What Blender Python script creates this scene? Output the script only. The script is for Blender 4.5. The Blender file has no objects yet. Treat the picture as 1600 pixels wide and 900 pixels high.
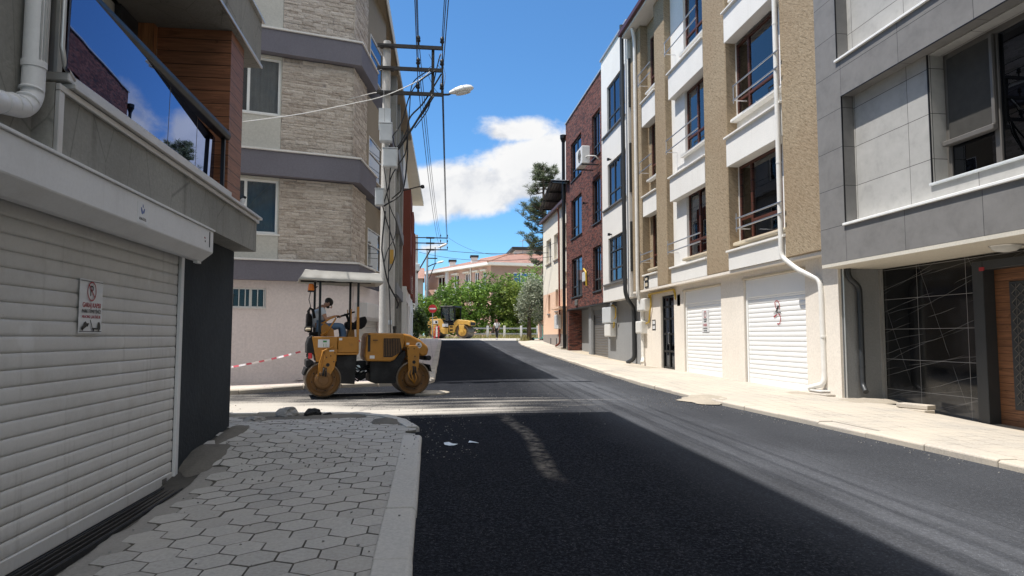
import bpy, bmesh, math, random
from mathutils import Matrix, Vector, noise as mnoise
random.seed(7)
S = bpy.context.scene
COL = S.collection
W = {}
PI = math.pi
R = math.radians

# ---------------------------------------------------------------- mesh builder
class MB:
    def __init__(s):
        s.v = []; s.f = []
    def add(s, vs, fs):
        n = len(s.v)
        s.v += [tuple(p) for p in vs]
        s.f += [tuple(i + n for i in f) for f in fs]
        return s
    def box(s, x0, x1, y0, y1, z0, z1):
        return s.add([(x0,y0,z0),(x1,y0,z0),(x1,y1,z0),(x0,y1,z0),(x0,y0,z1),(x1,y0,z1),(x1,y1,z1),(x0,y1,z1)],
                     [(3,2,1,0),(4,5,6,7),(0,1,5,4),(1,2,6,5),(2,3,7,6),(3,0,4,7)])
    def quad(s, a, b, c, d):
        return s.add([a,b,c,d], [(0,1,2,3)])
    def prism(s, poly, axis, a, b):
        """extrude a 2D polygon along axis: 'x' -> poly is (y,z); 'y' -> (x,z); 'z' -> (x,y)"""
        def P(p, t):
            return (t,p[0],p[1]) if axis == 'x' else ((p[0],t,p[1]) if axis == 'y' else (p[0],p[1],t))
        n = len(poly)
        vs = [P(p, a) for p in poly] + [P(p, b) for p in poly]
        fs = [tuple(range(n))[::-1], tuple(range(n, 2*n))] + [(i, (i+1) % n, n+(i+1) % n, n+i) for i in range(n)]
        return s.add(vs, fs)
    def tube(s, pts, r, n=8, caps=True, flat=1.0):
        pts = [Vector(p) for p in pts]
        m = len(pts)
        rr = r if isinstance(r, (list, tuple)) else [r]*m
        vs = []; prev = None
        for i, p in enumerate(pts):
            t = (pts[min(i+1, m-1)] - pts[max(i-1, 0)])
            if t.length < 1e-9: t = Vector((0,0,1))
            t.normalize()
            if prev is None:
                a = Vector((0,0,1)) if abs(t.z) < .9 else Vector((1,0,0))
                u = t.cross(a).normalized()
            else:
                u = (prev - t*prev.dot(t))
                u = u.normalized() if u.length > 1e-6 else t.orthogonal().normalized()
            prev = u; w = t.cross(u)
            for k in range(n):
                a = 2*PI*k/n
                vs.append(p + (u*math.cos(a) + w*math.sin(a)*flat)*rr[i])
        fs = []
        for i in range(m-1):
            for k in range(n):
                fs.append((i*n+k, i*n+(k+1) % n, (i+1)*n+(k+1) % n, (i+1)*n+k))
        if caps:
            fs.append(tuple(range(n))[::-1]); fs.append(tuple((m-1)*n+k for k in range(n)))
        return s.add(vs, fs)
    def rod(s, a, b, r, n=8):
        return s.tube([a, b], r, n)
    def cyl(s, c, axis, r, h0, h1, n=24):
        """cylinder round c along axis letter from h0 to h1"""
        return s.lathe(c, axis, [(r,h0),(r,h1)], n)
    def lathe(s, c, axis, prof, n=24, caps=True):
        ax = {'x':(Vector((0,1,0)),Vector((0,0,1)),Vector((1,0,0))),
              'y':(Vector((0,0,1)),Vector((1,0,0)),Vector((0,1,0))),
              'z':(Vector((1,0,0)),Vector((0,1,0)),Vector((0,0,1)))}[axis]
        c = Vector(c); vs = []; m = len(prof)
        for r, h in prof:
            for k in range(n):
                a = 2*PI*k/n
                vs.append(c + ax[0]*r*math.cos(a) + ax[1]*r*math.sin(a) + ax[2]*h)
        fs = []
        for i in range(m-1):
            for k in range(n):
                fs.append((i*n+k, i*n+(k+1) % n, (i+1)*n+(k+1) % n, (i+1)*n+k))
        if caps:
            fs.append(tuple(range(n))[::-1]); fs.append(tuple((m-1)*n+k for k in range(n)))
        return s.add(vs, fs)
    def wall(s, u0, u1, v0, v1, holes, w0, w1):
        """slab in local (x=u, y=w, z=v) with rectangular holes"""
        us = sorted({u0, u1} | {max(u0, min(u1, h[i])) for h in holes for i in (0, 1)})
        vs = sorted({v0, v1} | {max(v0, min(v1, h[i])) for h in holes for i in (2, 3)})
        def solid(i, j):
            if i < 0 or j < 0 or i >= len(us)-1 or j >= len(vs)-1: return False
            a, b = (us[i]+us[i+1])/2, (vs[j]+vs[j+1])/2
            return not any(h[0] < a < h[1] and h[2] < b < h[3] for h in holes)
        for i in range(len(us)-1):
            for j in range(len(vs)-1):
                if not solid(i, j): continue
                a, b, c, d = us[i], us[i+1], vs[j], vs[j+1]
                s.quad((a,w1,c),(b,w1,c),(b,w1,d),(a,w1,d))
                s.quad((a,w0,c),(a,w0,d),(b,w0,d),(b,w0,c))
                if not solid(i-1, j): s.quad((a,w0,c),(a,w1,c),(a,w1,d),(a,w0,d))
                if not solid(i+1, j): s.quad((b,w0,c),(b,w0,d),(b,w1,d),(b,w1,c))
                if not solid(i, j-1): s.quad((a,w0,c),(b,w0,c),(b,w1,c),(a,w1,c))
                if not solid(i, j+1): s.quad((a,w0,d),(a,w1,d),(b,w1,d),(b,w0,d))
        return s

def obj(name, mb, mat, parent=None, M=None, smooth=False, bevel=0, weld=False, seg=1):
    me = bpy.data.meshes.new(name)
    me.from_pydata(mb.v, [], mb.f)
    bm = bmesh.new(); bm.from_mesh(me)
    if weld: bmesh.ops.remove_doubles(bm, verts=bm.verts, dist=1e-4)
    bmesh.ops.recalc_face_normals(bm, faces=bm.faces)
    bm.to_mesh(me); bm.free()
    if mat: me.materials.append(mat)
    if smooth is True:
        me.polygons.foreach_set('use_smooth', [True]*len(me.polygons))
    elif smooth:
        me.polygons.foreach_set('use_smooth', [True]*len(me.polygons))
        try: me.set_sharp_from_angle(angle=R(smooth))
        except Exception: pass
    o = bpy.data.objects.new(name, me); COL.objects.link(o)
    M = M.copy() if M is not None else Matrix.Identity(4)
    W[o.name] = M
    if parent is not None:
        o.parent = parent
        o.matrix_basis = W[parent.name].inverted() @ M
    else:
        o.matrix_basis = M
    if bevel:
        b = o.modifiers.new('edge', 'BEVEL'); b.width = bevel; b.segments = seg; b.limit_method = 'ANGLE'; b.angle_limit = R(35)
    return o

def tag(o, label=None, cat=None, group=None, kind=None):
    if label: o['label'] = label
    if cat: o['category'] = cat
    if group: o['group'] = group
    if kind: o['kind'] = kind
    return o

def thing(name, label, cat, loc=(0,0,0), rz=0, group=None):
    o = bpy.data.objects.new(name, None); COL.objects.link(o)
    M = Matrix.Translation(loc) @ Matrix.Rotation(rz, 4, 'Z')
    o.matrix_basis = M; W[o.name] = M
    o.empty_display_size = .2
    return tag(o, label, cat, group)

def copy_tree(o, parent=None, M=None):
    c = o.copy(); COL.objects.link(c)
    if parent is not None: c.parent = parent
    else: c.matrix_basis = M
    W[c.name] = M if M is not None else W[parent.name] @ c.matrix_basis
    for ch in list(o.children): copy_tree(ch, c)
    return c

def frame(x, y, o):
    x = Vector(x); y = Vector(y); z = Vector((0,0,1))
    return Matrix(((x.x,y.x,z.x,o[0]),(x.y,y.y,z.y,o[1]),(x.z,y.z,z.z,o[2]),(0,0,0,1)))
def FR(X): return frame((0,1,0), (-1,0,0), (X,0,0))        # right-hand facades: u = distance up the street, w = out over the pavement
def FL(X): return frame((0,-1,0), (1,0,0), (X,0,0))        # left-hand facades: u = -distance

FONT_CACHE = {}
def lettering(text, size, mat, parent, M, name='lettering', sx=1.0, align='CENTER', depth=.0015):
    """text standing in the local x (right) / z (up) plane of M, facing -y"""
    cu = bpy.data.curves.new('type', 'FONT'); cu.body = text; cu.size = size; cu.align_x = align; cu.align_y = 'CENTER'; cu.extrude = depth
    cu.resolution_u = 3
    t = bpy.data.objects.new('type', cu); COL.objects.link(t)
    dg = bpy.context.evaluated_depsgraph_get()
    me = bpy.data.meshes.new_from_object(t.evaluated_get(dg))
    bpy.data.objects.remove(t); bpy.data.curves.remove(cu)
    me.name = name; me.materials.clear(); me.materials.append(mat)
    me.transform(Matrix.Rotation(PI/2, 4, 'X') @ Matrix.Scale(sx, 4, (1,0,0)))
    o = bpy.data.objects.new(name, me); COL.objects.link(o)
    W[o.name] = M
    o.parent = parent; o.matrix_basis = W[parent.name].inverted() @ M
    return o

def rnd(a, b): return a + (b-a)*random.random()
def lerp(a, b, t): return a + (b-a)*t
def interp(tab, x):
    if x <= tab[0][0]: return tab[0][1]
    for (a, va), (b, vb) in zip(tab, tab[1:]):
        if x <= b: return va + (vb-va)*(x-a)/(b-a)
    return tab[-1][1]

# ground heights along the street (it climbs away from the camera)
ZR = [(-60,-.5),(0,0),(30,.63),(45,1.0),(58,1.36),(70,1.5),(400,1.7)]
def zr(s): return interp(ZR, s)
ZW = [(-60,-.4),(5,.13),(9,.2),(13,.36),(17,.40),(23,.47),(28,.49),(35,.63),(40,.78),(45,1.02),(50,1.3),(58,1.42),(80,1.6)]
def zw(s): return interp(ZW, s)
XR = [(-60,7.6),(-5,6.6),(6.7,6.34),(9.7,6.03),(14.1,5.51),(16.9,5.38),(21,5.45),(25.5,5.59),(36.7,5.92),(46,6.3),(51,6.75),(55,7.6),(57.5,9.2),(58.5,12),(58.6,60)]

# the camera of the photograph, used to measure positions: a ray through a pixel of the 1600x900 picture
CAM_F, CAM_Z = 1067.0, 1.6
CAM_P = math.atan(76/CAM_F); CAM_Y = math.atan(132/CAM_F*math.cos(CAM_P))
def ray(x, y):
    a = (x-800)/CAM_F; b_ = -(y-450)/CAM_F
    d = math.cos(CAM_P) - b_*math.sin(CAM_P); z = math.sin(CAM_P) + b_*math.cos(CAM_P)
    return Vector((a*math.cos(CAM_Y) + d*math.sin(CAM_Y), -a*math.sin(CAM_Y) + d*math.cos(CAM_Y), z))
def at(x, y, s):
    r = ray(x, y); r *= s/r.y; return Vector((r.x, s, CAM_Z + r.z))
def atx(x, y, X):
    r = ray(x, y); r *= X/r.x; return Vector((X, r.y, CAM_Z + r.z))
# ---------------------------------------------------------------- materials
def nt(name):
    m = bpy.data.materials.new(name); m.use_nodes = True
    n = m.node_tree.nodes; n.clear()
    return m, n, m.node_tree.links
class NB:
    """small node-tree writer"""
    def __init__(s, name):
        s.m, s.n, s.l = nt(name)
        s.out = s.n.new('ShaderNodeOutputMaterial')
    def node(s, t, **kw):
        x = s.n.new(t)
        for k, v in kw.items():
            if hasattr(x, k): setattr(x, k, v)
        return x
    def put(s, sock, val):
        if val is None: return
        if isinstance(val, bpy.types.NodeSocket): s.l.new(val, sock)
        elif isinstance(val, tuple) and len(val) == 3 and sock.type == 'RGBA': sock.default_value = (*val, 1)
        else: sock.default_value = val
    def obj(s): return s.node('ShaderNodeTexCoord').outputs['Object']
    def math(s, op, a, b=None, c=None, clamp=False):
        x = s.node('ShaderNodeMath', operation=op, use_clamp=clamp)
        s.put(x.inputs[0], a)
        if b is not None: s.put(x.inputs[1], b)
        if c is not None: s.put(x.inputs[2], c)
        return x.outputs[0]
    def vmath(s, op, a, b=None):
        x = s.node('ShaderNodeVectorMath', operation=op)
        s.put(x.inputs[0], a)
        if b is not None: s.put(x.inputs[1], b)
        return x.outputs[0]
    def vscale(s, a, k):
        x = s.node('ShaderNodeVectorMath', operation='SCALE'); s.put(x.inputs[0], a); s.put(x.inputs['Scale'], k); return x.outputs[0]
    def sep(s, v):
        x = s.node('ShaderNodeSeparateXYZ'); s.put(x.inputs[0], v); return x.outputs
    def comb(s, x=0, y=0, z=0):
        c = s.node('ShaderNodeCombineXYZ'); s.put(c.inputs[0], x); s.put(c.inputs[1], y); s.put(c.inputs[2], z); return c.outputs[0]
    def wallcoord(s):
        """planar coordinates on axis-aligned walls: runs along the wall whichever way it faces"""
        tc = s.node('ShaderNodeTexCoord'); p = s.sep(tc.outputs['Object']); nn = s.sep(tc.outputs['Normal'])
        ax = s.math('ABSOLUTE', nn[0]); ax = s.math('GREATER_THAN', ax, .7)
        az = s.math('ABSOLUTE', nn[2]); az = s.math('GREATER_THAN', az, .7)
        u = s.math('ADD', s.math('MULTIPLY', p[0], s.math('SUBTRACT', 1.0, ax)), s.math('MULTIPLY', p[1], ax))
        v = s.math('ADD', s.math('MULTIPLY', p[2], s.math('SUBTRACT', 1.0, az)), s.math('MULTIPLY', p[1], az))
        return s.comb(u, v, 0.0)
    def noise(s, v, scale, detail=3, rough=.55, dist=0, out=0):
        x = s.node('ShaderNodeTexNoise'); s.put(x.inputs['Vector'], v)
        x.inputs['Scale'].default_value = scale; x.inputs['Detail'].default_value = detail
        x.inputs['Roughness'].default_value = rough; x.inputs['Distortion'].default_value = dist
        return x.outputs[out]
    def voro(s, v, scale, feature='F1', rand=1.0, out='Distance'):
        x = s.node('ShaderNodeTexVoronoi', feature=feature); s.put(x.inputs['Vector'], v)
        x.inputs['Scale'].default_value = scale; x.inputs['Randomness'].default_value = rand
        return x.outputs[out]
    def scale(s, v, sc, loc=(0,0,0), rot=(0,0,0)):
        x = s.node('ShaderNodeMapping'); s.put(x.inputs[0], v)
        x.inputs['Scale'].default_value = sc; x.inputs['Location'].default_value = loc; x.inputs['Rotation'].default_value = rot
        return x.outputs[0]
    def ramp(s, f, stops, interp='LINEAR'):
        x = s.node('ShaderNodeValToRGB'); s.put(x.inputs[0], f); r = x.color_ramp; r.interpolation = interp
        while len(r.elements) < len(stops): r.elements.new(.5)
        for e, (p, c) in zip(r.elements, stops):
            e.position = p; e.color = (*c, 1) if isinstance(c, tuple) else (c, c, c, 1)
        return x.outputs[0]
    def smooth(s, f, a, b, lo=0.0, hi=1.0):
        x = s.node('ShaderNodeMapRange', interpolation_type='SMOOTHSTEP'); s.put(x.inputs[0], f)
        for i, q in zip((1,2,3,4), (a,b,lo,hi)): s.put(x.inputs[i], q)
        return x.outputs[0]
    def mix(s, f, a, b, mode='MIX'):
        x = s.node('ShaderNodeMix', data_type='RGBA', blend_type=mode); x.clamp_factor = True
        s.put(x.inputs[0], f); s.put(x.inputs[6], a); s.put(x.inputs[7], b)
        return x.outputs[2]
    def bump(s, h, strength=.3, dist=.01, normal=None):
        x = s.node('ShaderNodeBump'); s.put(x.inputs['Height'], h); x.inputs['Strength'].default_value = strength; x.inputs['Distance'].default_value = dist
        if normal: s.put(x.inputs['Normal'], normal)
        return x.outputs[0]
    def bsdf(s, col, rough=.6, normal=None, metal=0.0, spec=.5, **kw):
        b = s.node('ShaderNodeBsdfPrincipled')
        s.put(b.inputs['Base Color'], col); s.put(b.inputs['Roughness'], rough); s.put(b.inputs['Metallic'], metal)
        s.put(b.inputs['Specular IOR Level'], spec)
        if normal is not None: s.put(b.inputs['Normal'], normal)
        for k, v in kw.items(): s.put(b.inputs[k.replace('_', ' ')], v)
        return b
    def done(s, sh):
        s.l.new(sh.outputs[0] if hasattr(sh, 'outputs') else sh, s.out.inputs[0]); return s.m

def c(r, g, b): return (r, g, b)
def mul(col, k): return tuple(min(1, x*k) for x in col)

def M_plain(name, col, rough=.5, metal=0.0, var=.12, sc=6, spec=.5, bump=0, bsc=60):
    b = NB(name); v = b.obj()
    n = b.noise(v, sc, 5, .6)
    k = b.ramp(n, [(.3, mul(col, 1-var)), (.7, mul(col, 1+var))])
    nm = b.bump(b.noise(v, bsc, 3), bump, .004) if bump else None
    return b.done(b.bsdf(k, b.smooth(n, .2, .8, rough*.9, min(1, rough*1.15)), nm, metal, spec))

def M_stucco(name, col, bsc=28, bump=.5, var=.1, streak=.0, streakcol=(.05,.045,.04), rough=.9, cracks=0, dist=.012):
    b = NB(name); v = b.obj()
    n1 = b.noise(v, .7, 5, .6); n2 = b.noise(v, bsc, 4, .6)
    k = b.ramp(n1, [(.3, mul(col, 1-var)), (.7, mul(col, 1+var))])
    k = b.mix(b.smooth(n2, .3, .7, .0, .26), k, mul(col, .55))
    if streak:
        st = b.noise(b.scale(v, (5, 5, .35)), 1.0, 5, .65)
        k = b.mix(b.smooth(st, .55, .78, 0, streak), k, streakcol)
    if cracks:
        e = b.voro(b.scale(v, (1.3, 1.3, .55)), 1.6, 'DISTANCE_TO_EDGE')
        k = b.mix(b.smooth(e, .0, .012, cracks, 0), k, (.03,.03,.028))
    return b.done(b.bsdf(k, rough, b.bump(n2, bump, dist), 0, .2))

def M_brown_plaster(name):
    b = NB(name); v = b.wallcoord()
    w = b.scale(v, (1, 1, 1), rot=(0, 0, R(-32)))
    n = b.noise(b.scale(w, (7, 24, 1)), 1.0, 5, .68, .6)
    n0 = b.noise(v, .5, 4)
    n3 = b.noise(v, 17, 4, .65)
    k = b.ramp(n, [(.26, (.15,.115,.075)), (.47, (.31,.245,.165)), (.78, (.45,.365,.26))])
    k = b.mix(b.smooth(n0, .35, .7, 0, .35), k, (.27,.19,.12))
    h = b.math('ADD', n, b.math('MULTIPLY', n3, .5))
    return b.done(b.bsdf(k, .95, b.bump(h, .55, .024), 0, .1))

def M_bricks(name, cols, mortar, bw, bh, off=.5, gap=.012, bump=.6, rough=.85, dist=.01, warp=0.0, mott=.7, squash=1.0, nsc=24):
    b = NB(name); v = b.wallcoord()
    if warp:
        v = b.vmath('ADD', v, b.vscale(b.vmath('SUBTRACT', b.noise(v, 3.0, 3, out=1), (.5,.5,.5)), warp))
    t = b.node('ShaderNodeTexBrick', offset=off, squash=squash, squash_frequency=3)
    b.put(t.inputs['Vector'], v)
    t.inputs['Color1'].default_value = (0,0,0,1); t.inputs['Color2'].default_value = (1,1,1,1); t.inputs['Mortar'].default_value = (.5,.5,.5,1)
    t.inputs['Scale'].default_value = 1; t.inputs['Mortar Size'].default_value = gap; t.inputs['Brick Width'].default_value = bw; t.inputs['Row Height'].default_value = bh
    t.inputs['Mortar Smooth'].default_value = .2; t.inputs['Bias'].default_value = 0
    n = b.noise(b.obj(), nsc, 5, .7); n2 = b.noise(b.obj(), 2.2, 3)
    f = b.math('ADD', t.outputs['Color'], b.math('MULTIPLY', b.math('SUBTRACT', n, .5), mott))
    f = b.math('ADD', f, b.math('MULTIPLY', b.math('SUBTRACT', n2, .5), .5))
    k = b.ramp(f, [(i/(len(cols)-1), q) for i, q in enumerate(cols)])
    k = b.mix(t.outputs['Fac'], k, mortar)
    h = b.math('SUBTRACT', b.math('ADD', b.math('MULTIPLY', n, .5), b.math('MULTIPLY', t.outputs['Color'], .35)), t.outputs['Fac'])
    return b.done(b.bsdf(k, rough, b.bump(h, bump, dist), 0, .25))

def M_tiles(name, col, tw, th, ou=0, ov=0, joint=.006, var=.16, rough=.55):
    """large porcelain panels with thin dark joints and cloudy cement shades"""
    b = NB(name); v = b.wallcoord(); p = b.sep(v)
    def edge(q, o, sz):
        fr = b.math('FRACT', b.math('DIVIDE', b.math('SUBTRACT', q, o), sz))
        d = b.math('MINIMUM', fr, b.math('SUBTRACT', 1.0, fr))
        return b.math('MULTIPLY', d, sz)
    d = b.math('MINIMUM', edge(p[0], ou, tw), edge(p[1], ov, th))
    j = b.smooth(d, joint*.5, joint, 1, 0)
    cell = b.comb(b.math('FLOOR', b.math('DIVIDE', b.math('SUBTRACT', p[0], ou), tw)), b.math('FLOOR', b.math('DIVIDE', b.math('SUBTRACT', p[1], ov), th)), 0.0)
    wn = b.node('ShaderNodeTexWhiteNoise', noise_dimensions='3D'); b.put(wn.inputs[0], cell)
    off = b.vscale(wn.outputs['Color'], 30.0)
    vv = b.vmath('ADD', v, off)
    n = b.noise(vv, 2.2, 6, .62, .4); n2 = b.noise(vv, 9, 5, .6)
    f = b.math('ADD', b.math('MULTIPLY', n, .7), b.math('MULTIPLY', n2, .3))
    k = b.ramp(f, [(.25, mul(col, 1-var*1.6)), (.5, col), (.75, mul(col, 1+var))])
    k = b.mix(j, k, (.02,.02,.02))
    return b.done(b.bsdf(k, rough, b.bump(b.math('MULTIPLY', j, -1.0), .5, .004), 0, .22))

def M_marble(name):
    b = NB(name); v = b.wallcoord(); p = b.sep(v)
    k = b.ramp(b.noise(v, 1.6, 5), [(.3, (.004,.0045,.005)), (.8, (.013,.0135,.015))])
    vein = None
    for rot, sy, th, seed in ((R(13), .42, .0035, 1.3), (R(8), .55, .0025, 7.1), (R(-68), 1.15, .003, 4.4), (R(19), .65, .0025, 9.2)):
        w = b.scale(v, (1,1,1), (seed, seed*.7, 0), (0,0,rot))
        w = b.vmath('ADD', w, b.comb(0.0, b.math('MULTIPLY', b.math('SUBTRACT', b.noise(w, .8, 3), .5), .12), 0.0))
        q = b.sep(w)
        # broken line families: long almost straight cracks
        fr = b.math('FRACT', b.math('MULTIPLY', q[1], 1/sy)); d = b.math('MULTIPLY', b.math('MINIMUM', fr, b.math('SUBTRACT', 1.0, fr)), sy)
        on = b.noise(b.scale(w, (.9, 2.2, 1)), 1.0, 2)
        ln = b.math('MULTIPLY', b.smooth(d, th*.3, th*1.8, 1, 0), b.smooth(on, .40, .54))
        vein = ln if vein is None else b.math('MAXIMUM', vein, ln)
    k = b.mix(b.math('MULTIPLY', vein, .32), k, (.48,.47,.46))
    # slab joints
    def jt(q, o, sz):
        fr = b.math('FRACT', b.math('DIVIDE', b.math('SUBTRACT', q, o), sz)); return b.math('MULTIPLY', b.math('MINIMUM', fr, b.math('SUBTRACT', 1.0, fr)), sz)
    j = b.math('MINIMUM', jt(p[0], 12.0, 1.2), jt(p[1], .55, .6))
    k = b.mix(b.smooth(j, .002, .005, .75, 0), k, (.42,.41,.4))
    dirt = b.smooth(b.math('ADD', p[1], b.math('MULTIPLY', b.noise(v, 3, 4), .5)), .35, 1.0, .38, 0)
    k = b.mix(dirt, k, (.33,.32,.31))
    return b.done(b.bsdf(k, b.smooth(b.noise(v, 3), .3, .8, .05, .14), None, 0, .4))

def M_wood(name, col, pitch=.155, vertical=False, o=0.0):
    b = NB(name); v = b.wallcoord()
    if vertical: v = b.scale(v, (1,1,1), rot=(0,0,PI/2))
    p = b.sep(v)
    row = b.math('FLOOR', b.math('DIVIDE', b.math('SUBTRACT', p[1], o), pitch))
    fr = b.math('FRACT', b.math('DIVIDE', b.math('SUBTRACT', p[1], o), pitch))
    d = b.math('MINIMUM', fr, b.math('SUBTRACT', 1.0, fr))
    j = b.smooth(d, .015, .045, 1, 0)
    w = b.comb(b.math('ADD', p[0], b.math('MULTIPLY', row, 3.7)), p[1], row)
    g = b.noise(b.scale(w, (1.6, 26, 1)), 1.0, 5, .6, 1.2)
    kn = b.noise(b.scale(w, (3, 9, 1)), 1.0, 3, .5, 2)
    k = b.ramp(g, [(.3, mul(col, .55)), (.55, col), (.75, mul(col, 1.35))])
    k = b.mix(b.smooth(kn, .62, .75, 0, .65), k, mul(col, .3))
    k = b.mix(j, k, mul(col, .16))
    h = b.math('SUBTRACT', b.math('MULTIPLY', g, .2), j)
    return b.done(b.bsdf(k, .5, b.bump(h, .6, .006), 0, .4))

def M_glass(name, tint=.75, refl=1.0, tcol=None, rough=.0, gcol=(.95,.97,1), floor=.05):
    b = NB(name)
    fr = b.node('ShaderNodeFresnel'); fr.inputs[0].default_value = 1.5
    f = b.math('ADD', b.math('MULTIPLY', fr.outputs[0], 1.5*refl), floor*refl, clamp=True)
    t = b.node('ShaderNodeBsdfTransparent'); tc = tcol or (tint, tint, tint); t.inputs[0].default_value = (*tc, 1)
    g = b.node('ShaderNodeBsdfGlossy'); g.inputs['Roughness'].default_value = rough; g.inputs[0].default_value = (*gcol,1)
    wob = b.bump(b.noise(b.obj(), 1.3, 2), .035, .02)
    b.l.new(wob, g.inputs['Normal'])
    mx = b.node('ShaderNodeMixShader'); b.put(mx.inputs[0], f); b.l.new(t.outputs[0], mx.inputs[1]); b.l.new(g.outputs[0], mx.inputs[2])
    return b.done(mx)

def M_asphalt(name):
    b = NB(name); v = b.obj(); p = b.sep(v)
    grit = b.voro(v, 95, 'F1'); gn = b.noise(v, 140, 2); big = b.noise(v, .35, 4)
    k = b.ramp(b.noise(v, 34, 6, .82), [(.28, (.005,.0054,.007)), (.47, (.017,.0186,.0235)), (.60, (.046,.0495,.059)), (.76, (.15,.156,.17))])
    cell = b.sep(b.voro(v, 70, 'F1', 1.0, 'Color'))
    k = b.mix(b.math('MULTIPLY', b.smooth(cell[0], .90, .93), b.smooth(b.voro(v, 70), .25, .45, .42, 0)), k, (.20,.20,.205))
    k = b.mix(b.math('MULTIPLY', b.smooth(cell[1], .55, .6), .5), k, (.006,.0065,.008))
    # roller passes: faint bands along the street; then dust and painted sunlight on the right side
    band = b.noise(b.comb(b.math('MULTIPLY', p[0], 3.0), b.math('MULTIPLY', p[1], .13), 0.0), 1.0, 4, .55)
    k = b.mix(b.smooth(band, .44, .78, 0, .12), k, b.mix(.5, k, (.10,.10,.105)))
    k = b.mix(b.math('MULTIPLY', b.smooth(b.math('ADD', p[0], b.math('MULTIPLY', big, 1.5)), 2.8, 4.2), .34), k, (.13,.135,.145))  # dusty right side, lightened in colour to look sunlit beyond the shadow edge
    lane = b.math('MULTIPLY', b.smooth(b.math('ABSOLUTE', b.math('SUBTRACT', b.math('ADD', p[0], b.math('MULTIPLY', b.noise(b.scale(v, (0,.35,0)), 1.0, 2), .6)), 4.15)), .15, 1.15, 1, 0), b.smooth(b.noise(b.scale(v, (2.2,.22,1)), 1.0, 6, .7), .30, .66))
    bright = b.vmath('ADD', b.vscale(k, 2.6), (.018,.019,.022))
    k = b.mix(b.math('MULTIPLY', lane, .34), k, bright)  # dusty wheel track, brightened further to paint sunlight onto the lane
    seam = b.math('ABSOLUTE', b.math('SUBTRACT', p[0], b.math('ADD', 4.35, b.math('MULTIPLY', b.noise(b.scale(v, (0,.6,0)), 1.0, 3), .25))))
    k = b.mix(b.smooth(seam, .004, .02, .18, 0), k, (.006,.006,.007))
    k = b.mix(b.smooth(big, .35, .7, 0, .3), k, (.02,.021,.025))
    # ---- dust dragged across the junction by the machines
    wob = b.noise(v, .35, 3)
    env = b.math('MULTIPLY', b.smooth(b.math('ADD', p[1], b.math('MULTIPLY', wob, 1.5)), 12.0, 12.9), b.smooth(b.math('ADD', p[1], b.math('MULTIPLY', wob, 5.0)), 14.0, 19.6, 1, .0))
    xl = b.math('ADD', p[0], b.math('MULTIPLY', b.math('SUBTRACT', wob, .5), 6.0))
    env = b.math('MULTIPLY', env, b.smooth(xl, -4.0, 5.6, 1.0, .0))
    st = b.noise(b.scale(v, (.30, 5.5, 1), rot=(0,0,R(7))), 1.0, 6, .68, .3)
    st2 = b.noise(b.scale(v, (.16, 2.6, 1), rot=(0,0,R(-9))), 1.0, 5, .65, .4)
    dd = b.math('ADD', b.math('MULTIPLY', st, .55), b.math('MULTIPLY', st2, .45))
    dd = b.math('ADD', dd, b.math('MULTIPLY', b.math('SUBTRACT', b.noise(v, 45, 3), .5), .25))
    dust = b.smooth(b.math('ADD', b.math('MULTIPLY', env, .50), dd), .58, .90)
    dust = b.math('MULTIPLY', dust, b.smooth(env, .0, .18))
    # a second worn patch further up, and old pale surface beyond the new asphalt
    far = b.smooth(b.math('ADD', p[1], b.math('MULTIPLY', b.noise(v, .8, 3), 1.2)), 55.2, 57.0)
    k = b.mix(b.math('MULTIPLY', dust, .88), k, (.50,.465,.415))
    # curved wheel smear in front
    cx = b.math('SUBTRACT', p[0], b.math('ADD', 1.36, b.math('MULTIPLY', b.math('SINE', b.math('MULTIPLY', p[1], 1.5)), .06)))
    cx = b.math('SUBTRACT', cx, b.math('MULTIPLY', b.math('SUBTRACT', b.noise(v, .9, 2), .5), .14))
    sm = b.math('MULTIPLY', b.smooth(b.math('ABSOLUTE', cx), .03, .15, 1, 0), b.math('MULTIPLY', b.smooth(p[1], 6.6, 7.4), b.smooth(p[1], 11.2, 11.9, 1, 0)))
    sm = b.math('MULTIPLY', sm, b.smooth(b.noise(v, 7, 5, .7), .36, .68))
    k = b.mix(b.math('MULTIPLY', sm, .6), k, (.33,.29,.24))
    # scattered pale specks
    sp = b.noise(v, 5, 6, .75)
    k = b.mix(b.smooth(sp, .68, .8, 0, .45), k, (.25,.24,.22))
    k = b.mix(far, k, b.ramp(b.noise(b.scale(v, (.5, 3, 1)), 1.2, 5), [(.3, (.34,.315,.28)), (.7, (.48,.445,.40))]))
    h = b.math('ADD', b.math('MULTIPLY', grit, .8), b.math('MULTIPLY', gn, .6))
    return b.done(b.bsdf(k, b.smooth(big, .3, .7, .9, 1.0), b.bump(h, .7, .010), 0, .015))

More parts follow.
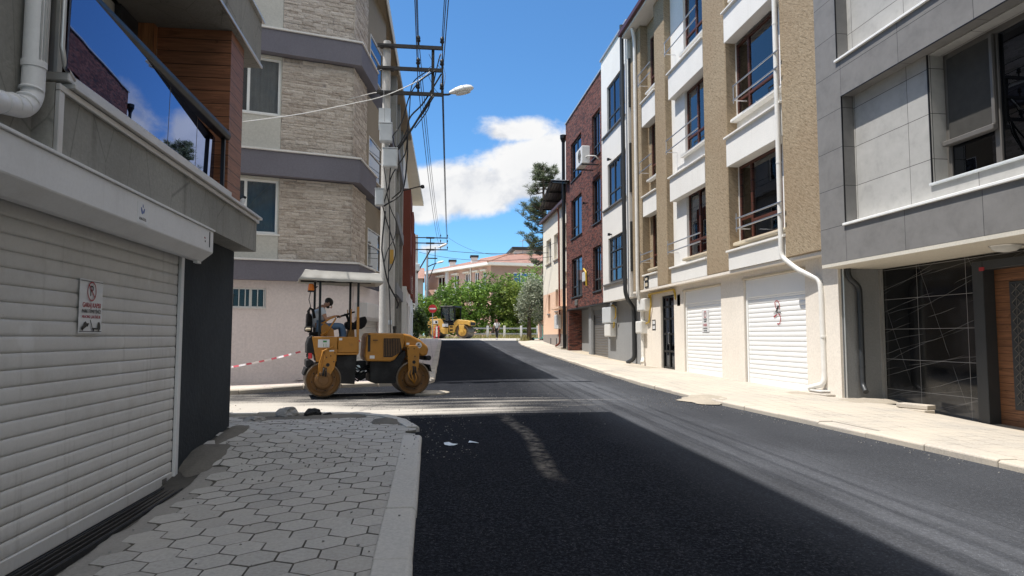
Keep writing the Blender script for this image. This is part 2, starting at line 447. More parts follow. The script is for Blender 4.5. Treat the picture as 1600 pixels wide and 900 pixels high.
def M_pave(name, col, dust=(.62,.54,.43), dustamt=.6, size=.3, joints=True, bump=.35, island=0):
    b = NB(name); v = b.obj()
    n = b.noise(v, 1.1, 5, .62); f = b.noise(v, 38, 4, .6)
    k = b.ramp(f, [(.25, mul(col, .75)), (.75, mul(col, 1.12))])
    if joints:
        e = b.voro(b.scale(v, (1/size, 1/size, 0)), 1.0, 'DISTANCE_TO_EDGE', .12)
        jm = b.math('MULTIPLY', b.smooth(e, .015, .05, 1, 0), b.smooth(b.noise(v, .9, 4), .36, .56, .25, 1.0))
        k = b.mix(jm, k, mul(col, .38))
    if island:
        ri = b.node('ShaderNodeNewGeometry').outputs['Random Per Island']
        k = b.mix(1.0, k, b.ramp(ri, [(0, (1-island,)*3), (1, (1+island,)*3)]), 'MULTIPLY')
    k = b.mix(b.smooth(n, .3, .68, 0, dustamt), k, dust)
    d2 = b.noise(v, 4, 6, .7)
    k = b.mix(b.smooth(d2, .6, .75, 0, .4), k, mul(dust, .72))
    return b.done(b.bsdf(k, .95, b.bump(f, bump, .006), 0, .15))

def M_leaf(name, dark, mid, light, sc=1.2):
    b = NB(name)
    gi = b.node('ShaderNodeNewGeometry'); v = b.obj()
    f = b.math('ADD', b.math('MULTIPLY', gi.outputs['Random Per Island'], .65), b.math('MULTIPLY', b.noise(v, sc, 3), .55))
    k = b.ramp(f, [(.25, dark), (.55, mid), (.9, light)])
    d = b.bsdf(k, .55, None, 0, .35)
    t = b.node('ShaderNodeBsdfTranslucent'); b.put(t.inputs[0], b.mix(.5, k, light))
    mx = b.node('ShaderNodeMixShader'); mx.inputs[0].default_value = .28
    b.l.new(d.outputs[0], mx.inputs[1]); b.l.new(t.outputs[0], mx.inputs[2])
    return b.done(mx)

def M_rooftile(name):
    b = NB(name); v = b.obj(); p = b.sep(v)
    n = b.noise(v, 1.3, 5); n2 = b.noise(v, 14, 3)
    k = b.ramp(b.math('ADD', b.math('MULTIPLY', n, .5), b.math('MULTIPLY', n2, .5)), [(.3, (.21,.115,.09)), (.5, (.29,.165,.13)), (.7, (.37,.245,.205))])
    return b.done(b.bsdf(k, .9, b.bump(n2, .6, .05), 0, .2))

def M_dusty(name, col, dustcol=(.45,.38,.3), amt=.5, rough=.5, metal=0.0, sc=5, streak=0):
    b = NB(name); v = b.obj()
    n = b.noise(v, sc, 6, .68); f = b.noise(v, 45, 3)
    k = b.ramp(f, [(.3, mul(col, .965)), (.7, mul(col, 1.025))])
    k = b.mix(b.smooth(n, .48, .75, 0, amt), k, dustcol)
    if streak:
        st = b.noise(b.scale(v, (7, 7, .5)), 1.0, 6, .7); k = b.mix(b.smooth(st, .52, .80, 0, streak), k, mul(dustcol, .7))
        sc2 = b.noise(b.scale(v, (2.2, 2.2, 9)), 1.0, 5, .7); k = b.mix(b.smooth(sc2, .66, .74, 0, streak*.8), k, mul(dustcol, .35))
        ch = b.noise(b.scale(v, (3, 3, 2.2)), 1.0, 3, .6); k = b.mix(b.smooth(ch, .62, .74, 0, streak*.6), k, (.75,.74,.73))
    return b.done(b.bsdf(k, b.smooth(n, .3, .7, rough*.85, min(1, rough*1.4)), b.bump(f, .03, .003), metal, .5))

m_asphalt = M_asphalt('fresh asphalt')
m_ground = M_pave('bare ground', (.33,.28,.21), joints=False)
m_sidewalk = M_pave('sand dusted paving', (.42,.385,.335), (.54,.475,.385), .6, .27)
m_kerb_pale = M_pave('sandy kerb', (.44,.40,.35), (.54,.475,.385), .7, .3, joints=False)
m_hex = M_pave('grey paver', (.415,.40,.37), (.45,.415,.365), .4, .3, joints=False, bump=.6, island=.11)
m_jointdirt = M_pave('dirty paver edge', (.15,.142,.128), (.21,.195,.17), .5, joints=False)
m_joint = M_pave('joint dirt', (.06,.056,.05), (.14,.128,.108), .6, joints=False)
m_kerb = M_pave('concrete kerb', (.485,.47,.44), (.51,.48,.435), .4, joints=False, bump=.5)
m_rubble = M_pave('dirt and mortar', (.13,.12,.105), (.20,.183,.155), .6, joints=False, bump=1)
m_mortar = M_pave('cement mortar', (.27,.258,.235), (.33,.31,.275), .5, joints=False, bump=1)
m_sand = M_pave('spilled sand', (.33,.29,.235), (.43,.38,.31), .6, joints=False, bump=1)
m_pinkpave = M_pave('pinkish paving', (.50,.43,.40), (.60,.53,.46), .5, .4)
m_concrete_wall = M_stucco('bare grey plaster', (.31,.30,.27), 30, .5, .22, .55, (.085,.08,.07), cracks=.35)
m_darkwall = M_stucco('charcoal plaster', (.037,.042,.047), 18, .7, .25, .35, (.085,.082,.078))
m_shutter_l = M_dusty('dusty cream shutter', (.58,.56,.53), (.42,.38,.33), .35, .5, sc=2.2, streak=.65)
m_boxwhite = M_dusty('grimy white metal', (.68,.67,.66), (.46,.43,.39), .22, .45, sc=2.0, streak=.22)
m_white = M_plain('white paint', (.80,.80,.78), .5, var=.04)
m_offwhite = M_plain('off white plastic', (.70,.69,.66), .45, var=.06)
m_alu = M_plain('aluminium trim', (.58,.57,.55), .35, .6, .06)
m_black = M_plain('black metal', (.009,.009,.010), .4, 0, .2, spec=.35)
m_rubber = M_plain('black rubber', (.009,.009,.010), .8, 0, .2, spec=.25)
m_dark = M_plain('dark room', (.02,.02,.022), .9)
m_anth = M_plain('anthracite frame', (.045,.048,.052), .45, .3, .08)
m_greyframe = M_plain('warm grey frame', (.16,.148,.135), .45, .3, .06)
m_brownframe = M_wood('mahogany frame', (.090,.028,.016), .3)
m_wood = M_wood('cedar cladding', (.265,.105,.050), .155, o=.02)
m_wood_l = M_wood('light wood trim', (.36,.15,.06), .2, True)
m_wooddoor = M_wood('oak door', (.23,.10,.045), .12, False)
m_glass = M_glass('window glass', .78, .72)
m_glass_blue = M_glass('balcony glass', .30, 1.4, (.10,.13,.22), gcol=(.31,.37,.56), floor=.22)
m_glass_low = M_glass('curtained glass', .8, .2)
m_glass_dark = M_glass('dark tinted glass', .25, 1.15, (.20,.23,.28), gcol=(.42,.46,.54))
m_curtain = M_plain('net curtain', (.55,.55,.53), .9, var=.08)
m_curtain_grey = M_plain('grey curtain', (.23,.26,.26), .9, var=.15)
m_blind = M_plain('grey roller blind', (.12,.125,.13), .8, var=.05)
m_curtain_green = M_plain('green vertical blind', (.06,.10,.088), .8, var=.25)
m_tile = M_tiles('cement grey panels', (.20,.193,.186), 1.64, .77, 12.19, 3.765)
m_tile_lt = M_tiles('light cement panels', (.40,.39,.37), 1.46, .765, 10.70, 3.765)
m_soffit = M_stucco('cream soffit', (.62,.58,.50), 30, .15, .05)
m_marble = M_marble('black veined marble')
m_brownp = M_brown_plaster('rough brown plaster')
m_whitep = M_stucco('white textured plaster', (.78,.76,.72), 42, .55, .05, .22, (.48,.43,.36), dist=.008)
m_creamp = M_stucco('cream plaster', (.78,.715,.63), 24, .5, .06, .16, (.50,.42,.32), dist=.007)
m_beigesill = M_stucco('beige render', (.60,.52,.39), 40, .25, .05)
m_shutter_r = M_dusty('clean white shutter', (.80,.80,.79), (.60,.55,.47), .12, .4, sc=1.6)
m_pvcpipe = M_plain('white drain pipe', (.74,.72,.68), .4, var=.06)
m_brick = M_bricks('mixed red brown brick', [(.035,.022,.022),(.10,.035,.028),(.17,.055,.040),(.23,.09,.065),(.09,.05,.045)], (.05,.04,.038), .24, .062, gap=.007, bump=.7)
m_trav = M_bricks('split travertine', [(.26,.20,.155),(.42,.345,.28),(.54,.46,.385),(.36,.295,.24),(.58,.51,.44)], (.27,.22,.18), .50, .105, .37, .004, 1.0, .9, .09, warp=.06, mott=1.5, squash=1.6, nsc=13)
def M_splitstone(name):
    b = NB(name); v = b.obj(); ri = b.node('ShaderNodeNewGeometry').outputs['Random Per Island']
    n = b.noise(v, 11, 6, .72, .3); n2 = b.noise(b.scale(v, (6, 6, 22)), 1.0, 4, .65)
    f = b.math('ADD', b.math('MULTIPLY', ri, .26), b.math('ADD', b.math('MULTIPLY', n, .55), b.math('MULTIPLY', n2, .28)))
    k = b.ramp(f, [(.30, (.30,.245,.20)), (.44, (.46,.395,.335)), (.58, (.58,.51,.44)), (.74, (.68,.615,.545)), (.9, (.74,.69,.63))])
    pit = b.noise(v, 34, 4, .75); k = b.mix(b.smooth(pit, .58, .72, 0, .55), k, (.16,.12,.09))
    return b.done(b.bsdf(k, .95, b.bump(b.math('ADD', n, b.math('MULTIPLY', pit, -.6)), 1.0, .03), 0, .15))
m_split = M_splitstone('split travertine face')
m_bandp = M_stucco('slate grey plaster', (.185,.178,.205), 26, .4, .08)
m_pinkwall = M_stucco('pale pinkish wall', (.80,.715,.68), 16, .8, .07, .10, (.35,.29,.26), dist=.02)
m_palewall = M_stucco('pale beige wall', (.58,.56,.50), 24, .4, .06)
m_tanwall = M_stucco('tan wall', (.30,.25,.185), 24, .4, .06)
m_greyp = M_stucco('mid grey plaster', (.27,.275,.28), 26, .4, .06)
m_redp = M_stucco('dark red plaster', (.17,.055,.040), 24, .4, .08)
m_peach = M_stucco('peach plaster', (.84,.58,.42), 24, .4, .05)
m_creamw = M_stucco('warm cream plaster', (.84,.78,.66), 24, .35, .04)
m_stonebase = M_stucco('grey skirting', (.30,.27,.25), 24, .4, .08)
m_pinkbld = M_stucco('salmon plaster', (.62,.41,.33), 10, .3, .05)
m_pinkdark = M_stucco('dusky brown plaster', (.38,.27,.23), 10, .3, .05)
m_roof = M_rooftile('clay roof tiles')
m_concrete = M_stucco('cast concrete', (.56,.54,.51), 18, .35, .12, .25, (.2,.185,.17))
m_galv = M_plain('galvanised steel', (.40,.41,.42), .45, .7, .1)
m_steel = M_plain('brushed steel', (.55,.55,.56), .3, .9, .05)
m_rustarm = M_plain('dark painted steel', (.035,.032,.030), .6, .2, .25)
m_boxgrey = M_plain('pale grey box', (.55,.57,.58), .5, 0, .05)
m_cable = M_plain('black cable', (.014,.014,.016), .55, 0, .2)
m_cablegrey = M_plain('grey cable', (.30,.30,.31), .6, 0, .1)
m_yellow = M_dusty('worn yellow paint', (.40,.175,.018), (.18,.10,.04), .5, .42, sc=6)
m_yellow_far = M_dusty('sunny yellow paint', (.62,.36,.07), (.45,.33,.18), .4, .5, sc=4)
m_drum = M_dusty('oily drum side', (.15,.068,.014), (.055,.036,.018), .75, .5, sc=7)
m_maroon = M_plain('maroon gutter', (.075,.018,.016), .45)
m_drumsteel = M_dusty('drum steel', (.16,.13,.10), (.25,.20,.15), .5, .4, .6)
m_chassis = M_dusty('black chassis', (.006,.0065,.008), (.035,.03,.026), .3, .65, sc=5)
m_canvas = M_dusty('grey canvas', (.52,.505,.47), (.44,.41,.36), .45, .8, sc=4)
m_orange = M_plain('amber lens', (.75,.20,.02), .2)
m_red = M_plain('red enamel', (.55,.03,.035), .4)
m_redink = M_plain('red ink', (.33,.02,.03), .5)
m_blackink = M_plain('black ink', (.012,.012,.012), .5)
m_blueink = M_plain('blue ink', (.03,.08,.30), .5)
m_greenink = M_plain('green ink', (.05,.25,.07), .5)
m_sticker = M_plain('sticker white', (.66,.66,.66), .45, var=.05)
m_skin = M_plain('skin', (.40,.22,.15), .55, var=.06)
m_tshirt = M_plain('pale blue grey shirt', (.56,.60,.66), .9, var=.06, bump=.2, bsc=18)
m_jeans = M_plain('blue jeans', (.10,.17,.28), .9, var=.18, bump=.2, bsc=25)
m_hair = M_plain('dark hair', (.02,.016,.014), .7)
m_shoe = M_plain('dark shoe', (.03,.028,.026), .7)
m_browncloth = M_plain('brown cloth', (.09,.055,.04), .9)
m_bark = M_stucco('bark', (.13,.10,.075), 14, 1.0, .25, dist=.05)
m_leaf = M_leaf('bright tree leaves', (.028,.066,.010), (.105,.21,.025), (.30,.44,.085), .5)
m_leaf_b = M_leaf('deep green leaves', (.022,.055,.010), (.08,.17,.022), (.24,.36,.07), .6)
m_leaf_c = M_leaf('yellowish leaves', (.03,.06,.010), (.10,.17,.022), (.33,.40,.09), .6)
m_leaf_dk = M_leaf('dark ivy leaves', (.018,.032,.010), (.035,.065,.018), (.08,.12,.035), .9)
m_leaf_silver = M_leaf('silver grey leaves', (.08,.10,.06), (.22,.26,.17), (.55,.57,.44), .8)
m_needle = M_leaf('pine needles', (.022,.038,.016), (.055,.08,.034), (.14,.16,.075), 1.0)
m_grass = M_leaf('dry grass blades', (.12,.12,.03), (.25,.23,.08), (.42,.38,.17), 1)
m_terracotta = M_plain('terracotta', (.45,.23,.15), .8)
m_teal = M_plain('teal plastic', (.12,.42,.40), .45)
m_yellowpipe = M_plain('yellow gas pipe', (.52,.34,.03), .45)
m_stone = M_stucco('broken stone', (.27,.26,.245), 9, 1.0, .25, dist=.05)
m_asphaltlump = M_stucco('asphalt lump', (.03,.03,.03), 30, 1.0, .3, dist=.04)
m_paper = M_plain('paper', (.70,.76,.82), .6)
m_meshgrey = M_plain('insect screen', (.065,.062,.057), .9, spec=.1)
m_metalroof = M_plain('corrugated sheet', (.20,.20,.20), .5, .4, .1)
# ---------------------------------------------------------------- ground, road, pavements
def sheet(name, mat, rows, kind='structure', smooth=False):
    """rows: list of equal length lists of points"""
    mb = MB(); n = len(rows[0])
    for r in rows: mb.v += [tuple(p) for p in r]
    for i in range(len(rows)-1):
        for j in range(n-1):
            mb.f.append((i*n+j, i*n+j+1, (i+1)*n+j+1, (i+1)*n+j))
    o = obj(name, mb, mat, smooth=smooth)
    tag(o, kind=kind)
    return o
ys = [-60,-30,-15,-5,0,2.5,5,7.5,10,12.5,15,17.5,20,25,30,37,45,51,58,64,70,100,150,250,420]
sheet('ground', m_ground, [[(x, y, zr(y) - .06) for x in (-400,-150,-60,-30,-12,-4,0,4,8,14,30,60,150,400)] for y in ys])
# carriageway of the street, 4 mm steps over the ground are not needed: it lies 6 cm above it
yr = [-40,-20,-8,-3,0,2,4,6,8,9.4,10.6,11.3,12,13,14,15,16,17,18,20,22.5,25,28,32,36.7,41,46,51,54.5]
rows = []
for y in yr:
    rows.append([(lerp(-1.2, interp(XR, y)+.25, t), y, zr(y) + .03*math.sin(PI*t)) for t in (0,.15,.3,.45,.6,.75,.9,1)])
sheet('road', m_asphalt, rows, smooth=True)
# cross street at the top, and the side street on the left, as one sheet each a little lower / higher
sheet('cross_street', m_asphalt, [[(x, y, zr(y) - .004) for x in (-60,-20,-5,0,5,10,20,60)] for y in (54.4,57,60,63,65.2)])
sheet('side_street', m_asphalt, [[(x, y, zr(y) + .002 - .004*max(0, x+1.0)) for x in (-60,-40,-20,-10,-5,-3,-1.19)] for y in (10.9,12,13.5,15,16.2,17.6,18.5)])

def KR(y): return interp(XR, y)
# right pavement: kerb stones, then paving rising/falling to the walls
ysr = [-40,-20,-8,-3,0,3,5,6.7,8,9,9.7,11,12,13,14.1,15,16.9,19,21,23,25.5,28,31,34,36.7,40,43,46,49,51,53,55]
rows = []
for y in ysr:
    a = KR(y) + .24; xw = 10.4; za = zr(y) + .085
    r = []
    for t in (0,.12,.3,.5,.7,.88,1):
        x = lerp(a, 8.45, t); z = lerp(za, zw(y), t) + .012*math.sin(7.3*t + y*1.9)*(0 < t < 1) + .02*math.sin(PI*t)
        r.append((x, y, z))
    r.append((9.4, y, zw(y) - .12*max(0, min(1, (14-y)/1.5)))); r.append((11, y, zw(y) - .12*max(0, min(1, (14-y)/1.5))))
    rows.append(r)
sheet('pavement_right', m_sidewalk, rows, smooth=True)
mb = MB(); y = -8.0
while y < 54:
    L = 1.0; g = .004
    p = [(KR(t), t) for t in (y+g, y+L)]
    dz = rnd(-.012, .012); dx = rnd(-.012, .015)
    lo = [];
    for (x, t) in p:
        zt = zr(t) + .09 + dz
        lo += [[(x+dx, t, zr(t)-.1), (x+dx, t, zt-.02), (x+dx+.025, t, zt), (x+.25, t, zt), (x+.25, t, zr(t)-.1)]]
    n = 5
    mb.add(lo[0] + lo[1], [(i, (i+1) % n, n+(i+1) % n, n+i) for i in range(n)] + [(0,1,2,3,4), (9,8,7,6,5)])
    y += L
tag(obj('kerb_right', mb, m_kerb_pale, bevel=.008), kind='structure')

# far left pavement along the street and round the corner in front of the travertine block
def far_left_kerb(y): return interp([(17,.0),(18,.2),(30,.5),(50,1.0),(56,1.1)], y)
yl = [18.2,19,20,22,25,28,32,37,42,47,52,56]
sheet('pavement_far_left', m_pinkpave, [[(lerp(-3.4, far_left_kerb(y)-.2, t), y, zr(y) + .10) for t in (0,.3,.6,1)] for y in yl])
kl = [(-12.0,13.2),(-6.0,14.95),(-4.1,15.75),(-2.9,16.75),(-1.2,17.35),(-.25,17.55)]
front = [(x, 18.72 + (x+3.25)*.287) for x in (-12.0,-6.0,-4.1,-2.9,-1.2,-.25)]
front[4] = (-1.25, 18.4); front[5] = (-.25, 18.5)
sheet('pavement_corner', m_pinkpave, [[(lerp(a[0], b[0]-.02, t), lerp(a[1]+.2, b[1]+.35, t), zr(a[1]) + .10 + .01*t) for t in (0,.33,.66,1)] for a, b in zip(kl, front)])
def kerb_line(name, pts, w, h, mat, block=.8, side=1):
    """kerb stones following a polyline; side=1: the stone lies to the left of the direction"""
    seg = []; 
    for (a, b) in zip(pts, pts[1:]):
        a = Vector(a); b = Vector(b); n = max(1, round((b-a).length/block))
        for i in range(n): seg.append((a.lerp(b, i/n), a.lerp(b, (i+1)/n)))
    mb = MB()
    for a, b in seg:
        d = (b-a); L = d.length; d.normalize(); nrm = Vector((-d.y, d.x))*side
        a2 = a + d*.006; b2 = b - d*.006; dz = rnd(-.010, .010); j = nrm*rnd(-.01, .01)
        lo = []
        for q in (a2, b2):
            z0 = zr(q.y) - .12; z1 = zr(q.y) + h + dz
            o_ = q + j
            lo.append([(o_.x, o_.y, z0), (o_.x, o_.y, z1-.03), (o_.x + nrm.x*.03, o_.y + nrm.y*.03, z1), (o_.x + nrm.x*w, o_.y + nrm.y*w, z1), (o_.x + nrm.x*w, o_.y + nrm.y*w, z0)])
        n = 5
        mb.add(lo[0] + lo[1], [(i, (i+1) % n, n+(i+1) % n, n+i) for i in range(n)] + [(0,1,2,3,4), (9,8,7,6,5)])
    return tag(obj(name, mb, mat, bevel=.012, seg=2), kind='structure')
kerb_line('kerb_far_left', [(-12.0,13.2),(-6.0,14.95),(-4.1,15.75),(-2.9,16.75),(-1.2,17.35),(-.25,17.55),(.1,17.85),(.2,18.3),(.5,30),(1.0,50),(1.1,55)], .2, .12, m_kerb_pale, .8)

# near left pavement: hexagonal pavers on a bed that rises to the shop wall
def zbed(x, y):
    edge = zr(y) + .082
    wallz = interp([(0,.05),(5,.10),(7.0,.135),(7.6,.22),(8.2,.34),(9.4,.43),(10.4,.36),(11.2,.30),(12,.28)], y)
    t = max(0, min(1, (-x - .35)/2.2))
    return lerp(edge, wallz, t**1.35)
kerb_near = [(-.08,-6.0),(-.08,4.5),(-.07,6.9),(-.06,9.3),(-.10,10.1),(-.27,10.8),(-.62,11.4),(-1.16,11.78),(-1.9,11.98),(-3.2,11.98),(-9.0,11.2)]
def inside_near(x, y, m=.0):
    if x < -12 or y > 11.85 - m: return False
    kx = interp([(-6,-.33),(9.3,-.31),(10.1,-.36),(10.8,-.55),(11.4,-.95),(11.75,-1.6),(11.9,-3)], y)
    if x > kx - m: return False
    if y < 9.5 and x < -2.62 : return False
    if y < 7.66 and x < -2.30: return False
    return True
xs = [-9,-7,-5,-3.6,-3,-2.58,-2.2,-1.8,-1.4,-1.0,-.6,-.28]
sheet('pavement_near_left', m_joint, [[(x if not (y > 10 and x > -.7) else x - (y-10)*.55*max(0, (x+1.0)), y, (zbed(x, y) if x > -2.6 or y > 9.45 else zbed(-2.58, y)) - .014) for x in xs] for y in [-6,-2,0,2,4,5,6,7,7.6,8,8.6,9.2,9.44,10,10.6,11.2,11.6,11.85]], smooth=True)
mb = MB(); a = .157; px_ = a*math.sqrt(3); py_ = 1.5*a
rs = random.Random(3)
for j in range(-8, 60):
    for i in range(-60, 2):
        cx = -.42 + i*px_ + (px_/2 if j % 2 else 0); cy = 2.6 + j*py_
        if cx < -7 or not inside_near(cx - .12, cy, .0): continue
        # dirt and mortar swallow some pavers by the wall and at the broken corner
        if cy > 11.1 and -2.9 < cx < -1.0 and rs.random() < .55: continue
        if cx > -.75 and cy > 10.4 and rs.random() < .5: continue
        r = a - rs.uniform(.0028, .0052); dz = rs.gauss(0, .0016); tx = rs.gauss(0, .007); ty = rs.gauss(0, .007); ro = rs.gauss(0, .010)
        ring0 = []; ring1 = []; ring2 = []
        for k in range(6):
            an = PI/6 + k*PI/3 + ro
            for ring, rr, h in ((ring0, r, -.03), (ring1, r, .000), (ring2, r-.0042, .003)):
                x = cx + rr*math.cos(an); y = cy + rr*math.sin(an)
                ring.append((x, y, zbed(x, y) + h + dz + tx*(x-cx) + ty*(y-cy)))
        vs = ring0 + ring1 + ring2
        fs = [(12,13,14,15,16,17)] + [(k, (k+1) % 6, 6+(k+1) % 6, 6+k) for k in range(6)] + [(6+k, 6+(k+1) % 6, 12+(k+1) % 6, 12+k) for k in range(6)]
        mb.add(vs, fs)
pav = obj('paving_near_left', mb, m_hex); pav.data.materials.append(m_jointdirt)
for pg_ in pav.data.polygons:                                # sand and dirt lie on the arrises
    if len(pg_.vertices) == 4: pg_.material_index = 1
tag(pav, kind='structure')
kerb_line('kerb_near_left', kerb_near[:4], .25, .10, m_kerb, 1.05)
kerb_line('kerb_near_corner', [Vector(p) for p in kerb_near[4:]], .2, .10, m_kerb, .42)

# rough mortar / dirt: heaps as displaced caps
def heap(name, mat, cx, cy, rx, ry, h, base, seed, nr=9, na=36, rough=.35, kind='stuff'):
    mb = MB(); mb.v.append((cx, cy, base(cx, cy) + h))
    for i in range(1, nr+1):
        t = i/nr
        for k in range(na):
            an = 2*PI*k/na
            rr = t*(1 + rough*(mnoise.noise(Vector((math.cos(an)*1.7, math.sin(an)*1.7, seed)))) + .12*mnoise.noise(Vector((an*3, seed, 4.4))))
            x = cx + rx*rr*math.cos(an); y = cy + ry*rr*math.sin(an)
            z = base(x, y) + h*(1-t*t)**1.2 + h*.5*mnoise.noise(Vector((x*7, y*7, seed)))*(1-t) - (.012 if i == nr else 0)
            mb.v.append((x, y, z))
    for k in range(na): mb.f.append((0, 1+k, 1+(k+1) % na))
    for i in range(nr-1):
        for k in range(na):
            a0 = 1+i*na; b0 = a0+na
            mb.f.append((a0+k, b0+k, b0+(k+1) % na, a0+(k+1) % na))
    return tag(obj(name, mb, mat, smooth=True), kind=kind)
heap('dirt', m_rubble, -2.42, 7.95, .24, .52, .055, zbed, 1.1)
sheet('mortar_strip', m_mortar, [[(x + .05*mnoise.noise(Vector((x*3, y*2.3, 1))) , y, zbed(max(x, -2.5), y) - .004 + .007*mnoise.noise(Vector((x*12, y*12, 2))) - (.03 if i_ in (0, 6) else 0)) for i_, x in enumerate((-2.33,-2.30,-2.26,-2.21,-2.16,-2.10,-2.03))] for y in [2.4 + .07*k for k in range(76)]], kind='stuff', smooth=True)
heap('dirt', m_rubble, -1.9, 11.45, .95, .34, .035, zbed, 2.3)
heap('dirt', m_rubble, -.62, 10.75, .28, .5, .03, lambda x, y: zbed(x, y)+.0, 3.7)
heap('dirt', m_rubble, -2.42, 9.1, .13, .7, .03, zbed, 5.2)
def zright(x, y):
    t = max(0, min(1, (x-KR(y)-.24)/(8.45-KR(y)-.24))); return lerp(zr(y)+.085, zw(y), t)
heap('sand', m_sand, 5.62, 13.45, .55, .62, .022, lambda x, y: zr(y)+.035 + (.05 if x > KR(y) else 0), 6.1)
heap('sand', m_sand, 8.55, 12.6, .75, .35, .06, lambda x, y: zright(min(x, 8.4), y)-.02, 8.8)
heap('sand', m_sand, 7.6, 24.5, .9, 1.6, .03, lambda x, y: zright(x, y), 9.9)
heap('sand', m_sand, 8.1, 14.0, .6, .4, .04, lambda x, y: zright(x, y), 11.9)
# loose grit scattered on the near pavement and the junction
mb = MB(); rg = random.Random(11)
for _ in range(420):
    if rg.random() < .6: x = rg.uniform(-2.5, -.2); y = rg.choice([rg.gauss(11.0, .5), rg.uniform(4.5, 11), rg.gauss(7.9, .3)]); 
    else: x = rg.uniform(-.3, .6); y = rg.uniform(8, 12)
    if x < -.3 and not inside_near(x, y): continue
    z = zbed(x, y)+.006 if x < -.3 else zr(y)+ (.10 if x < -.07 else .015)
    r = rg.uniform(.004, .013)
    vs = [(x+r*math.cos(q)*rg.uniform(.6,1.2), y+r*math.sin(q)*rg.uniform(.6,1.2), z+dz) for dz in (0, r*.9) for q in (0, 2.1, 4.2)]
    mb.add(vs, [(0,1,2),(3,5,4),(0,3,4,1),(1,4,5,2),(2,5,3,0)])
for _ in range(900):
    q = rg.random()
    if q < .55: y = rg.uniform(5, 30); x = KR(y) - abs(rg.gauss(0, .22)) - .02
    elif q < .8: y = rg.gauss(13.6, 1.2); x = rg.uniform(-4, 5.2)
    else: y = rg.gauss(13.3, .6); x = 5.0 + rg.gauss(0, .45)
    if x > KR(y) - .01: continue
    z = zr(y) + .03*math.sin(PI*max(0, min(1, (x+1.2)/(KR(y)+1.45))))
    r = rg.uniform(.004, .014)*(1.5 if rg.random() < .06 else 1)
    vs = [(x+r*math.cos(t_)*rg.uniform(.6,1.2), y+r*math.sin(t_)*rg.uniform(.6,1.2), z+dz) for dz in (-.003, r*.9) for t_ in (0, 2.1, 4.2)]
    mb.add(vs, [(0,1,2),(3,5,4),(0,3,4,1),(1,4,5,2),(2,5,3,0)])
tag(obj('gravel', mb, m_stone), kind='stuff')

def rock(name, label, x, y, z, r, sx, sy, sz, mat, seed, group=None):
    bm = bmesh.new(); bmesh.ops.create_icosphere(bm, subdivisions=4, radius=1)
    for v in bm.verts:
        p = v.co.copy()
        d = 1 + .35*mnoise.noise(p*1.3 + Vector((seed,0,0))) + .18*mnoise.noise(p*3.1 + Vector((0,seed,0))) + .06*mnoise.noise(p*9)
        # facets
        q = Vector((p.x, p.y, p.z))*d
        for nrm, lim in ((Vector((.3,.2,.93)).normalized(), .62), (Vector((-.8,.1,.5)).normalized(), .7), (Vector((.6,-.7,.3)).normalized(), .72)):
            t = q.dot(nrm)
            if t > lim: q -= nrm*(t-lim)*.8
        v.co = Vector((q.x*sx, q.y*sy, q.z*sz))*r
    me = bpy.data.meshes.new(name); bm.to_mesh(me); bm.free(); me.materials.append(mat)
    me.polygons.foreach_set('use_smooth', [True]*len(me.polygons))
    try: me.set_sharp_from_angle(angle=R(28))
    except Exception: pass
    o = bpy.data.objects.new(name, me); COL.objects.link(o); o.location = (x, y, z + r*sz*.55)
    o.rotation_euler = (0, 0, seed)
    return tag(o, label, 'rock', group)
rock('stone', 'largest pale grey broken stone on the corner of the hexagon paving', -2.22, 11.55, zbed(-2.22,11.55), .20, 1.05, .8, .62, m_stone, 1.2)
rock('stone', 'flat dark asphalt lump beside the big grey stone on the corner', -1.84, 11.5, zbed(-1.84,11.5), .16, 1.05, .8, .62, m_asphaltlump, 4.1)
rock('stone', 'smallest dark lump at the right end of the row of stones', -1.60, 11.52, zbed(-1.6,11.5), .085, 1, .8, .5, m_asphaltlump, 2.6)
rock('stone', 'low flat grey stone nearest the charcoal wall', -2.56, 10.78, zbed(-2.56,10.78), .16, 1.15, .8, .36, m_stone, 7.3)

def scrap(label, x, y, pts):
    mb = MB(); z = zr(y)+.022
    top = [(x+a, y+b, z+h) for a, b, h in pts]
    n = len(top); cx = sum(p[0] for p in top)/n; cy = sum(p[1] for p in top)/n
    mb.v = top + [(cx, cy, z+.02)] + [(p[0], p[1], p[2]-.003) for p in top] + [(cx, cy, z+.017)]
    mb.f = [(i, (i+1) % n, n) for i in range(n)] + [(n+1+(i+1) % n, n+1+i, 2*n+1) for i in range(n)] + [(i, n+1+i, n+1+(i+1) % n, (i+1) % n) for i in range(n)]
    tag(obj('paper_scrap', mb, m_paper), label, 'litter')
scrap('white paper scrap on the fresh asphalt nearer the kerb', .31, 8.95, [(-.08,-.03,.01),(-.02,-.05,0),(.04,-.03,.0),(.09,-.01,.012),(.05,.03,.004),(-.03,.05,.03),(-.09,.03,.025)])
scrap('smaller torn paper scrap on the asphalt farther from the kerb', .60, 9.06, [(-.06,-.02,.01),(.0,-.03,.012),(.08,-.01,.0),(.04,.03,.008),(-.04,.04,.025)])

# round sandy manhole cover on the junction
mh = thing('manhole_cover', 'round sand covered manhole cover in front of the yellow roller', 'manhole cover', (.0, 15.5, zr(15.5)+.028))
mb = MB(); mb.lathe((0,0,0), 'z', [(.50,-.03),(.50,.012),(.47,.018),(.40,.018),(.39,.012)], 40); obj('cover_ring', mb, m_sand, mh, W[mh.name])
mb = MB(); mb.lathe((0,0,0), 'z', [(.385,-.03),(.385,.014),(.30,.02),(.05,.026)], 40)
obj('cover_plate', mb, m_kerb_pale, mh, W[mh.name])

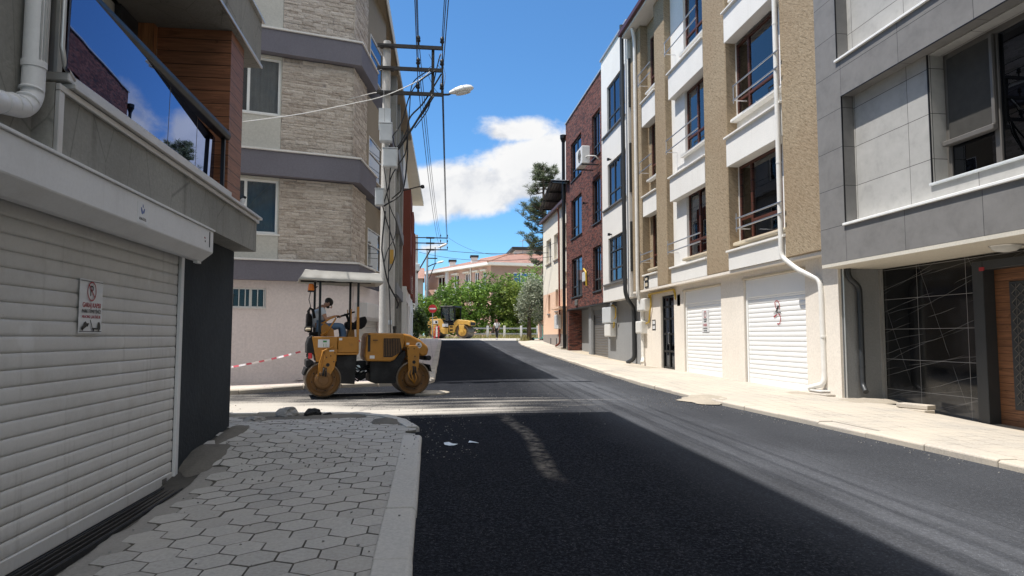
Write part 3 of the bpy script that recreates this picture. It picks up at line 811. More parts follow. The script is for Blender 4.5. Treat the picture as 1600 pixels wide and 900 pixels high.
# slot drain in front of the left shutter
dg = thing('drain_grate', 'long black slotted drain grate in front of the left roller shutter', 'drain grate', (-2.40, 5.2, .10))
mb = MB()
for k in range(4):
    x = -2.52 + k*.052
    mb.box(x, x+.016, 2.6, 7.66, .05, .135 + .0)
y = 2.7
while y < 7.66:
    mb.box(-2.52, -2.348, y, y+.012, .06, .118); y += .30
obj('bars', mb, m_rustarm, dg)
mb = MB(); mb.box(-2.545, -2.522, 2.6, 7.68, .02, .14); mb.box(-2.346, -2.325, 2.6, 7.68, .02, .14); mb.box(-2.545, -2.325, 7.662, 7.68, .02, .138)
obj('grate_frame', mb, m_chassis, dg)
mb = MB(); mb.box(-2.56, -2.32, 2.6, 7.7, -.02, .03); obj('channel', mb, m_dark, dg)
# ---------------------------------------------------------------- windows, shutters, pipes
def window(parent, M, u0, u1, v0, v1, w, fm, glass, mull=(), trans=(), ft=.06, fd=.07, curtain=None, cur=None, back=True, sill=None, sillm=None, name='window', pane_off=.03):
    """framed window in facade coordinates, its glass plane just behind w; trans: (fraction, mullion cell index or None)"""
    mb = MB()
    mb.box(u0, u0+ft, w-fd, w, v0, v1); mb.box(u1-ft, u1, w-fd, w, v0, v1)
    mb.box(u0+ft, u1-ft, w-fd, w, v0, v0+ft); mb.box(u0+ft, u1-ft, w-fd, w, v1-ft, v1)
    cells = [u0+ft] + [u0 + (u1-u0)*m for m in mull] + [u1-ft]
    for m in mull:
        x = u0 + (u1-u0)*m; mb.box(x-ft*.6, x+ft*.6, w-fd-.004, w+.006, v0+ft, v1-ft)
    for fr, k in trans:
        z = v0 + (v1-v0)*fr
        for i in range(len(cells)-1):
            if k is None or k == i:
                a = cells[i] + (ft*.6 if i > 0 else 0); b_ = cells[i+1] - (ft*.6 if i < len(cells)-2 else 0)
                mb.box(a, b_, w-fd-.002, w+.004, z-ft*.5, z+ft*.5)
    f = obj(name, mb, fm, parent, M, bevel=.006)
    mb = MB(); mb.box(u0+ft*.5, u1-ft*.5, w-pane_off-.012, w-pane_off, v0+ft*.5, v1-ft*.5)
    obj('pane', mb, glass, f, M)
    if curtain:
        a, b_, c0, c1 = cur or (0, 1, 0, 1)
        x0 = u0 + (u1-u0)*a; x1 = u0 + (u1-u0)*b_; z0 = v0 + (v1-v0)*c0; z1 = v0 + (v1-v0)*c1
        mb = MB(); n = max(6, int((x1-x0)/.035)); ph = (u0*7.3) % 3
        def cw(i): return w-.16 + .022*math.sin(i*1.35+ph) + .012*math.sin(i*.47+ph*2)
        for i in range(n):
            xa = lerp(x0, x1, i/n); xb = lerp(x0, x1, (i+1)/n)
            mb.quad((xa, cw(i), z0), (xb, cw(i+1), z0), (xb, cw(i+1), z1), (xa, cw(i), z1))
        obj('curtain', mb, curtain, f, M, smooth=True)
    if back:
        mb = MB(); mb.box(u0-.05, u1+.05, w-.75, w-.7, v0-.05, v1+.05)
        mb.box(u0-.05, u0-.03, w-.7, w-fd-.01, v0-.05, v1+.05); mb.box(u1+.03, u1+.05, w-.7, w-fd-.01, v0-.05, v1+.05)
        mb.box(u0-.03, u1+.03, w-.7, w-fd-.01, v0-.05, v0-.03); mb.box(u0-.03, u1+.03, w-.7, w-fd-.01, v1+.03, v1+.05)
        obj('room_behind', mb, m_dark, f, M)
    if sill:
        mb = MB(); mb.box(u0-.06, u1+.06, w-.02, w+sill, v0-.055, v0-.004); obj('sill', mb, sillm or m_beigesill, f, M, bevel=.008)
    return f

def slat_profile(v0, v1, pitch, depth):
    pts = []; n = max(1, round((v1-v0)/pitch)); p = (v1-v0)/n
    for i in range(n):
        z = v0 + i*p
        pts += [(0, z), (depth*.55, z+p*.03), (depth*.9, z+p*.16), (depth, z+p*.42), (depth*.92, z+p*.72), (depth*.72, z+p*.90), (depth*.35, z+p*.955), (-depth*.3, z+p*.975)]
    pts.append((0, v1))
    return pts
def shutter(parent, M, u0, u1, v0, v1, w, mat, pitch=.11, depth=.014, rail=.11, guide=None, gm=None, railmat=None, name='roller_shutter', jit=.0):
    pr = slat_profile(v0+rail, v1, pitch, depth)
    mb = MB(); rs = random.Random(int(abs(u0)*100)); n = 8
    us = [lerp(u0, u1, i/n) for i in range(n+1)]
    for i in range(n):
        for (a, b_) in zip(pr, pr[1:]):
            mb.quad((us[i], w+a[0], a[1]), (us[i+1], w+a[0], a[1]), (us[i+1], w+b_[0], b_[1]), (us[i], w+b_[0], b_[1]))
    s = obj(name, mb, mat, parent, M, smooth=50, weld=True)
    mb = MB(); mb.box(u0, u1, w-.01, w+.02, v0, v0+rail); obj('bottom_rail', mb, railmat or mat, s, M, bevel=.006)
    if guide:
        for a, b_ in guide:
            mb = MB(); mb.box(a, b_, w-.03, w+.045, v0-.02, v1); obj('guide_rail', mb, gm or mat, s, M, bevel=.005)
    return s

def pipe(name, parent, pts, r, mat, M=None, n=12, clamps=(), corr=False):
    """drain pipe with rounded elbows through the given points"""
    P = [Vector(p) for p in pts]; out = [P[0]]
    for a, b_, c_ in zip(P, P[1:], P[2:]):
        d0 = (a-b_).normalized(); d1 = (c_-b_).normalized(); q = min(r*2.2, (a-b_).length*.45, (c_-b_).length*.45)
        for t in (0, .25, .5, .75, 1):
            p0 = b_ + d0*q; p2 = b_ + d1*q
            out.append(p0*(1-t)**2 + b_*2*t*(1-t) + p2*t*t)
    out.append(P[-1])
    mb = MB(); mb.tube(out, r, n)
    o = obj(name, mb, mat, parent, M, smooth=40)
    for cpos, d in clamps:
        mb = MB(); d = Vector(d); cpos = Vector(cpos); mb.tube([cpos-d*.02, cpos+d*.02], r*1.1, n)
        obj('pipe_clamp', mb, mat, o, M, smooth=40)
    return o

# ================================================================ left near building: garage shutter, balcony
L1 = thing('apartment_building', 'grey plastered building with dusty roller shutter and blue glass balcony, left front', 'building', (-2.57, 5, 0))
ML = FL(0.0)           # local u = -s, w = X, v = z
def lwall(name, mb, mat, **k): return obj(name, mb, mat, L1, ML, **k)
mb = MB()
mb.wall(-7.55, -2.45, 0, 2.72, [(-7.43, -2.6, -.1, 2.5)], -2.9, -2.57)
lwall('garage_wall', mb, m_darkwall)
mb = MB(); mb.box(-9.44, -7.553, -3.1, -2.57, -.2, 2.73); mb.box(-9.44, -9.2, -13, -3.1, -.2, 2.73)
lwall('charcoal_wall', mb, m_darkwall)
mb = MB(); mb.box(-2.448, 14, -2.9, -2.42, -.5, 5.26); lwall('street_wall', mb, m_concrete_wall)
# upper storeys (they cast the shade over the near road)
mb = MB()
mb.wall(-9.48, 14, 5.92, 12.5, [(-8.2,-6.6,7.0,8.5),(-5.2,-3.4,7.0,8.5),(-2,-.2,7.0,8.5),(-8.2,-6.6,10,11.5),(-5.2,-3.4,10,11.5),(-2,-.2,10,11.5),(2,4,7,8.5),(2,4,10,11.5)], -2.9, -2.57)
mb.box(-9.48, -9.2, -13, -2.905, 2.735, 12.5)
mb.box(-9.2, 14, -13, -12.7, 0, 12.5); mb.box(13.7, 14, -12.7, -2.9, 0, 12.5)
lwall('upper_wall', mb, m_concrete_wall)
for (a, b_) in ((-8.2,-6.6),(-5.2,-3.4),(-2,-.2),(2,4)):
    for z in (7.0, 10.0):
        window(L1, ML, a, b_, z, z+1.5, -2.63, m_white, m_glass, (.5,), curtain=m_curtain)
mb = MB(); mb.box(-11.5, 14.5, -13.5, -1.95, 12.5, 12.72); rf = lwall('roof', mb, m_concrete)
# balcony slab and parapet
mb = MB(); mb.box(-9.48, -4.44, -3.4, -2.30, 2.735, 3.17)
ps = lwall('balcony_parapet', mb, m_concrete_wall)
mb = MB(); mb.box(-9.52, -4.55, -2.62, -2.235, 3.172, 3.205); mb.box(-9.50, -4.44, -2.298, -2.27, 3.125, 3.168)
mb.box(-4.50, -4.44, -2.298, -2.27, 2.735, 3.122)
obj('edge_trim', mb, m_alu, ps, ML, bevel=.004)
mb = MB(); mb.box(-8.12, -4.50, -2.45, -2.255, 3.207, 3.26); obj('glass_channel', mb, m_alu, ps, ML, bevel=.006)
# glass railing
gl = None
mb = MB(); yw_, pt_ = R(3.2), R(-1.0)                               # one long pane, hung a touch out of line with the slab
P_ = lambda s, z, e: (-s, -2.350 - math.tan(yw_)*(s-6.36) - math.tan(pt_)*(z-3.57) + e, z)
q0 = [P_(4.47,3.262,0), P_(8.06,3.262,0), P_(8.06,3.88,0), P_(4.47,3.88,0)]; q1 = [P_(4.47,3.262,-.012), P_(8.06,3.262,-.012), P_(8.06,3.88,-.012), P_(4.47,3.88,-.012)]
mb.add(q0+q1, [(0,1,2,3),(7,6,5,4),(0,4,5,1),(1,5,6,2),(2,6,7,3),(3,7,4,0)])
rl = lwall('balcony_railing', mb, m_glass_blue)
mb = MB(); mb.prism([(-2.40,3.88),(-2.31,3.88),(-2.29,3.92),(-2.30,3.97),(-2.34,3.99),(-2.40,3.97)], 'x', -8.16, -4.44)
for sm_ in (6.42, 7.32):
    mb2 = MB(); mb2.add([P_(sm_,3.262,.001), P_(sm_+.012,3.262,.001), P_(sm_+.012,3.88,.001), P_(sm_,3.88,.001)], [(0,1,2,3)]); obj('pane_joint', mb2, m_greyframe, rl, ML)
obj('handrail', mb, m_black, rl, ML, bevel=.006)
mb = MB(); mb.box(-8.10, -8.062, -2.375, -2.335, 3.262, 3.88); obj('end_post', mb, m_black, rl, ML)
mb = MB(); mb.tube([(-4.45,-2.275,5.2),(-4.45,-2.275,3.40),(-4.48,-2.268,3.29),(-4.58,-2.262,3.235)], .016, 8); obj('edge_seal', mb, m_alu, rl, ML, smooth=True)
# wall to the left of the balcony, in front plane
mb = MB(); mb.box(-4.438, -2.452, -2.9, -2.425, 2.735, 5.26); lwall('side_wall', mb, m_concrete_wall)
# recessed balcony: back wall with white window, dark strip, wood cladding
mb = MB(); mb.wall(-9.2, -4.6, 3.172, 5.255, [(-7.62,-5.0,3.35,5.05)], -3.75, -3.45); lwall('balcony_back_wall', mb, m_palewall)
window(L1, ML, -7.62, -5.0, 3.35, 5.05, -3.47, m_white, m_glass, (.33,.66), curtain=m_curtain, cur=(0,.9,0,1), ft=.07)
mb = MB(); mb.box(-8.32, -7.75, -3.445, -3.38, 3.21, 5.255); lwall('dark_panel', mb, m_anth)
mb = MB(); mb.box(-8.85, -8.30, -3.20, -2.36, 3.21, 5.255); lwall('wood_cladding', mb, m_wood)
mb = MB(); mb.box(-8.297, -8.20, -3.42, -3.203, 3.21, 5.255); lwall('wood_jamb', mb, m_wood_l)
# upper slab
mb = MB(); mb.box(-9.46, 14, -3.4, -2.30, 5.262, 5.90); us_ = lwall('upper_slab', mb, m_concrete_wall)
mb = MB(); mb.box(-9.50, 14, -2.60, -2.26, 5.902, 5.935); mb.box(-9.475, 14, -2.298, -2.275, 5.262, 5.30); obj('edge_trim', mb, m_alu, us_, ML, bevel=.004)
# roller shutter, its box, number and maker's sticker
sh = shutter(L1, ML, -7.43, -2.6, .13, 2.45, -2.585, m_shutter_l, .108, .011, .10, [(-7.515,-7.43)], m_boxwhite)
mb = MB(); mb.box(-7.26, -7.16, -2.562, -2.555, .155, .205); obj('lock_plate', mb, m_greyframe, sh, ML)
mb = MB(); mb.prism([(-2.566,2.70),(-2.566,2.47),(-2.42,2.385),(-2.36,2.385),(-2.25,2.475),(-2.25,2.70)], 'x', -7.48, -3.76)
bx = lwall('shutter_box', mb, m_boxwhite, bevel=.006)
mb = MB(); mb.box(-7.49, -3.75, -2.566, -2.235, 2.702, 2.722); obj('box_lip', mb, m_boxwhite, bx, ML, bevel=.003)
mb = MB(); mb.box(-7.46, -7.34, -2.40, -2.36, 2.36, 2.383); obj('roller_guide', mb, m_offwhite, bx, ML)
MT = ML @ frame((-1,0,0),(0,-1,0),(0,0,0))
def LS(s, z, X):   # lettering frame on the left facades: text runs away from the camera, faces +X
    return frame((0,1,0), (-1,0,0), (X, s, z))
lettering('1', .235, m_blackink, bx, LS(7.35, 2.592, -2.2475), 'house_number', 1.0)
lettering('No', .022, m_redink, bx, LS(7.20, 2.60, -2.2475))
lettering('12', .026, m_blackink, bx, LS(7.21, 2.565, -2.2475))
st = thing('sticker', 'small white sticker with blue leaf logo on the left shutter box', 'sticker', (-2.247, 5.68, 2.58))
mb = MB(); mb.box(-5.775, -5.575, -2.2495, -2.247, 2.492, 2.655); obj('backing', mb, m_sticker, st, ML)
def leafshape(cx, cz, L, wd, ang):
    out = []
    for k in range(16):
        t = 2*PI*k/16; a = L*math.cos(t); b_ = wd*math.sin(t)*(1 - .25*math.cos(t))
        out.append((cx + a*math.sin(ang) + b_*math.cos(ang), cz + a*math.cos(ang) - b_*math.sin(ang)))
    return out
mb = MB()
for cx, cz, L, wd, an in ((-5.652,2.592,.030,.012,.5),(-5.694,2.596,.024,.010,-.5),(-5.672,2.632,.014,.006,.15)):
    mb.prism([(p[0], p[1]) for p in leafshape(cx, cz, L, wd, an)], 'y', -2.2469, -2.2455)
obj('logo', mb, m_blueink, st, ML)
lettering('ADIGÜZEL', .030, m_blackink, st, LS(5.675, 2.527, -2.2465), 'lettering', .95, depth=.0008)

# no-parking sheet on the shutter
sg = thing('no_parking_sign', 'wavy edged white no parking sheet on the left roller shutter', 'sign', (-2.56, 5.58, 1.82))
mb = MB(); n = 28; sL, sR = 5.40, 5.765; z0, z1 = 1.625, 2.035
def wave(z): return .006*math.sin((z-.23)/.112*2*PI)
rowsL = [(z0 + (z1-z0)*i/n) for i in range(n+1)]
for i in range(n):
    a, b_ = rowsL[i], rowsL[i+1]
    for w0 in (0,):
        mb.quad((-sL+wave(a)*1.2, -2.560+wave(a)*.5, a), (-sR+wave(a)*1.6, -2.560+wave(a)*.5, a), (-sR+wave(b_)*1.6, -2.560+wave(b_)*.5, b_), (-sL+wave(b_)*1.2, -2.560+wave(b_)*.5, b_))
obj('sheet', mb, m_sticker, sg, ML, smooth=True, weld=True)
mb = MB()
for a, b_, zz0, zz1 in ((-5.755,-5.41,2.018,2.023),(-5.755,-5.41,1.637,1.642)): mb.box(a, b_, -2.5565, -2.5555, zz0, zz1)
obj('border', mb, m_blackink, sg, ML)
X_ = -2.5545
mb = MB(); cz = 1.945; cu = -5.578
ring = []
for k in range(40):
    t0 = 2*PI*k/40; t1 = 2*PI*(k+1)/40
    for (ra, rb) in ((.060, .070),):
        mb.add([(cu+ra*math.cos(t0), X_, cz+ra*1.08*math.sin(t0)), (cu+rb*math.cos(t0), X_, cz+rb*1.08*math.sin(t0)), (cu+rb*math.cos(t1), X_, cz+rb*1.08*math.sin(t1)), (cu+ra*math.cos(t1), X_, cz+ra*1.08*math.sin(t1))], [(0,1,2,3)])
d = .047
mb.add([(cu+d-.004, X_+.0012, cz+d+.004), (cu+d+.004, X_+.0012, cz+d-.004), (cu-d+.004, X_+.0012, cz-d-.004), (cu-d-.004, X_+.0012, cz-d+.004)], [(0,1,2,3)])
obj('prohibition_ring', mb, m_redink, sg, ML)
lettering('P', .115, m_blackink, sg, LS(5.575, 1.945, X_-.0004), 'letter', .95, depth=.0006)
lettering('GARAJ KAPISI', .052, m_redink, sg, LS(5.585, 1.838, X_), 'lettering', .92, depth=.0008)
lettering('PARK ETMEYİNİZ', .038, m_blackink, sg, LS(5.585, 1.791, X_), 'lettering', .98, depth=.0008)
lettering('ARACINIZ ÇEKTİRİLİR', .0285, m_redink, sg, LS(5.585, 1.750, X_), 'lettering', .98, depth=.0008)
mb = MB()
def poly(pts): mb.add([(-p[0], X_, p[1]) for p in pts], [tuple(range(len(pts)))])
poly([(5.60,1.655),(5.735,1.655),(5.735,1.667),(5.60,1.667)])                        # tow truck bed
poly([(5.685,1.667),(5.735,1.667),(5.733,1.690),(5.722,1.712),(5.690,1.712)])          # cab
poly([(5.60,1.667),(5.612,1.667),(5.572,1.730),(5.564,1.724)])                         # jib
poly([(5.432,1.655),(5.452,1.648),(5.545,1.688),(5.55,1.704),(5.520,1.700),(5.500,1.716),(5.470,1.704),(5.463,1.684),(5.436,1.672)])   # towed car
for cx, cz_, r in ((5.625,1.653,.012),(5.712,1.653,.012),(5.455,1.655,.011),(5.528,1.686,.011)):
    poly([(cx+r*math.cos(2*PI*k/12), cz_+r*math.sin(2*PI*k/12)) for k in range(12)])
obj('tow_truck_mark', mb, m_blackink, sg, ML)

# white drain pipe with elbow (oval, ribbed)
pts = [(-4.30,-2.35,5.26),(-4.30,-2.35,3.02),(-4.22,-2.35,2.93),(-3.85,-2.35,2.86),(-3.3,-2.35,2.82)]
pp = pipe('drain_pipe', L1, pts, .062, m_boxwhite, ML, 16, [((-4.30,-2.35,3.22),(0,0,1))])
mb = MB()
for k in range(5):
    a = PI*.5 + (k-2)*.32
    x = -4.30 + .062*math.cos(a)*1.02; y = -2.35 + .062*math.sin(a)*1.02
    mb.rod((x,y,5.26),(x,y,3.24), .006, 6)
obj('pipe_rib', mb, m_boxwhite, pp, ML, smooth=True)
for k, (u, z, t) in enumerate([(-4.285,3.06,.2),(-4.25,2.985,.6),(-4.19,2.935,1.0),(-4.10,2.915,1.25),(-4.0,2.89,1.35),(-3.9,2.872,1.4),(-3.8,2.855,1.45)]):
    mb = MB(); d_ = Vector((math.sin(t),0,-math.cos(t))); c_ = Vector((u,-2.35,z)); mb.tube([c_-d_*.006, c_+d_*.006], .0665, 14)
    obj('elbow_rib', mb, m_boxwhite, pp, ML, smooth=True)
# small blue bottle-like thing wedged on the parapet end
bt = thing('bottle', 'small blue and white bottle lying on the balcony edge by the wood cladding', 'bottle', (-2.38, 8.98, 3.21))
Mb = Matrix.Translation((-2.42, 8.97, 3.206)) @ Matrix.Rotation(R(28), 4, 'Y')
mb = MB(); mb.lathe((0,0,0), 'z', [(.030,0),(.033,.01),(.033,.13),(.026,.16),(.014,.175)], 16); obj('bottle_body', mb, m_sticker, bt, Mb, smooth=40)
mb = MB(); mb.lathe((0,0,0), 'z', [(.0345,.03),(.0345,.10)], 16); obj('bottle_label', mb, m_blueink, bt, Mb, smooth=40)
mb = MB(); mb.lathe((0,0,0), 'z', [(.018,.174),(.018,.205)], 12); obj('bottle_cap', mb, m_black, bt, Mb, smooth=40)
def stone_face(mb, u0, u1, v0, v1, w, seed):
    """rows of split-faced stone strips, each its own block standing a little proud or back"""
    r = random.Random(seed); z = v0
    while z < v1 - .02:
        h = min(r.uniform(.055, .11), v1 - z); h = h if v1 - z - h > .04 else v1 - z
        u = u0 - r.uniform(0, .3)
        while u < u1 - .01:
            L = r.uniform(.16, .58); a = max(u, u0); b_ = min(u+L, u1); u += L
            if b_ - a < .03: continue
            d = w + r.uniform(.004, .026); n = max(2, round((b_-a)/.055)); m = 3
            a2, b2, z0, z1 = a+.002, b_-.002, z+.002, z+h-.002; vs = []
            for j in range(m+1):
                for i in range(n+1):
                    x = lerp(a2, b2, i/n); zz = lerp(z0, z1, j/m); e_ = i in (0, n) or j in (0, m)
                    vs.append((x, d + .013*mnoise.noise(Vector((x*9, zz*14, seed))) + .008*mnoise.noise(Vector((x*25, zz*30, seed))) - (.007 if e_ else 0), zz))
            k = len(vs); fs = [(j*(n+1)+i, j*(n+1)+i+1, (j+1)*(n+1)+i+1, (j+1)*(n+1)+i) for j in range(m) for i in range(n)]
            vs += [(a2, w-.01, z0), (b2, w-.01, z0), (b2, w-.01, z1), (a2, w-.01, z1)]
            bot = list(range(n+1)); top = [m*(n+1)+i for i in range(n+1)]; lf = [j*(n+1) for j in range(m+1)]; rt = [j*(n+1)+n for j in range(m+1)]
            fs += [tuple(bot[::-1] + [k, k+1]), tuple(top + [k+2, k+3]), tuple(lf + [k+3, k]), tuple(rt[::-1] + [k+1, k+2])]
            mb.add(vs, fs)
        z += h
# ================================================================ travertine corner building across the side street
L2 = thing('apartment_building', 'corner apartment block with travertine panels and slate grey bands behind the roller', 'building', (-2.08, 19.03, .4))
CO = Vector((-2.08, 19.03)); fx = Vector((-.961,-.276)); fy = Vector((.276,-.961))
M2 = frame((fx.x,fx.y,0), (fy.x,fy.y,0), (CO.x,CO.y,0))
def l2(name, mb, mat, M=M2, **k): return obj(name, mb, mat, L2, M, **k)
mb = MB(); mb.wall(-.02, 11, -.3, 3.06, [(2.19,3.06,2.35,2.86)], -.3, 0); l2('ground_floor_wall', mb, m_pinkwall)
for (z0, z1) in ((3.60, 5.80), (6.52, 9.10), (9.80, 12.6)):
    mb = MB(); mb.box(0, 1.925, -.3, -.03, z0, z1); bk = l2('stone_panel', mb, m_stonebase)
    mb = MB(); stone_face(mb, 0.0, 1.925, z0, z1, -.025, int(z0*10)); obj('split_stone', mb, m_split, bk, M2)
    wl = z0 + (.70 if z0 < 4 else .98); wh = z1 - .06
    mb = MB(); mb.wall(1.93, 11, z0, z1, [(1.95,3.5,wl,wh),(5,7,wl,wh),(8.2,10.2,wl,wh)], -.3, -.02); l2('upper_wall', mb, m_palewall)
    window(L2, M2, 1.95, 3.5, wl, wh, -.10, m_white, m_glass_low, (.52,), curtain=m_curtain_green if z0 < 4 else m_curtain_grey, cur=(0,.5,0,1), ft=.06, sill=.10, sillm=m_whitep)
    window(L2, M2, 5, 7, wl, wh, -.10, m_white, m_glass, (.5,), curtain=m_curtain, ft=.06)
# slate bands wrapping the corner
for (z0, z1) in ((3.06, 3.56), (5.82, 6.46), (9.12, 9.74)):
    fl = (CO + fx*11 + fy*.20); pts = [(fl.x, fl.y), (-1.88, 18.88), (-1.60, 21.05), (-2.2, 21.3), (-2.6, 19.6), (CO.x + fx.x*11, CO.y + fx.y*11 + .3)]
    mb = MB(); mb.prism(pts, 'z', z0, z1); bd = l2('band', mb, m_bandp, Matrix.Identity(4))
    mb = MB(); pt = [(fl.x, fl.y-.04), (-1.85, 18.84), (-1.56, 21.07), (-2.2, 21.33), (-2.6, 19.6), (fl.x+.1, fl.y+.5)]
    mb.prism(pt, 'z', z1+.003, z1+.05); obj('band_coping', mb, m_whitep, bd, None, bevel=.006)
# side face, seen very obliquely
d = Vector((.23, 1.57)).normalized(); M2s = frame((-d.x,-d.y,0), (d.y,-d.x,0), (CO.x, CO.y, 0))     # u = -(distance along the side)
for (z0, z1) in ((3.62, 5.80), (6.52, 9.10), (9.80, 12.6)):
    mb = MB(); mb.box(-1.55, -.302, -.3, -.03, z0, z1); bk = l2('stone_panel', mb, m_stonebase, M2s)
    mb = MB(); stone_face(mb, -1.55, .03, z0, z1, -.025, int(z0*10)+5); obj('split_stone', mb, m_split, bk, M2s)
    mb = MB(); mb.wall(-4.6, -1.56, z0, z1, [(-4.2,-2.3,z0+.12,z0+1.35)], -.35, -.12); l2('side_wall', mb, m_tanwall, M2s)
    window(L2, M2s, -4.2, -2.3, z0+.12, z0+1.35, -.11, m_white, m_glass_dark, (), ((.6,None),), ft=.03)
mb = MB(); mb.wall(-4.6, -.30, -.3, 3.06, [(-3.4,-.55,-.4,2.55)], -.35, 0); l2('side_wall', mb, m_pinkwall, M2s)
shutter(L2, M2s, -3.4, -.55, .42, 2.55, -.08, m_offwhite, .11, .014, .1)
mb = MB(); mb.prism([(-.05,2.55),(-.05,2.18),(.25,2.05),(.34,2.15),(.34,2.55)], 'x', -3.5, -.45); l2('shutter_box', mb, m_boxwhite, M2s, bevel=.008)
# second projecting bay farther along
mb = MB(); mb.box(-5, -1.62, 23.0, 27.8, -.3, 12.6); l2('bay_wall', mb, m_tanwall, None)
for (z0, z1) in ((3.06, 3.56), (5.82, 6.46), (9.12, 9.74)):
    mb = MB(); mb.box(-2.4, -1.42, 22.6, 27.9, z0, z1); bd = l2('band', mb, m_bandp, None)
for z0 in (3.9, 6.9, 10.0):
    f = MB(); FLM = FL(-1.62)
    window(L2, FLM, -26.6, -24.2, z0, z0+1.5, .03, m_white, m_glass, (.5,), curtain=m_curtain, back=False)
# roof with wide eaves (soffit seen from below)
mb = MB(); mb.prism([(-14,15.7),(-3.0,18.5),(-1.52,18.6),(-1.28,28.3),(-14,28.3)], 'z', 12.60, 12.86); rf = l2('roof', mb, m_tanwall, None)
mb = MB(); mb.prism([(-1.52,18.6),(-1.49,18.6),(-1.25,28.3),(-1.28,28.3)], 'z', 12.52, 12.90); obj('fascia', mb, m_soffit, rf, None)
mb = MB(); mb.box(-14, -3.0, 20, 27.8, 0, 12.6); l2('rear_wall', mb, m_palewall, None)
# barred basement window
g = window(L2, M2, 2.19, 3.06, 2.35, 2.86, -.05, m_white, m_glass_low, (.45,), back=True, ft=.035)
mb = MB()
for k in range(6): mb.rod((2.25+k*.15, .02, 2.36), (2.25+k*.15, .02, 2.85), .012, 6)
mb.box(2.17, 3.08, .0, .03, 2.325, 2.348)
obj('window_bars', mb, m_offwhite, g, M2)

# ================================================================ grey block with columns, then the red one
L3 = thing('apartment_building', 'narrow grey apartment block with tall columns between the travertine block and the red block', 'building', (-1.6, 33, .7))
def l3(name, mb, mat, **k): return obj(name, mb, mat, L3, FL(0), **k)
hol = [(-a-1.5, -a, z, z+1.5) for a in (30.2, 33.6) for z in (4.2, 7.2, 10.1)]
mb = MB(); mb.wall(-38, -28.35, 0, 12.7, hol, -2.2, -1.62); l3('wall', mb, m_greyp)
for h in hol: window(L3, FL(0), *h, -1.75, m_white, m_glass, (.5,), curtain=m_curtain, back=True)
for a in (28.6, 32.2, 36.4):
    mb = MB(); mb.box(-a-.55, -a, -1.615, -1.38, 0, 12.7); l3('column', mb, m_concrete_wall)
for z in (3.4, 6.4, 9.4):
    mb = MB(); mb.box(-36.3, -29.2, -1.612, -1.30, z, z+.5); l3('balcony_slab', mb, m_greyp)
shutter(L3, FL(0), -35.6, -33.0, .75, 3.1, -1.60, m_greyframe, .12, .014, .1)
mb = MB(); mb.prism([(-14,28.35),(-1.27,28.35),(-.98,38.2),(-14,38.2)], 'z', 12.62, 12.90); obj('roof', mb, m_tanwall, L3)
mb = MB(); mb.box(28.4, 38, -13, -2.25, 0, 12.6); obj('rear_wall', mb, m_greyp, L3, frame((0,1,0),(-1,0,0),(-15.2,0,0)))

L4 = thing('apartment_building', 'apartment block with dark red bays over a white ground floor beyond the grey block', 'building', (-1.2, 46, 1.0))
def l4(name, mb, mat, **k): return obj(name, mb, mat, L4, FL(0), **k)
mb = MB(); mb.wall(-56, -38.3, 0, 4.4, [(-42.4,-39.2,.3,3.6),(-46.6,-44.0,.3,3.6),(-53,-50.6,1.9,3.4)], -1.8, -1.20); l4('ground_floor_wall', mb, m_whitep)
shutter(L4, FL(0), -42.4, -39.2, .9, 3.6, -1.4, m_greyframe, .12, .014, .1); shutter(L4, FL(0), -46.6, -44.0, 1.0, 3.6, -1.4, m_shutter_r, .12, .014, .1)
window(L4, FL(0), -53, -50.6, 1.9, 3.4, -1.3, m_white, m_glass, (.5,), curtain=m_curtain)
mb = MB(); mb.wall(-56, -38.3, 4.4, 12.6, [(-46.2,-44.6,5.2,6.8),(-46.2,-44.6,8.0,9.5),(-52.6,-51.2,5.2,6.8),(-52.6,-51.2,8,9.5)], -2.0, -1.45); l4('upper_wall', mb, m_creamp)
for z in (5.2, 8.0):
    window(L4, FL(0), -46.2, -44.6, z, z+1.55, -1.55, m_white, m_glass, (.5,), curtain=m_curtain); window(L4, FL(0), -52.6, -51.2, z, z+1.55, -1.55, m_white, m_glass, (.5,), curtain=m_curtain)
for a, b_, z0, z1 in ((39.2, 43.6, 4.3, 10.1), (47.2, 50.4, 4.3, 10.2), (53.2, 55.9, 4.3, 9.6)):
    mb = MB(); mb.wall(-b_, -a, z0, z1, [(-b_+.8,-a-.8,z0+.9,z0+2.3),(-b_+.8,-a-.8,z0+3.6,z0+5.0)], -1.445, -1.02); bay = l4('red_bay', mb, m_redp)
    for q in (.9, 3.6): window(L4, FL(0), -b_+.8, -a-.8, z0+q, z0+q+1.4, -1.1, m_white, m_glass, (.5,), curtain=m_curtain, back=False)
mb = MB()
for k in range(9): mb.rod((-46.8, -1.05, 4.5+k*.13), (-44.2, -1.05, 4.5+k*.13), .012, 6)
l4('balcony_rails', mb, m_white)
mb = MB(); mb.prism([(-14,38.25),(-.97,38.25),(-.42,57.6),(-14,57.6)], 'z', 12.62, 12.92); obj('roof', mb, m_soffit, L4)
mb = MB(); mb.box(-14, -2.05, 38.3, 56, 0, 12.6); obj('rear_wall', mb, m_creamp, L4)

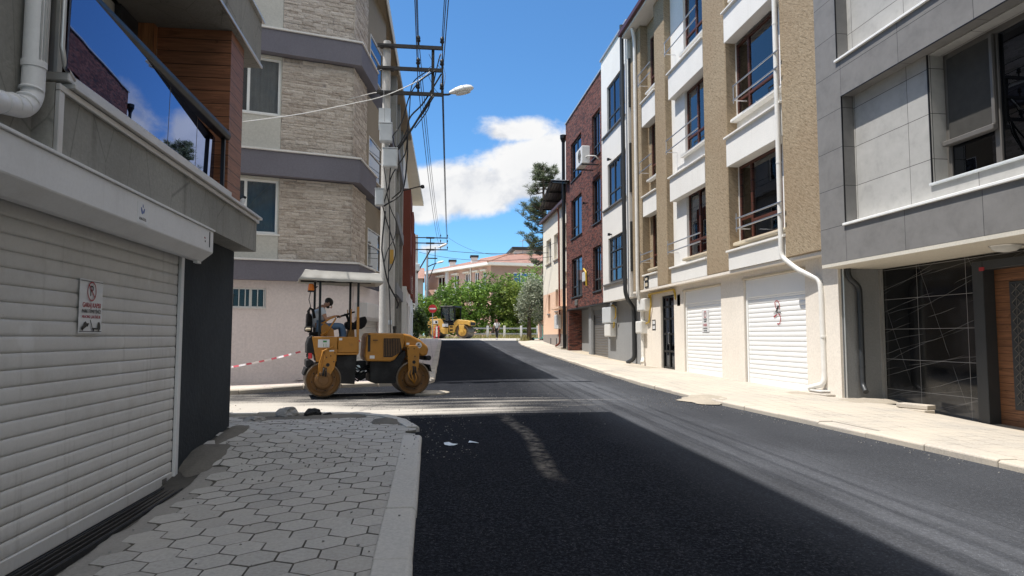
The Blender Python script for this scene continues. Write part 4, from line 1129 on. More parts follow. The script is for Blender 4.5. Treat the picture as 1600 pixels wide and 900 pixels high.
# ================================================================ poles, boxes, lamps
def tapered(mb, x, y, z0, z1, r0, r1, n=20): mb.lathe((x, y, 0), 'z', [(lerp(r0, r1, i/10), lerp(z0, z1, i/10)) for i in range(11)], n)
def insulator(parent, p):
    mb = MB(); mb.lathe(p, 'z', [(.02,-.12),(.02,0),(.055,.01),(.06,.05),(.035,.07),(.055,.09),(.05,.14),(.03,.17)], 12)
    obj('insulator', mb, m_black, parent, None, smooth=40)
def lamp_head(parent, base, tip, wd=.17):
    b_ = Vector(base); t = Vector(tip); ax = (t-b_); L = ax.length; ax.normalize(); sd = Vector((0,1,0)); up = ax.cross(sd)*-1
    if up.z < 0: up = -up
    prof = [(0,.30,.02,.05),(.10,.45,.03,.08),(.25,.75,.05,.11),(.5,1.0,.06,.14),(.75,.98,.05,.13),(.92,.7,.03,.10),(1.0,.25,.0,.04)]
    mb = MB(); n = 14; vs = []
    for tt, wf, lo, hi in prof:
        for k in range(n):
            a = 2*PI*k/n; c_ = math.cos(a); s_ = math.sin(a)
            vs.append(b_ + ax*L*tt + sd*(wd*wf*c_) + up*((hi if s_ > 0 else lo)*s_))
    m = len(prof); fs = []
    for i in range(m-1):
        for k in range(n): fs.append((i*n+k, i*n+(k+1) % n, (i+1)*n+(k+1) % n, (i+1)*n+k))
    fs += [tuple(range(n)), tuple((m-1)*n+k for k in range(n))]
    mb.add(vs, fs); h = obj('lamp_head', mb, m_offwhite, parent, None, smooth=60)
    mb = MB(); q = b_ + ax*L*.55 - up*.045
    vs = [q + ax*(L*.30*math.cos(2*PI*k/16)) + sd*(wd*.72*math.sin(2*PI*k/16)) - up*(.04 if j else 0)*1 for j in (0,1) for k in range(16)]
    mb.add(vs, [tuple(range(16)), tuple(range(16,32))] + [(k, (k+1) % 16, 16+(k+1) % 16, 16+k) for k in range(16)])
    obj('lamp_lens', mb, m_curtain, h, None, smooth=40)

def lattice_pole(name, label, s, x, ztop, zarms, xa, xb, gz, r0, r1, xs_strut, mat=m_concrete):
    t = thing(name, label, 'utility pole', (x, s, gz), group='poles along the left pavement')
    mb = MB(); tapered(mb, x, s, gz-.2, ztop, r0, r1); obj('pole_shaft', mb, mat, t, None, smooth=50)
    for z in zarms:
        mb = MB(); mb.box(xa, xb, s-.20, s-.13, z-.045, z+.045); mb.box(xa, xb, s-.20, s-.145, z-.05, z-.046)
        mb.box(x-.18, x+.18, s-.215, s+.02, z-.02, z+.02)
        obj('cross_arm', mb, m_rustarm, t, None)
    mb = MB(); mb.box(xs_strut-.04, xs_strut+.04, s-.13, s-.09, zarms[-1]-.05, zarms[0]+.05); obj('arm_strut', mb, m_rustarm, t, None)
    for z in zarms:
        for q in (xb-.03, xb-.66): insulator(t, (q, s-.165, z+.14))
    return t
PS = 18.0
za_ = [at(640, y, PS-.165).z for y in (73, 108, 146)]
P1 = lattice_pole('utility_pole', 'nearest concrete pole with three cross arms, grey boxes and a street lamp', PS, at(602, 300, PS).x, 9.46, za_, -1.38, .35, zr(PS)+.1, .125, .098, .08)
mb = MB(); mb.tube([(.15,PS-.15,za_[2]),(.5,PS-.15,za_[2]+.02),at(706,145,PS-.15)], .03, 8); obj('lamp_arm', mb, m_rustarm, P1, None)
lamp_head(P1, at(702,146,PS-.15), at(740,138,PS-.15), .15)
def meter_box(parent, x0, x1, z0, z1, y0, y1, mat=m_boxgrey):
    mb = MB(); mb.box(x0, x1, y0, y1, z0, z1); b_ = obj('junction_box', mb, mat, parent, None, bevel=.015, seg=2)
    mb = MB(); mb.box(x0+.02, x1-.02, y0-.012, y0-.001, z0+.02, z1-.02); dr = obj('box_door', mb, mat, b_, None, bevel=.006)
    mb = MB(); mb.cyl((x1-.07, y0-.018, (z0+z1)/2), 'y', .018, -.006, .006, 10); obj('box_latch', mb, m_boxgrey, b_, None)
    mb = MB(); mb.box(x0-.01, x1+.01, y0-.02, y1, z1+.001, z1+.02); obj('box_lid', mb, m_boxgrey, b_, None)
def bxs(xa, ya, xb, yb, s):
    a = at(xa, yb, s); b_ = at(xb, ya, s); return a.x, b_.x, a.z, b_.z
for (xa, ya, xb, yb) in ((593,194,613,221), (598,233,621,261), (586,296,600,321)):
    x0, x1, z0, z1 = bxs(xa, ya, xb, yb, PS-.35); meter_box(P1, x0, x1, z0, z1, PS-.42, PS-.18)
x0, x1, z0, z1 = bxs(592, 172, 611, 205, PS); mb = MB(); mb.box(x0, x1, PS-.14, PS-.10, z0, z1); obj('mounting_plate', mb, m_boxgrey, P1, None)
rs = random.Random(5)
def hang(name, pts, r, mat, parent=None, n=6, wob=.0):
    """smooth tube through points (Catmull-Rom)"""
    P = [Vector(p) for p in pts]; P = [P[0]*2-P[1]] + P + [P[-1]*2-P[-2]]; out = []
    for i in range(1, len(P)-2):
        for k in range(8):
            t = k/8; a, b_, c_, d_ = P[i-1:i+3]
            out.append(.5*((2*b_) + (c_-a)*t + (2*a-5*b_+4*c_-d_)*t*t + (-a+3*b_-3*c_+d_)*t**3))
    out.append(P[-2])
    mb = MB(); mb.tube(out, r, n); return obj(name, mb, mat, parent, None, smooth=True)
def pxs(lst, s): return [at(x, y, s + ds) for x, y, ds in lst]
# black service cables looping from the cross arms down to the boxes
for lst, r, m in [
    ([(680,110,-.1),(655,128,0),(640,150,.05),(628,190,0),(612,215,-.2)], .016, m_cable),
    ([(672,108,-.1),(645,130,0),(640,170,0),(637,200,0),(620,230,-.1),(613,212,-.2)], .014, m_cable),
    ([(690,115,0),(662,160,0),(640,185,0),(637,215,-.05),(636,250,0),(628,300,0),(600,322,-.2)], .022, m_cable),
    ([(676,148,-.1),(660,175,0),(641,205,.0),(620,235,-.1),(608,228,-.2)], .028, m_cable),
    ([(678,150,-.15),(664,172,0),(645,198,.0),(622,232,-.1)], .022, m_cable),
    ([(688,84,0),(680,118,0),(674,150,0),(668,172,0),(648,200,0)], .016, m_cable),
    ([(637,214,0),(633,240,0),(622,258,0),(612,275,-.15),(605,300,-.15),(598,322,-.2)], .018, m_cable),
    ([(600,262,-.2),(604,290,-.18),(606,310,-.15),(612,330,-.1),(620,350,0),(616,372,0),(606,390,-.1),(600,410,-.1)], .014, m_cable),
    ([(598,322,-.2),(604,345,-.1),(612,370,.1),(618,395,.2),(610,420,.1),(598,435,.1)], .016, m_cable),
    ([(602,330,-.2),(597,380,-.2),(598,400,-.2),(606,440,-.2),(618,465,.2),(622,475,.4),(620,482,.4)], .022, m_cable),
    ([(610,262,-.2),(608,300,-.17),(609,360,-.17),(607,430,-.17),(609,470,-.17),(610,520,-.17)], .016, m_cable),
    ([(592,110,-.3),(598,112,-.2),(600,150,-.2),(601,190,-.2)], .008, m_cablegrey),
    ([(684,92,0),(690,100,0),(694,130,0),(690,146,0),(696,120,0),(690,96,0)], .006, m_cablegrey),
    ([(670,84,0),(676,100,0),(668,112,0),(680,140,0),(690,147,0)], .006, m_cable),
    ([(690,84,0),(684,100,0),(692,112,0),(688,128,0),(692,140,0)], .008, m_cablegrey)]:
    hang('service_cable', pxs(lst, PS-.1), r, m, P1)
P1b = thing('utility_pole', 'shorter square concrete pole with a small yellow plate right behind the nearest pole', 'utility pole', (-1.17, 22, zr(22)), group='poles along the left pavement')
mb = MB(); zt = at(612, 246, 22).z; mb.add([(-1.17+a*w, 22+b_*w, z) for z, w in ((zr(22)-.1, .13),(zt, .085)) for a, b_ in ((-1,-1),(1,-1),(1,1),(-1,1))], [(0,3,2,1),(4,5,6,7),(0,1,5,4),(1,2,6,5),(2,3,7,6),(3,0,4,7)])
obj('pole_shaft', mb, m_concrete, P1b, None, bevel=.02)
x0, x1, z0, z1 = bxs(609, 390, 615, 412, 21.8); mb = MB(); mb.box(x0, x1, 21.80, 21.83, z0, z1); obj('yellow_plate', mb, m_yellow_far, P1b, None)
x0, x1, z0, z1 = bxs(606, 500, 612, 507, 21.8); mb = MB(); mb.box(x0, x1, 21.84, 21.86, z0, z1); obj('paper_label', mb, m_paper, P1b, None)
mb = MB(); mb.tube([(-1.17,21.9,6.0),(-.9,21.9,6.25),(-.2,21.9,6.45)], .02, 8); obj('side_arm', mb, m_rustarm, P1b, None)
mb = MB(); mb.lathe((-.2,21.9,6.42), 'z', [(.03,-.06),(.07,-.03),(.05,.05)], 10); obj('small_lamp', mb, m_black, P1b, None)

P2 = lattice_pole('utility_pole', 'second concrete pole with three cross arms and a lamp, beside the dark ivy bush', 63, -1.12, 10.95, (10.68, 10.18, 9.58), -1.35, 1.78, 1.4, .24, .17, .2, m_concrete)
for zz in (10.68, 10.18, 9.58):
    mb = MB(); mb.box(-.2, .55, 62.72, 62.79, zz-.10, zz+.06); obj('arm_plate', mb, m_rustarm, P2, None)
mb = MB(); mb.rod((-1.0,62.85,7.4),(.2,62.85,9.55), .07, 6); obj('arm_brace', mb, m_rustarm, P2, None)
mb = MB(); mb.box(-1.2,-.75,62.6,62.85,7.6,8.25); obj('junction_box', mb, m_boxgrey, P2, None, bevel=.03)
lamp_head(P2, (.9,62.8,9.75), (1.75,62.8,10.15), .2)
P3 = thing('street_lamp', 'slim pale steel lamp post standing among the trees behind the second pole', 'street lamp', (-.1, 75, 1.5))
mb = MB(); tapered(mb, -.1, 75, 1.3, 10.95, .17, .11, 12); obj('lamp_post', mb, m_galv, P3, None, smooth=50)
mb = MB(); mb.tube([(-.1,75,9.2),(.5,75,9.5),(.9,75,9.62)], .06, 8); obj('lamp_arm', mb, m_rustarm, P3, None); lamp_head(P3, (.85,75,9.62), (1.75,75,9.85), .22)
mb = MB(); mb.rod((.1,74.9,7.9),(.7,74.9,9.4), .06, 6); mb.box(-.1,1.0,74.9,75.0,10.1,10.22); mb.rod((.75,75,9.4),(.75,75,11.4), .05, 6); obj('arm_brace', mb, m_rustarm, P3, None)

# wires
def wire(label, a, b_, sag, r, mat=m_cable, grp=None, n=24, name='overhead_cable'):
    a = Vector(a); b_ = Vector(b_); pts = []
    for i in range(n+1):
        t = i/n; p = a.lerp(b_, t); p.z -= sag*4*t*(1-t); pts.append(p)
    mb = MB(); mb.tube(pts, r, 5); o = obj(name, mb, mat, None, None, smooth=True)
    return tag(o, label, 'cable', grp)
G = 'wires strung overhead between the poles'
ends = {}
names = ['top', 'middle', 'lowest']
for i, (za, zb) in enumerate(zip(za_, (10.68, 10.18, 9.58))):
    for q, (xa, xb) in enumerate(((.32,1.75),(-.31,1.12))):
        side = 'outer' if q == 0 else 'inner'
        wire(f'{side} {names[i]} wire from the nearest pole to the second pole up the street', (xa,PS-.165,za+.30), (xb,62.83,zb+.30), .9+.1*i, .011, grp=G)
        wire(f'{side} {names[i]} wire running overhead towards the viewer from the nearest pole', (xa,PS-.165,za+.30), (xa+.10+ .05*i*(1-q),-22,za+.9), .55+.08*i, .011, grp=G)
o = hang('overhead_cable', [at(378,191,12.5), at(470,178,15.5), at(545,163,17.2), at(600,150,17.7), at(650,128,17.8), at(672,112,17.8)], .012, m_offwhite); tag(o, 'white service cable dropping from the nearest pole towards the wood clad balcony', 'cable', G)
o = hang('overhead_cable', [at(545,155,18.75), at(585,145,18.1), at(600,146,17.8)], .009, m_offwhite); tag(o, 'short white cable from the nearest pole to the travertine wall', 'cable', G)
for k, (xa, ya, xb, yb, sg_) in enumerate([(700,392,858,395,.15),(655,394,880,405,.5),(700,371,860,388,1.2)]):
    wire(['upper black line crossing from the second pole to the cream house', 'lower black line crossing behind the second pole to the cream house', 'thin sagging line from the top arm of the second pole to the cream house'][k], at(xa, ya, 62.8), (8.36, 47-k*1.5, at(xb, yb, 47).z), sg_, .022-.005*k, grp=G)
# ================================================================ right: cement panel building
MR = FR(0.0)          # local u = s (up the street), w = -X, v = z
G1 = thing('apartment_building', 'modern building with grey cement panels, black veined marble entrance and wooden door at right', 'building', (9.3, 9, .2))
def g1(name, mb, mat, **k): return obj(name, mb, mat, G1, MR, **k)
X0 = 8.0
rec = [(7.0, 12.2, 3.745, 6.30), (5.0, 12.3, 7.02, 9.6), (7.0, 12.2, 10.2, 12.7)]
mb = MB(); mb.wall(-9, 13.03, 3.06, 14.0, rec + [(-5,3.5,3.745,6.3),(-5,3.5,7.02,9.6),(-5,3.5,10.2,12.7)], -8.25, -X0); g1('panel_facade', mb, m_tile)
mb = MB(); mb.wall(-9, 13.0, 3.2, 13.9, [(7.15,10.16,4.13,6.28),(5.5,10.2,7.6,9.55),(-4,2.5,4.13,6.28),(-4,2.5,7.6,9.5),(7.2,10.2,10.7,12.6)], -8.62, -8.255); g1('recessed_panel_wall', mb, m_tile_lt)
mb = MB(); mb.box(13.0, 13.035, -12, -8.001, 3.06, 14.0) ; g1('end_wall', mb, m_greyp)
mb = MB(); mb.box(-9, 13.028, -9.5, -8.002, 2.99, 3.055); g1('soffit', mb, m_soffit)
mb = MB()
for (a, b_, c0, c1) in rec: mb.box(a, b_+.03, -8.27, -7.955, c0-.002, c0+.045)
g1('white_coping', mb, m_white, bevel=.006)
mb = MB()
for (a, b_, c0, c1) in rec: mb.box(b_-.012, b_-.001, -8.02, -7.992, c0+.05, c1)
mb.box(12.2-5, 12.2, -8.006, -7.99, 6.285, 6.30)
g1('black_edge_trim', mb, m_black)
w = window(G1, MR, 7.15, 10.16, 4.13, 6.28, -8.52, m_greyframe, m_glass_dark, (.43,.66), ((.30,2),), ft=.09, fd=.10, curtain=m_curtain_grey, cur=(0,1,0,1))
mb = MB(); mb.box(9.17, 10.05, -8.50, -8.485, 4.80, 6.17); obj('insect_screen', mb, m_meshgrey, w, MR)
mb = MB(); mb.box(9.10, 10.12, -8.50, -8.40, 4.72, 4.80); mb.box(9.10, 9.16, -8.50, -8.44, 4.8, 6.2); obj('screen_rail', mb, m_greyframe, w, MR, bevel=.01)
mb = MB(); mb.box(7.1, 10.22, -8.55, -8.21, 4.085, 4.125); obj('sill', mb, m_boxgrey, w, MR, bevel=.006)
mb = MB(); mb.box(10.165, 10.19, -8.5, -8.235, 4.13, 6.29); obj('black_edge_trim', mb, m_black, w, MR)
for a, b_, c0, c1 in ((5.5,10.2,7.6,9.55),(-4,2.5,4.13,6.28),(-4,2.5,7.6,9.5),(7.2,10.2,10.7,12.6)):
    window(G1, MR, a, b_, c0, c1, -8.52, m_greyframe, m_glass_dark, (.33,.66), ft=.09, curtain=m_curtain_grey)
mb = MB(); mb.box(-9, 13.03, -20, -8.7, 13.6, 14.0); mb.box(-9, 13.03, -20, -19.7, 0, 13.6); mb.box(-9,-8.7,-19.7,-8.7,0,13.6); g1('roof', mb, m_greyp)
# ground floor: marble, steel door frame, wooden door
mb = MB(); mb.wall(2.0, 13.03, -.1, 2.985, [(7.8, 10.57, -.2, 2.86)], -9.6, -9.30); g1('marble_wall', mb, m_marble)
mb = MB(); mb.box(-9, 2.0, -9.6, -9.3, -.4, 2.985); g1('street_wall', mb, m_greyp)
mb = MB()
mb.box(10.345, 10.575, -9.72, -9.22, .1, 2.865); mb.box(7.8, 10.343, -9.72, -9.22, 2.72, 2.865); mb.box(7.7, 7.79, -9.72, -9.22, .1, 2.865)
df = g1('door_frame', mb, m_anth, bevel=.008)
mb = MB(); mb.box(7.8, 10.34, -9.50, -9.43, .12, 2.715); dw = g1('entrance_door', mb, m_wooddoor)
mb = MB(); mb.box(8.3, 10.05, -9.49, -9.415, .42, 2.5); obj('door_panel', mb, m_anth, dw, MR, bevel=.01)
mb = MB()
for i in range(9):
    for j in range(13):
        u = 8.40 + i*.178; z = .50 + j*.150
        mb.tube([(u, -9.408, z), (u+.082, -9.404, z+.075), (u+.165, -9.408, z)], .007, 5); mb.tube([(u, -9.408, z+.15), (u+.082, -9.404, z+.075), (u+.165, -9.408, z+.15)], .007, 5)
        mb.rod((u+.082, -9.408, z+.0), (u+.082, -9.408, z+.15), .005, 5)
obj('ornament', mb, m_greyframe, dw, MR)
mb = MB(); mb.box(10.30, 10.40, -9.218, -9.205, 2.70, 2.76); obj('number_tag', mb, m_redink, df, MR)
mb = MB(); mb.lathe((0,0,0), 'z', [(.05,-.10),(.13,-.085),(.19,-.045),(.205,-.01),(.21,.0)], 28); lp = obj('ceiling_lamp', mb, m_curtain, G1, Matrix.Translation((8.75, 9.35, 2.988)), smooth=50)
mb = MB(); mb.lathe((0,0,0), 'z', [(.215,-.02),(.225,-.005),(.22,.0)], 28); obj('lamp_ring', mb, m_alu, lp, Matrix.Translation((8.75, 9.35, 2.989)))
# grey return wall and its dark drain pipe
mb = MB(); mb.box(13.04, 13.15, -9.60, -8.415, .0, 3.05); g1('return_wall', mb, m_greyp)
pipe('drain_pipe', G1, [(12.95,-8.52,3.02),(12.95,-8.52,2.80),(12.93,-8.74,2.62),(12.93,-8.74,.62),(12.78,-8.70,.50)], .055, m_anth, MR, 12, [((12.93,-8.74,1.0),(0,0,1)),((12.93,-8.74,2.1),(0,0,1))])
mb = MB(); mb.rod((13.0,-8.44,.2),(13.0,-8.44,3.0), .018, 8); mb.box(12.96, 13.04, -9.29, -9.24, .1, 2.98); g1('steel_trim', mb, m_alu)

# ================================================================ beige building with brown pilasters
B1 = thing('apartment_building', 'beige building with rough brown pilasters, white spandrels and two white garage shutters', 'building', (8.4, 19, .4))
def b1(name, mb, mat, **k): return obj(name, mb, mat, B1, MR, **k)
XF = 8.1; XL = 8.36
# ground floor with two garages and a door
mb = MB(); mb.wall(13.05, 26.2, -.1, 3.30, [(14.3,17.30,-.2,3.10),(18.72,21.60,-.2,3.08),(22.50,23.85,-.2,3.06)], -8.75, -XL); b1('ground_floor_wall', mb, m_creamp)
for (a, b_, z) in ((14.3, 17.30, 3.10), (18.72, 21.60, 3.08)):
    gz = zw((a+b_)/2)
    s_ = shutter(B1, MR, a+.05, b_-.10, gz-.02, 2.80, -8.46, m_shutter_r, .118, .016, .15, [(b_-.10, b_-.02), (a, a+.05)], m_white)
    mb = MB(); mb.box(a+.002, b_-.002, -8.70, -8.425, 2.62 if a < 15 else 2.66, z-.005); obj('shutter_box', mb, m_shutter_r, s_, MR, bevel=.01)
    mb = MB(); mb.box(a-.04, b_+.04, -8.362, -8.33, z, z+.05); obj('lintel_ledge', mb, m_beigesill, s_, MR, bevel=.006)
# entrance door: black steel with glass
dr = None
mb = MB(); u0, u1, z0, z1 = 22.51, 23.84, .47, 3.04
for (a, b_) in ((u0, u0+.09), (u1-.09, u1), (23.13, 23.23)): mb.box(a, b_, -8.50, -8.43, z0, z1)
for z in (z0, 1.05, 1.66, 2.2, 2.62, z1-.07):
    mb.box(u0+.09, 23.13, -8.495, -8.435, z, z+.07); mb.box(23.23, u1-.09, -8.495, -8.435, z, z+.07)
dr = b1('entrance_door', mb, m_black, bevel=.006)
mb = MB(); mb.box(u0+.05, u1-.05, -8.48, -8.47, z0+.03, z1-.03); obj('pane', mb, m_glass_dark, dr, MR)
mb = MB(); mb.box(u0, u1, -8.78, -8.76, z0, z1); obj('hall_behind', mb, m_dark, dr, MR)
mb = MB(); mb.tube([(23.18,-8.43,1.35),(23.18,-8.39,1.37),(23.18,-8.39,1.72),(23.18,-8.43,1.74)], .014, 8); obj('handle', mb, m_steel, dr, MR)
# upper facade: pilasters
for (a, b_) in ((13.05, 14.55), (17.53, 19.05), (22.35, 23.40), (25.05, 26.3)):
    mb = MB(); mb.box(a, b_, -8.85, -XF if a > 13.1 else -8.06, 3.38, 13.7); b1('pilaster', mb, m_brownp, bevel=.02)
mb = MB(); mb.box(13.05, 26.3, -8.40, -XF-.003, 3.302, 3.376); b1('soffit', mb, m_creamp)
mb = MB(); mb.wall(14.55, 17.53, 3.38, 13.8, [(15.2,17.50,4.14,6.24),(15.2,17.50,7.58,9.74),(15.2,17.50,11.0,13.1)], -8.75, -8.40); b1('bay_wall', mb, m_whitep)
mb = MB(); mb.wall(19.05, 22.35, 3.38, 13.8, [(19.3,21.15,4.14,6.2),(19.3,21.15,7.55,9.66),(19.3,21.15,10.95,13.1)], -8.75, -8.34); b1('bay_wall', mb, m_whitep)
mb = MB(); mb.wall(23.40, 25.05, 3.38, 13.8, [(23.45,24.7,4.14,6.15),(23.45,24.7,7.5,9.6),(23.45,24.7,10.9,13.0)], -8.75, -8.40); b1('bay_wall', mb, m_brownp)
cols = [(14.56, 17.52, (15.2, 17.50), 8.10), (19.06, 22.0, (19.3, 21.15), 8.13), (23.41, 24.95, (23.45, 24.7), 8.14)]
for ci, (a, b_, (wa, wb), xf) in enumerate(cols):
    for k, (z0, z1) in enumerate(((3.385, 3.86), (6.17 + (.05 if ci == 0 else -.03), 6.98 - .06*ci), (9.70 - .04*ci, 10.52))):
        mb = MB(); mb.box(a, b_, -8.338 if ci == 1 else -8.398, -xf+.03, z0, z1)
        sp = b1('spandrel', mb, m_whitep)
        mb = MB(); mb.box(a-.02, b_+.04, -8.336 if ci == 1 else -8.396, -xf+.10, z1+.002, z1+.055); obj('ledge', mb, m_whitep, sp, MR, bevel=.008)
    for k, zb in enumerate((4.14, 7.55, 10.95)):
        zt = zb + 2.09
        cur = [m_curtain, m_curtain_grey, m_curtain][(k+ci) % 3]
        wz = 8.42
        w = window(B1, MR, wa, wb, zb, zt, -wz, m_brownframe, m_glass, (.70,) if ci == 0 else (.52,), ((.24,None),) if k or ci else ((.24,0),(.30,1)), ft=.075, fd=.08, curtain=cur, cur=(.0,1.0,0,1) if (k+ci) % 2 else (.45,1,0,1))
        mb = MB(); mb.box(wa-.45 if ci == 0 else wa-.2, wb+.12, -wz+.02, -8.33+.12, zb-.09, zb-.004); obj('sill', mb, m_beigesill if k == 0 else m_whitep, w, MR, bevel=.01)
        if ci == 0 and k == 0 or ci == 2:
            mb = MB(); mb.box(wa+.06, wa+(wb-wa)*.48, -wz-.09, -wz-.075, zb+(zt-zb)*.42, zt-.07); obj('roller_blind', mb, m_blind, w, MR)
        # guard rails: two round bars on little posts
        mb = MB(); ra = wa-.75 if ci == 0 else (wa-.15 if ci == 1 else wa-.02); rb = wb-.72 if ci == 0 else (wb+.75 if ci == 1 else wb+.15)
        if ci == 0: ra, rb = 14.45, 16.78
        for zz in (zb+.26, zb+.64 - (.12 if k == 0 else 0)): mb.rod((ra, -7.95, zz), (rb, -7.95, zz), .020, 10)
        mb.tube([(rb-.02, -7.95, zb+.18), (rb-.02, -7.95, zb+.66)], .012, 8); mb.tube([(rb-.02,-7.95,zb+.26),(rb-.02,-8.33,zb+.26)], .012, 6)
        obj('guard_rail', mb, m_steel, w, MR, smooth=40)
# eaves, gutter
mb = MB(); mb.box(13.05, 26.3, -9.2, -7.75, 13.72, 13.86); ro = b1('roof', mb, m_whitep)
mb = MB(); mb.box(13.0, 26.4, -7.80, -7.62, 13.80, 14.0); mb.box(13.0, 26.4, -12, -7.8, 13.87, 13.98); obj('gutter', mb, m_maroon, ro, MR, bevel=.02)
mb = MB(); mb.box(13.06, 26.25, -16, -8.9, 0, 13.7); b1('rear_wall', mb, m_creamp)
# drain pipes
pipe('drain_pipe', B1, [(14.63,-8.0,13.75),(14.63,-8.0,3.75),(14.63,-8.0,3.42),(14.25,-8.16,3.10),(13.66,-8.33,2.82),(13.62,-8.33,2.5),(13.60,-8.33,.78),(13.60,-8.30,.60),(13.95,-8.18,.50)], .057, m_pvcpipe, MR, 14, [((14.63,-8.0,5.6),(0,0,1)),((14.63,-8.0,8.9),(0,0,1)),((13.60,-8.33,1.6),(0,0,1))])
pipe('drain_pipe', B1, [(25.35,-7.85,13.85),(25.35,-7.95,13.5),(25.45,-8.02,13.2),(25.45,-8.02,3.35),(25.5,-8.05,3.1),(25.75,-8.3,2.9),(25.75,-8.3,.75),(25.6,-8.2,.6)], .07, m_pvcpipe, MR, 12)
mb = MB(); mb.prism([(13.2,-8.9),(13.3,-8.18),(14.1,-8.0),(14.3,-8.2),(14.2,-8.5)], 'z', .36, .42); b1('splash_slab', mb, m_kerb_pale, bevel=.02)
mb = MB(); mb.box(13.45,13.95,-8.38,-8.15,.425,.48); b1('splash_block', mb, m_concrete, bevel=.02)
# gas pipe over the door, and the plates beside it
pipe('gas_pipe', B1, [(22.3,-8.36,2.85),(22.3,-8.30,3.2),(25.0,-8.30,3.2),(25.0,-8.36,2.95)], .035, m_yellowpipe, MR, 8)
mb = MB(); mb.box(21.9, 22.2, -8.398, -8.36, 2.62, 3.02); b1('intercom_plate', mb, m_greyframe, bevel=.01)
pl_ = None
mb = MB(); mb.box(24.38, 24.80, -8.1, -8.085, 3.42, 3.84) ; pl_ = b1('wall_plate', mb, m_black)
mb = MB(); mb.box(24.46, 24.72, -8.085, -8.078, 3.70, 3.80); mb.box(24.46, 24.72, -8.085, -8.078, 3.47, 3.60); obj('plate_marks', mb, m_beigesill, pl_, MR)
# meter boxes
def metercase(label, u0, u1, z0, z1, w0, w1, mat, pipes):
    t = thing('meter_box', label, 'meter box', (-w1, (u0+u1)/2, z0), group='gas and electricity boxes on the right hand walls')
    mb = MB(); mb.box(u0, u1, w0, w1, z0, z1); k = obj('case', mb, mat, t, MR, bevel=.02, seg=2)
    mb = MB(); mb.box(u0+.04, u1-.04, w1+.002, w1+.014, z0+.04, z1-.04); obj('box_door', mb, mat, k, MR, bevel=.008)
    for P in pipes: pipe('gas_pipe', t, P, .03, m_yellowpipe, MR, 8)
    return t
metercase('upper cream meter box left of the black glazed door', 24.95, 25.9, 2.58, 3.05, -8.398, -8.12, m_offwhite, [[(24.85,-8.3,2.6),(24.75,-8.3,2.75),(24.75,-8.3,3.18)]])
metercase('lower cream meter box below the bigger one left of the black glazed door', 25.4, 26.1, 1.72, 2.2, -8.398, -8.12, m_offwhite, [[(25.35,-8.3,2.1),(25.0,-8.3,2.15),(24.85,-8.3,2.6)]])
t = thing('sign_plate', 'round white plate with a dark number beside the black glazed door', 'sign', (8.38, 24.6, 2.4))
mb = MB(); mb.cyl((24.58, -8.385, 2.45), 'y', .20, -.01, .012, 24); obj('disc', mb, m_sticker, t, MR)
lettering('4', .2, m_blackink, t, frame((0,-1,0),(1,0,0),(8.372,24.58,2.52)), 'lettering'); lettering('7', .15, m_blackink, t, frame((0,-1,0),(1,0,0),(8.372,24.52,2.36)), 'lettering')
t = thing('sign_plate', 'black plate with two white squares below the round number plate', 'sign', (8.38, 24.6, 1.9))
mb = MB(); mb.box(24.40, 24.82, -8.398, -8.36, 1.82, 2.24); obj('plate', mb, m_black, t, MR, bevel=.01)
mb = MB(); mb.box(24.47, 24.75, -8.359, -8.352, 2.06, 2.19); mb.box(24.47, 24.75, -8.359, -8.352, 1.88, 2.01); obj('squares', mb, m_sticker, t, MR)
# no-parking sheets on the garages (faded and torn)
RS = lambda s, z, X: frame((0,-1,0), (1,0,0), (X, s, z))
def rring(mb, cu, cz, r0, r1, X, a0=0, a1=2*PI, n=28):
    for k in range(n):
        t0 = lerp(a0, a1, k/n); t1 = lerp(a0, a1, (k+1)/n)
        mb.quad(*[(cu - r*math.cos(t), -X, cz + r*1.1*math.sin(t)) for r, t in ((r0,t0),(r1,t0),(r1,t1),(r0,t1))])
t = thing('no_parking_sign', 'small faded white no parking sheet on the farther garage shutter', 'sign', (8.43, 20.04, 2.1))
mb = MB(); mb.box(19.78, 20.30, -8.438, -8.432, 1.74, 2.42); obj('sheet', mb, m_sticker, t, MR)
mb = MB(); rring(mb, 20.04, 2.28, .075, .10, 8.430); obj('prohibition_ring', mb, m_redink, t, MR)
lettering('P', .16, m_blackink, t, RS(20.04, 2.28, 8.4295)); lettering('GARAJ', .085, m_blackink, t, RS(20.04, 2.13, 8.4295))
lettering('KAPISI', .07, m_blackink, t, RS(20.04, 2.06, 8.4295)); lettering('PARK', .12, m_redink, t, RS(20.04, 1.95, 8.4295)); lettering('ETMEYİNİZ', .06, m_blackink, t, RS(20.04, 1.85, 8.4295)); lettering('ARACINIZ', .055, m_blackink, t, RS(20.04, 1.78, 8.4295))
t = thing('no_parking_sign', 'torn no parking sheet of two red arcs on the nearer garage shutter', 'sign', (8.43, 15.7, 2.2))
mb = MB(); rring(mb, 15.70, 2.33, .12, .14, 8.432, -.6, 2.7); rring(mb, 15.71, 2.36, .055, .075, 8.432, 2.2, 5.6); obj('prohibition_ring', mb, m_redink, t, MR)
mb = MB(); rring(mb, 15.65, 2.03, .10, .125, 8.432, -2.1, 1.5); mb.quad((15.85,-8.432,2.06),(15.7,-8.432,2.12),(15.7,-8.432,2.15),(15.87,-8.432,2.10)); obj('torn_arc', mb, m_redink, t, MR)
mb = MB(); mb.quad((15.59,-8.432,2.34),(15.65,-8.432,2.36),(15.78,-8.432,2.2),(15.73,-8.432,2.19)); mb.quad((15.51,-8.432,2.165),(15.51,-8.432,2.19),(15.87,-8.432,2.185),(15.87,-8.432,2.17)); obj('torn_letter', mb, m_blackink, t, MR)
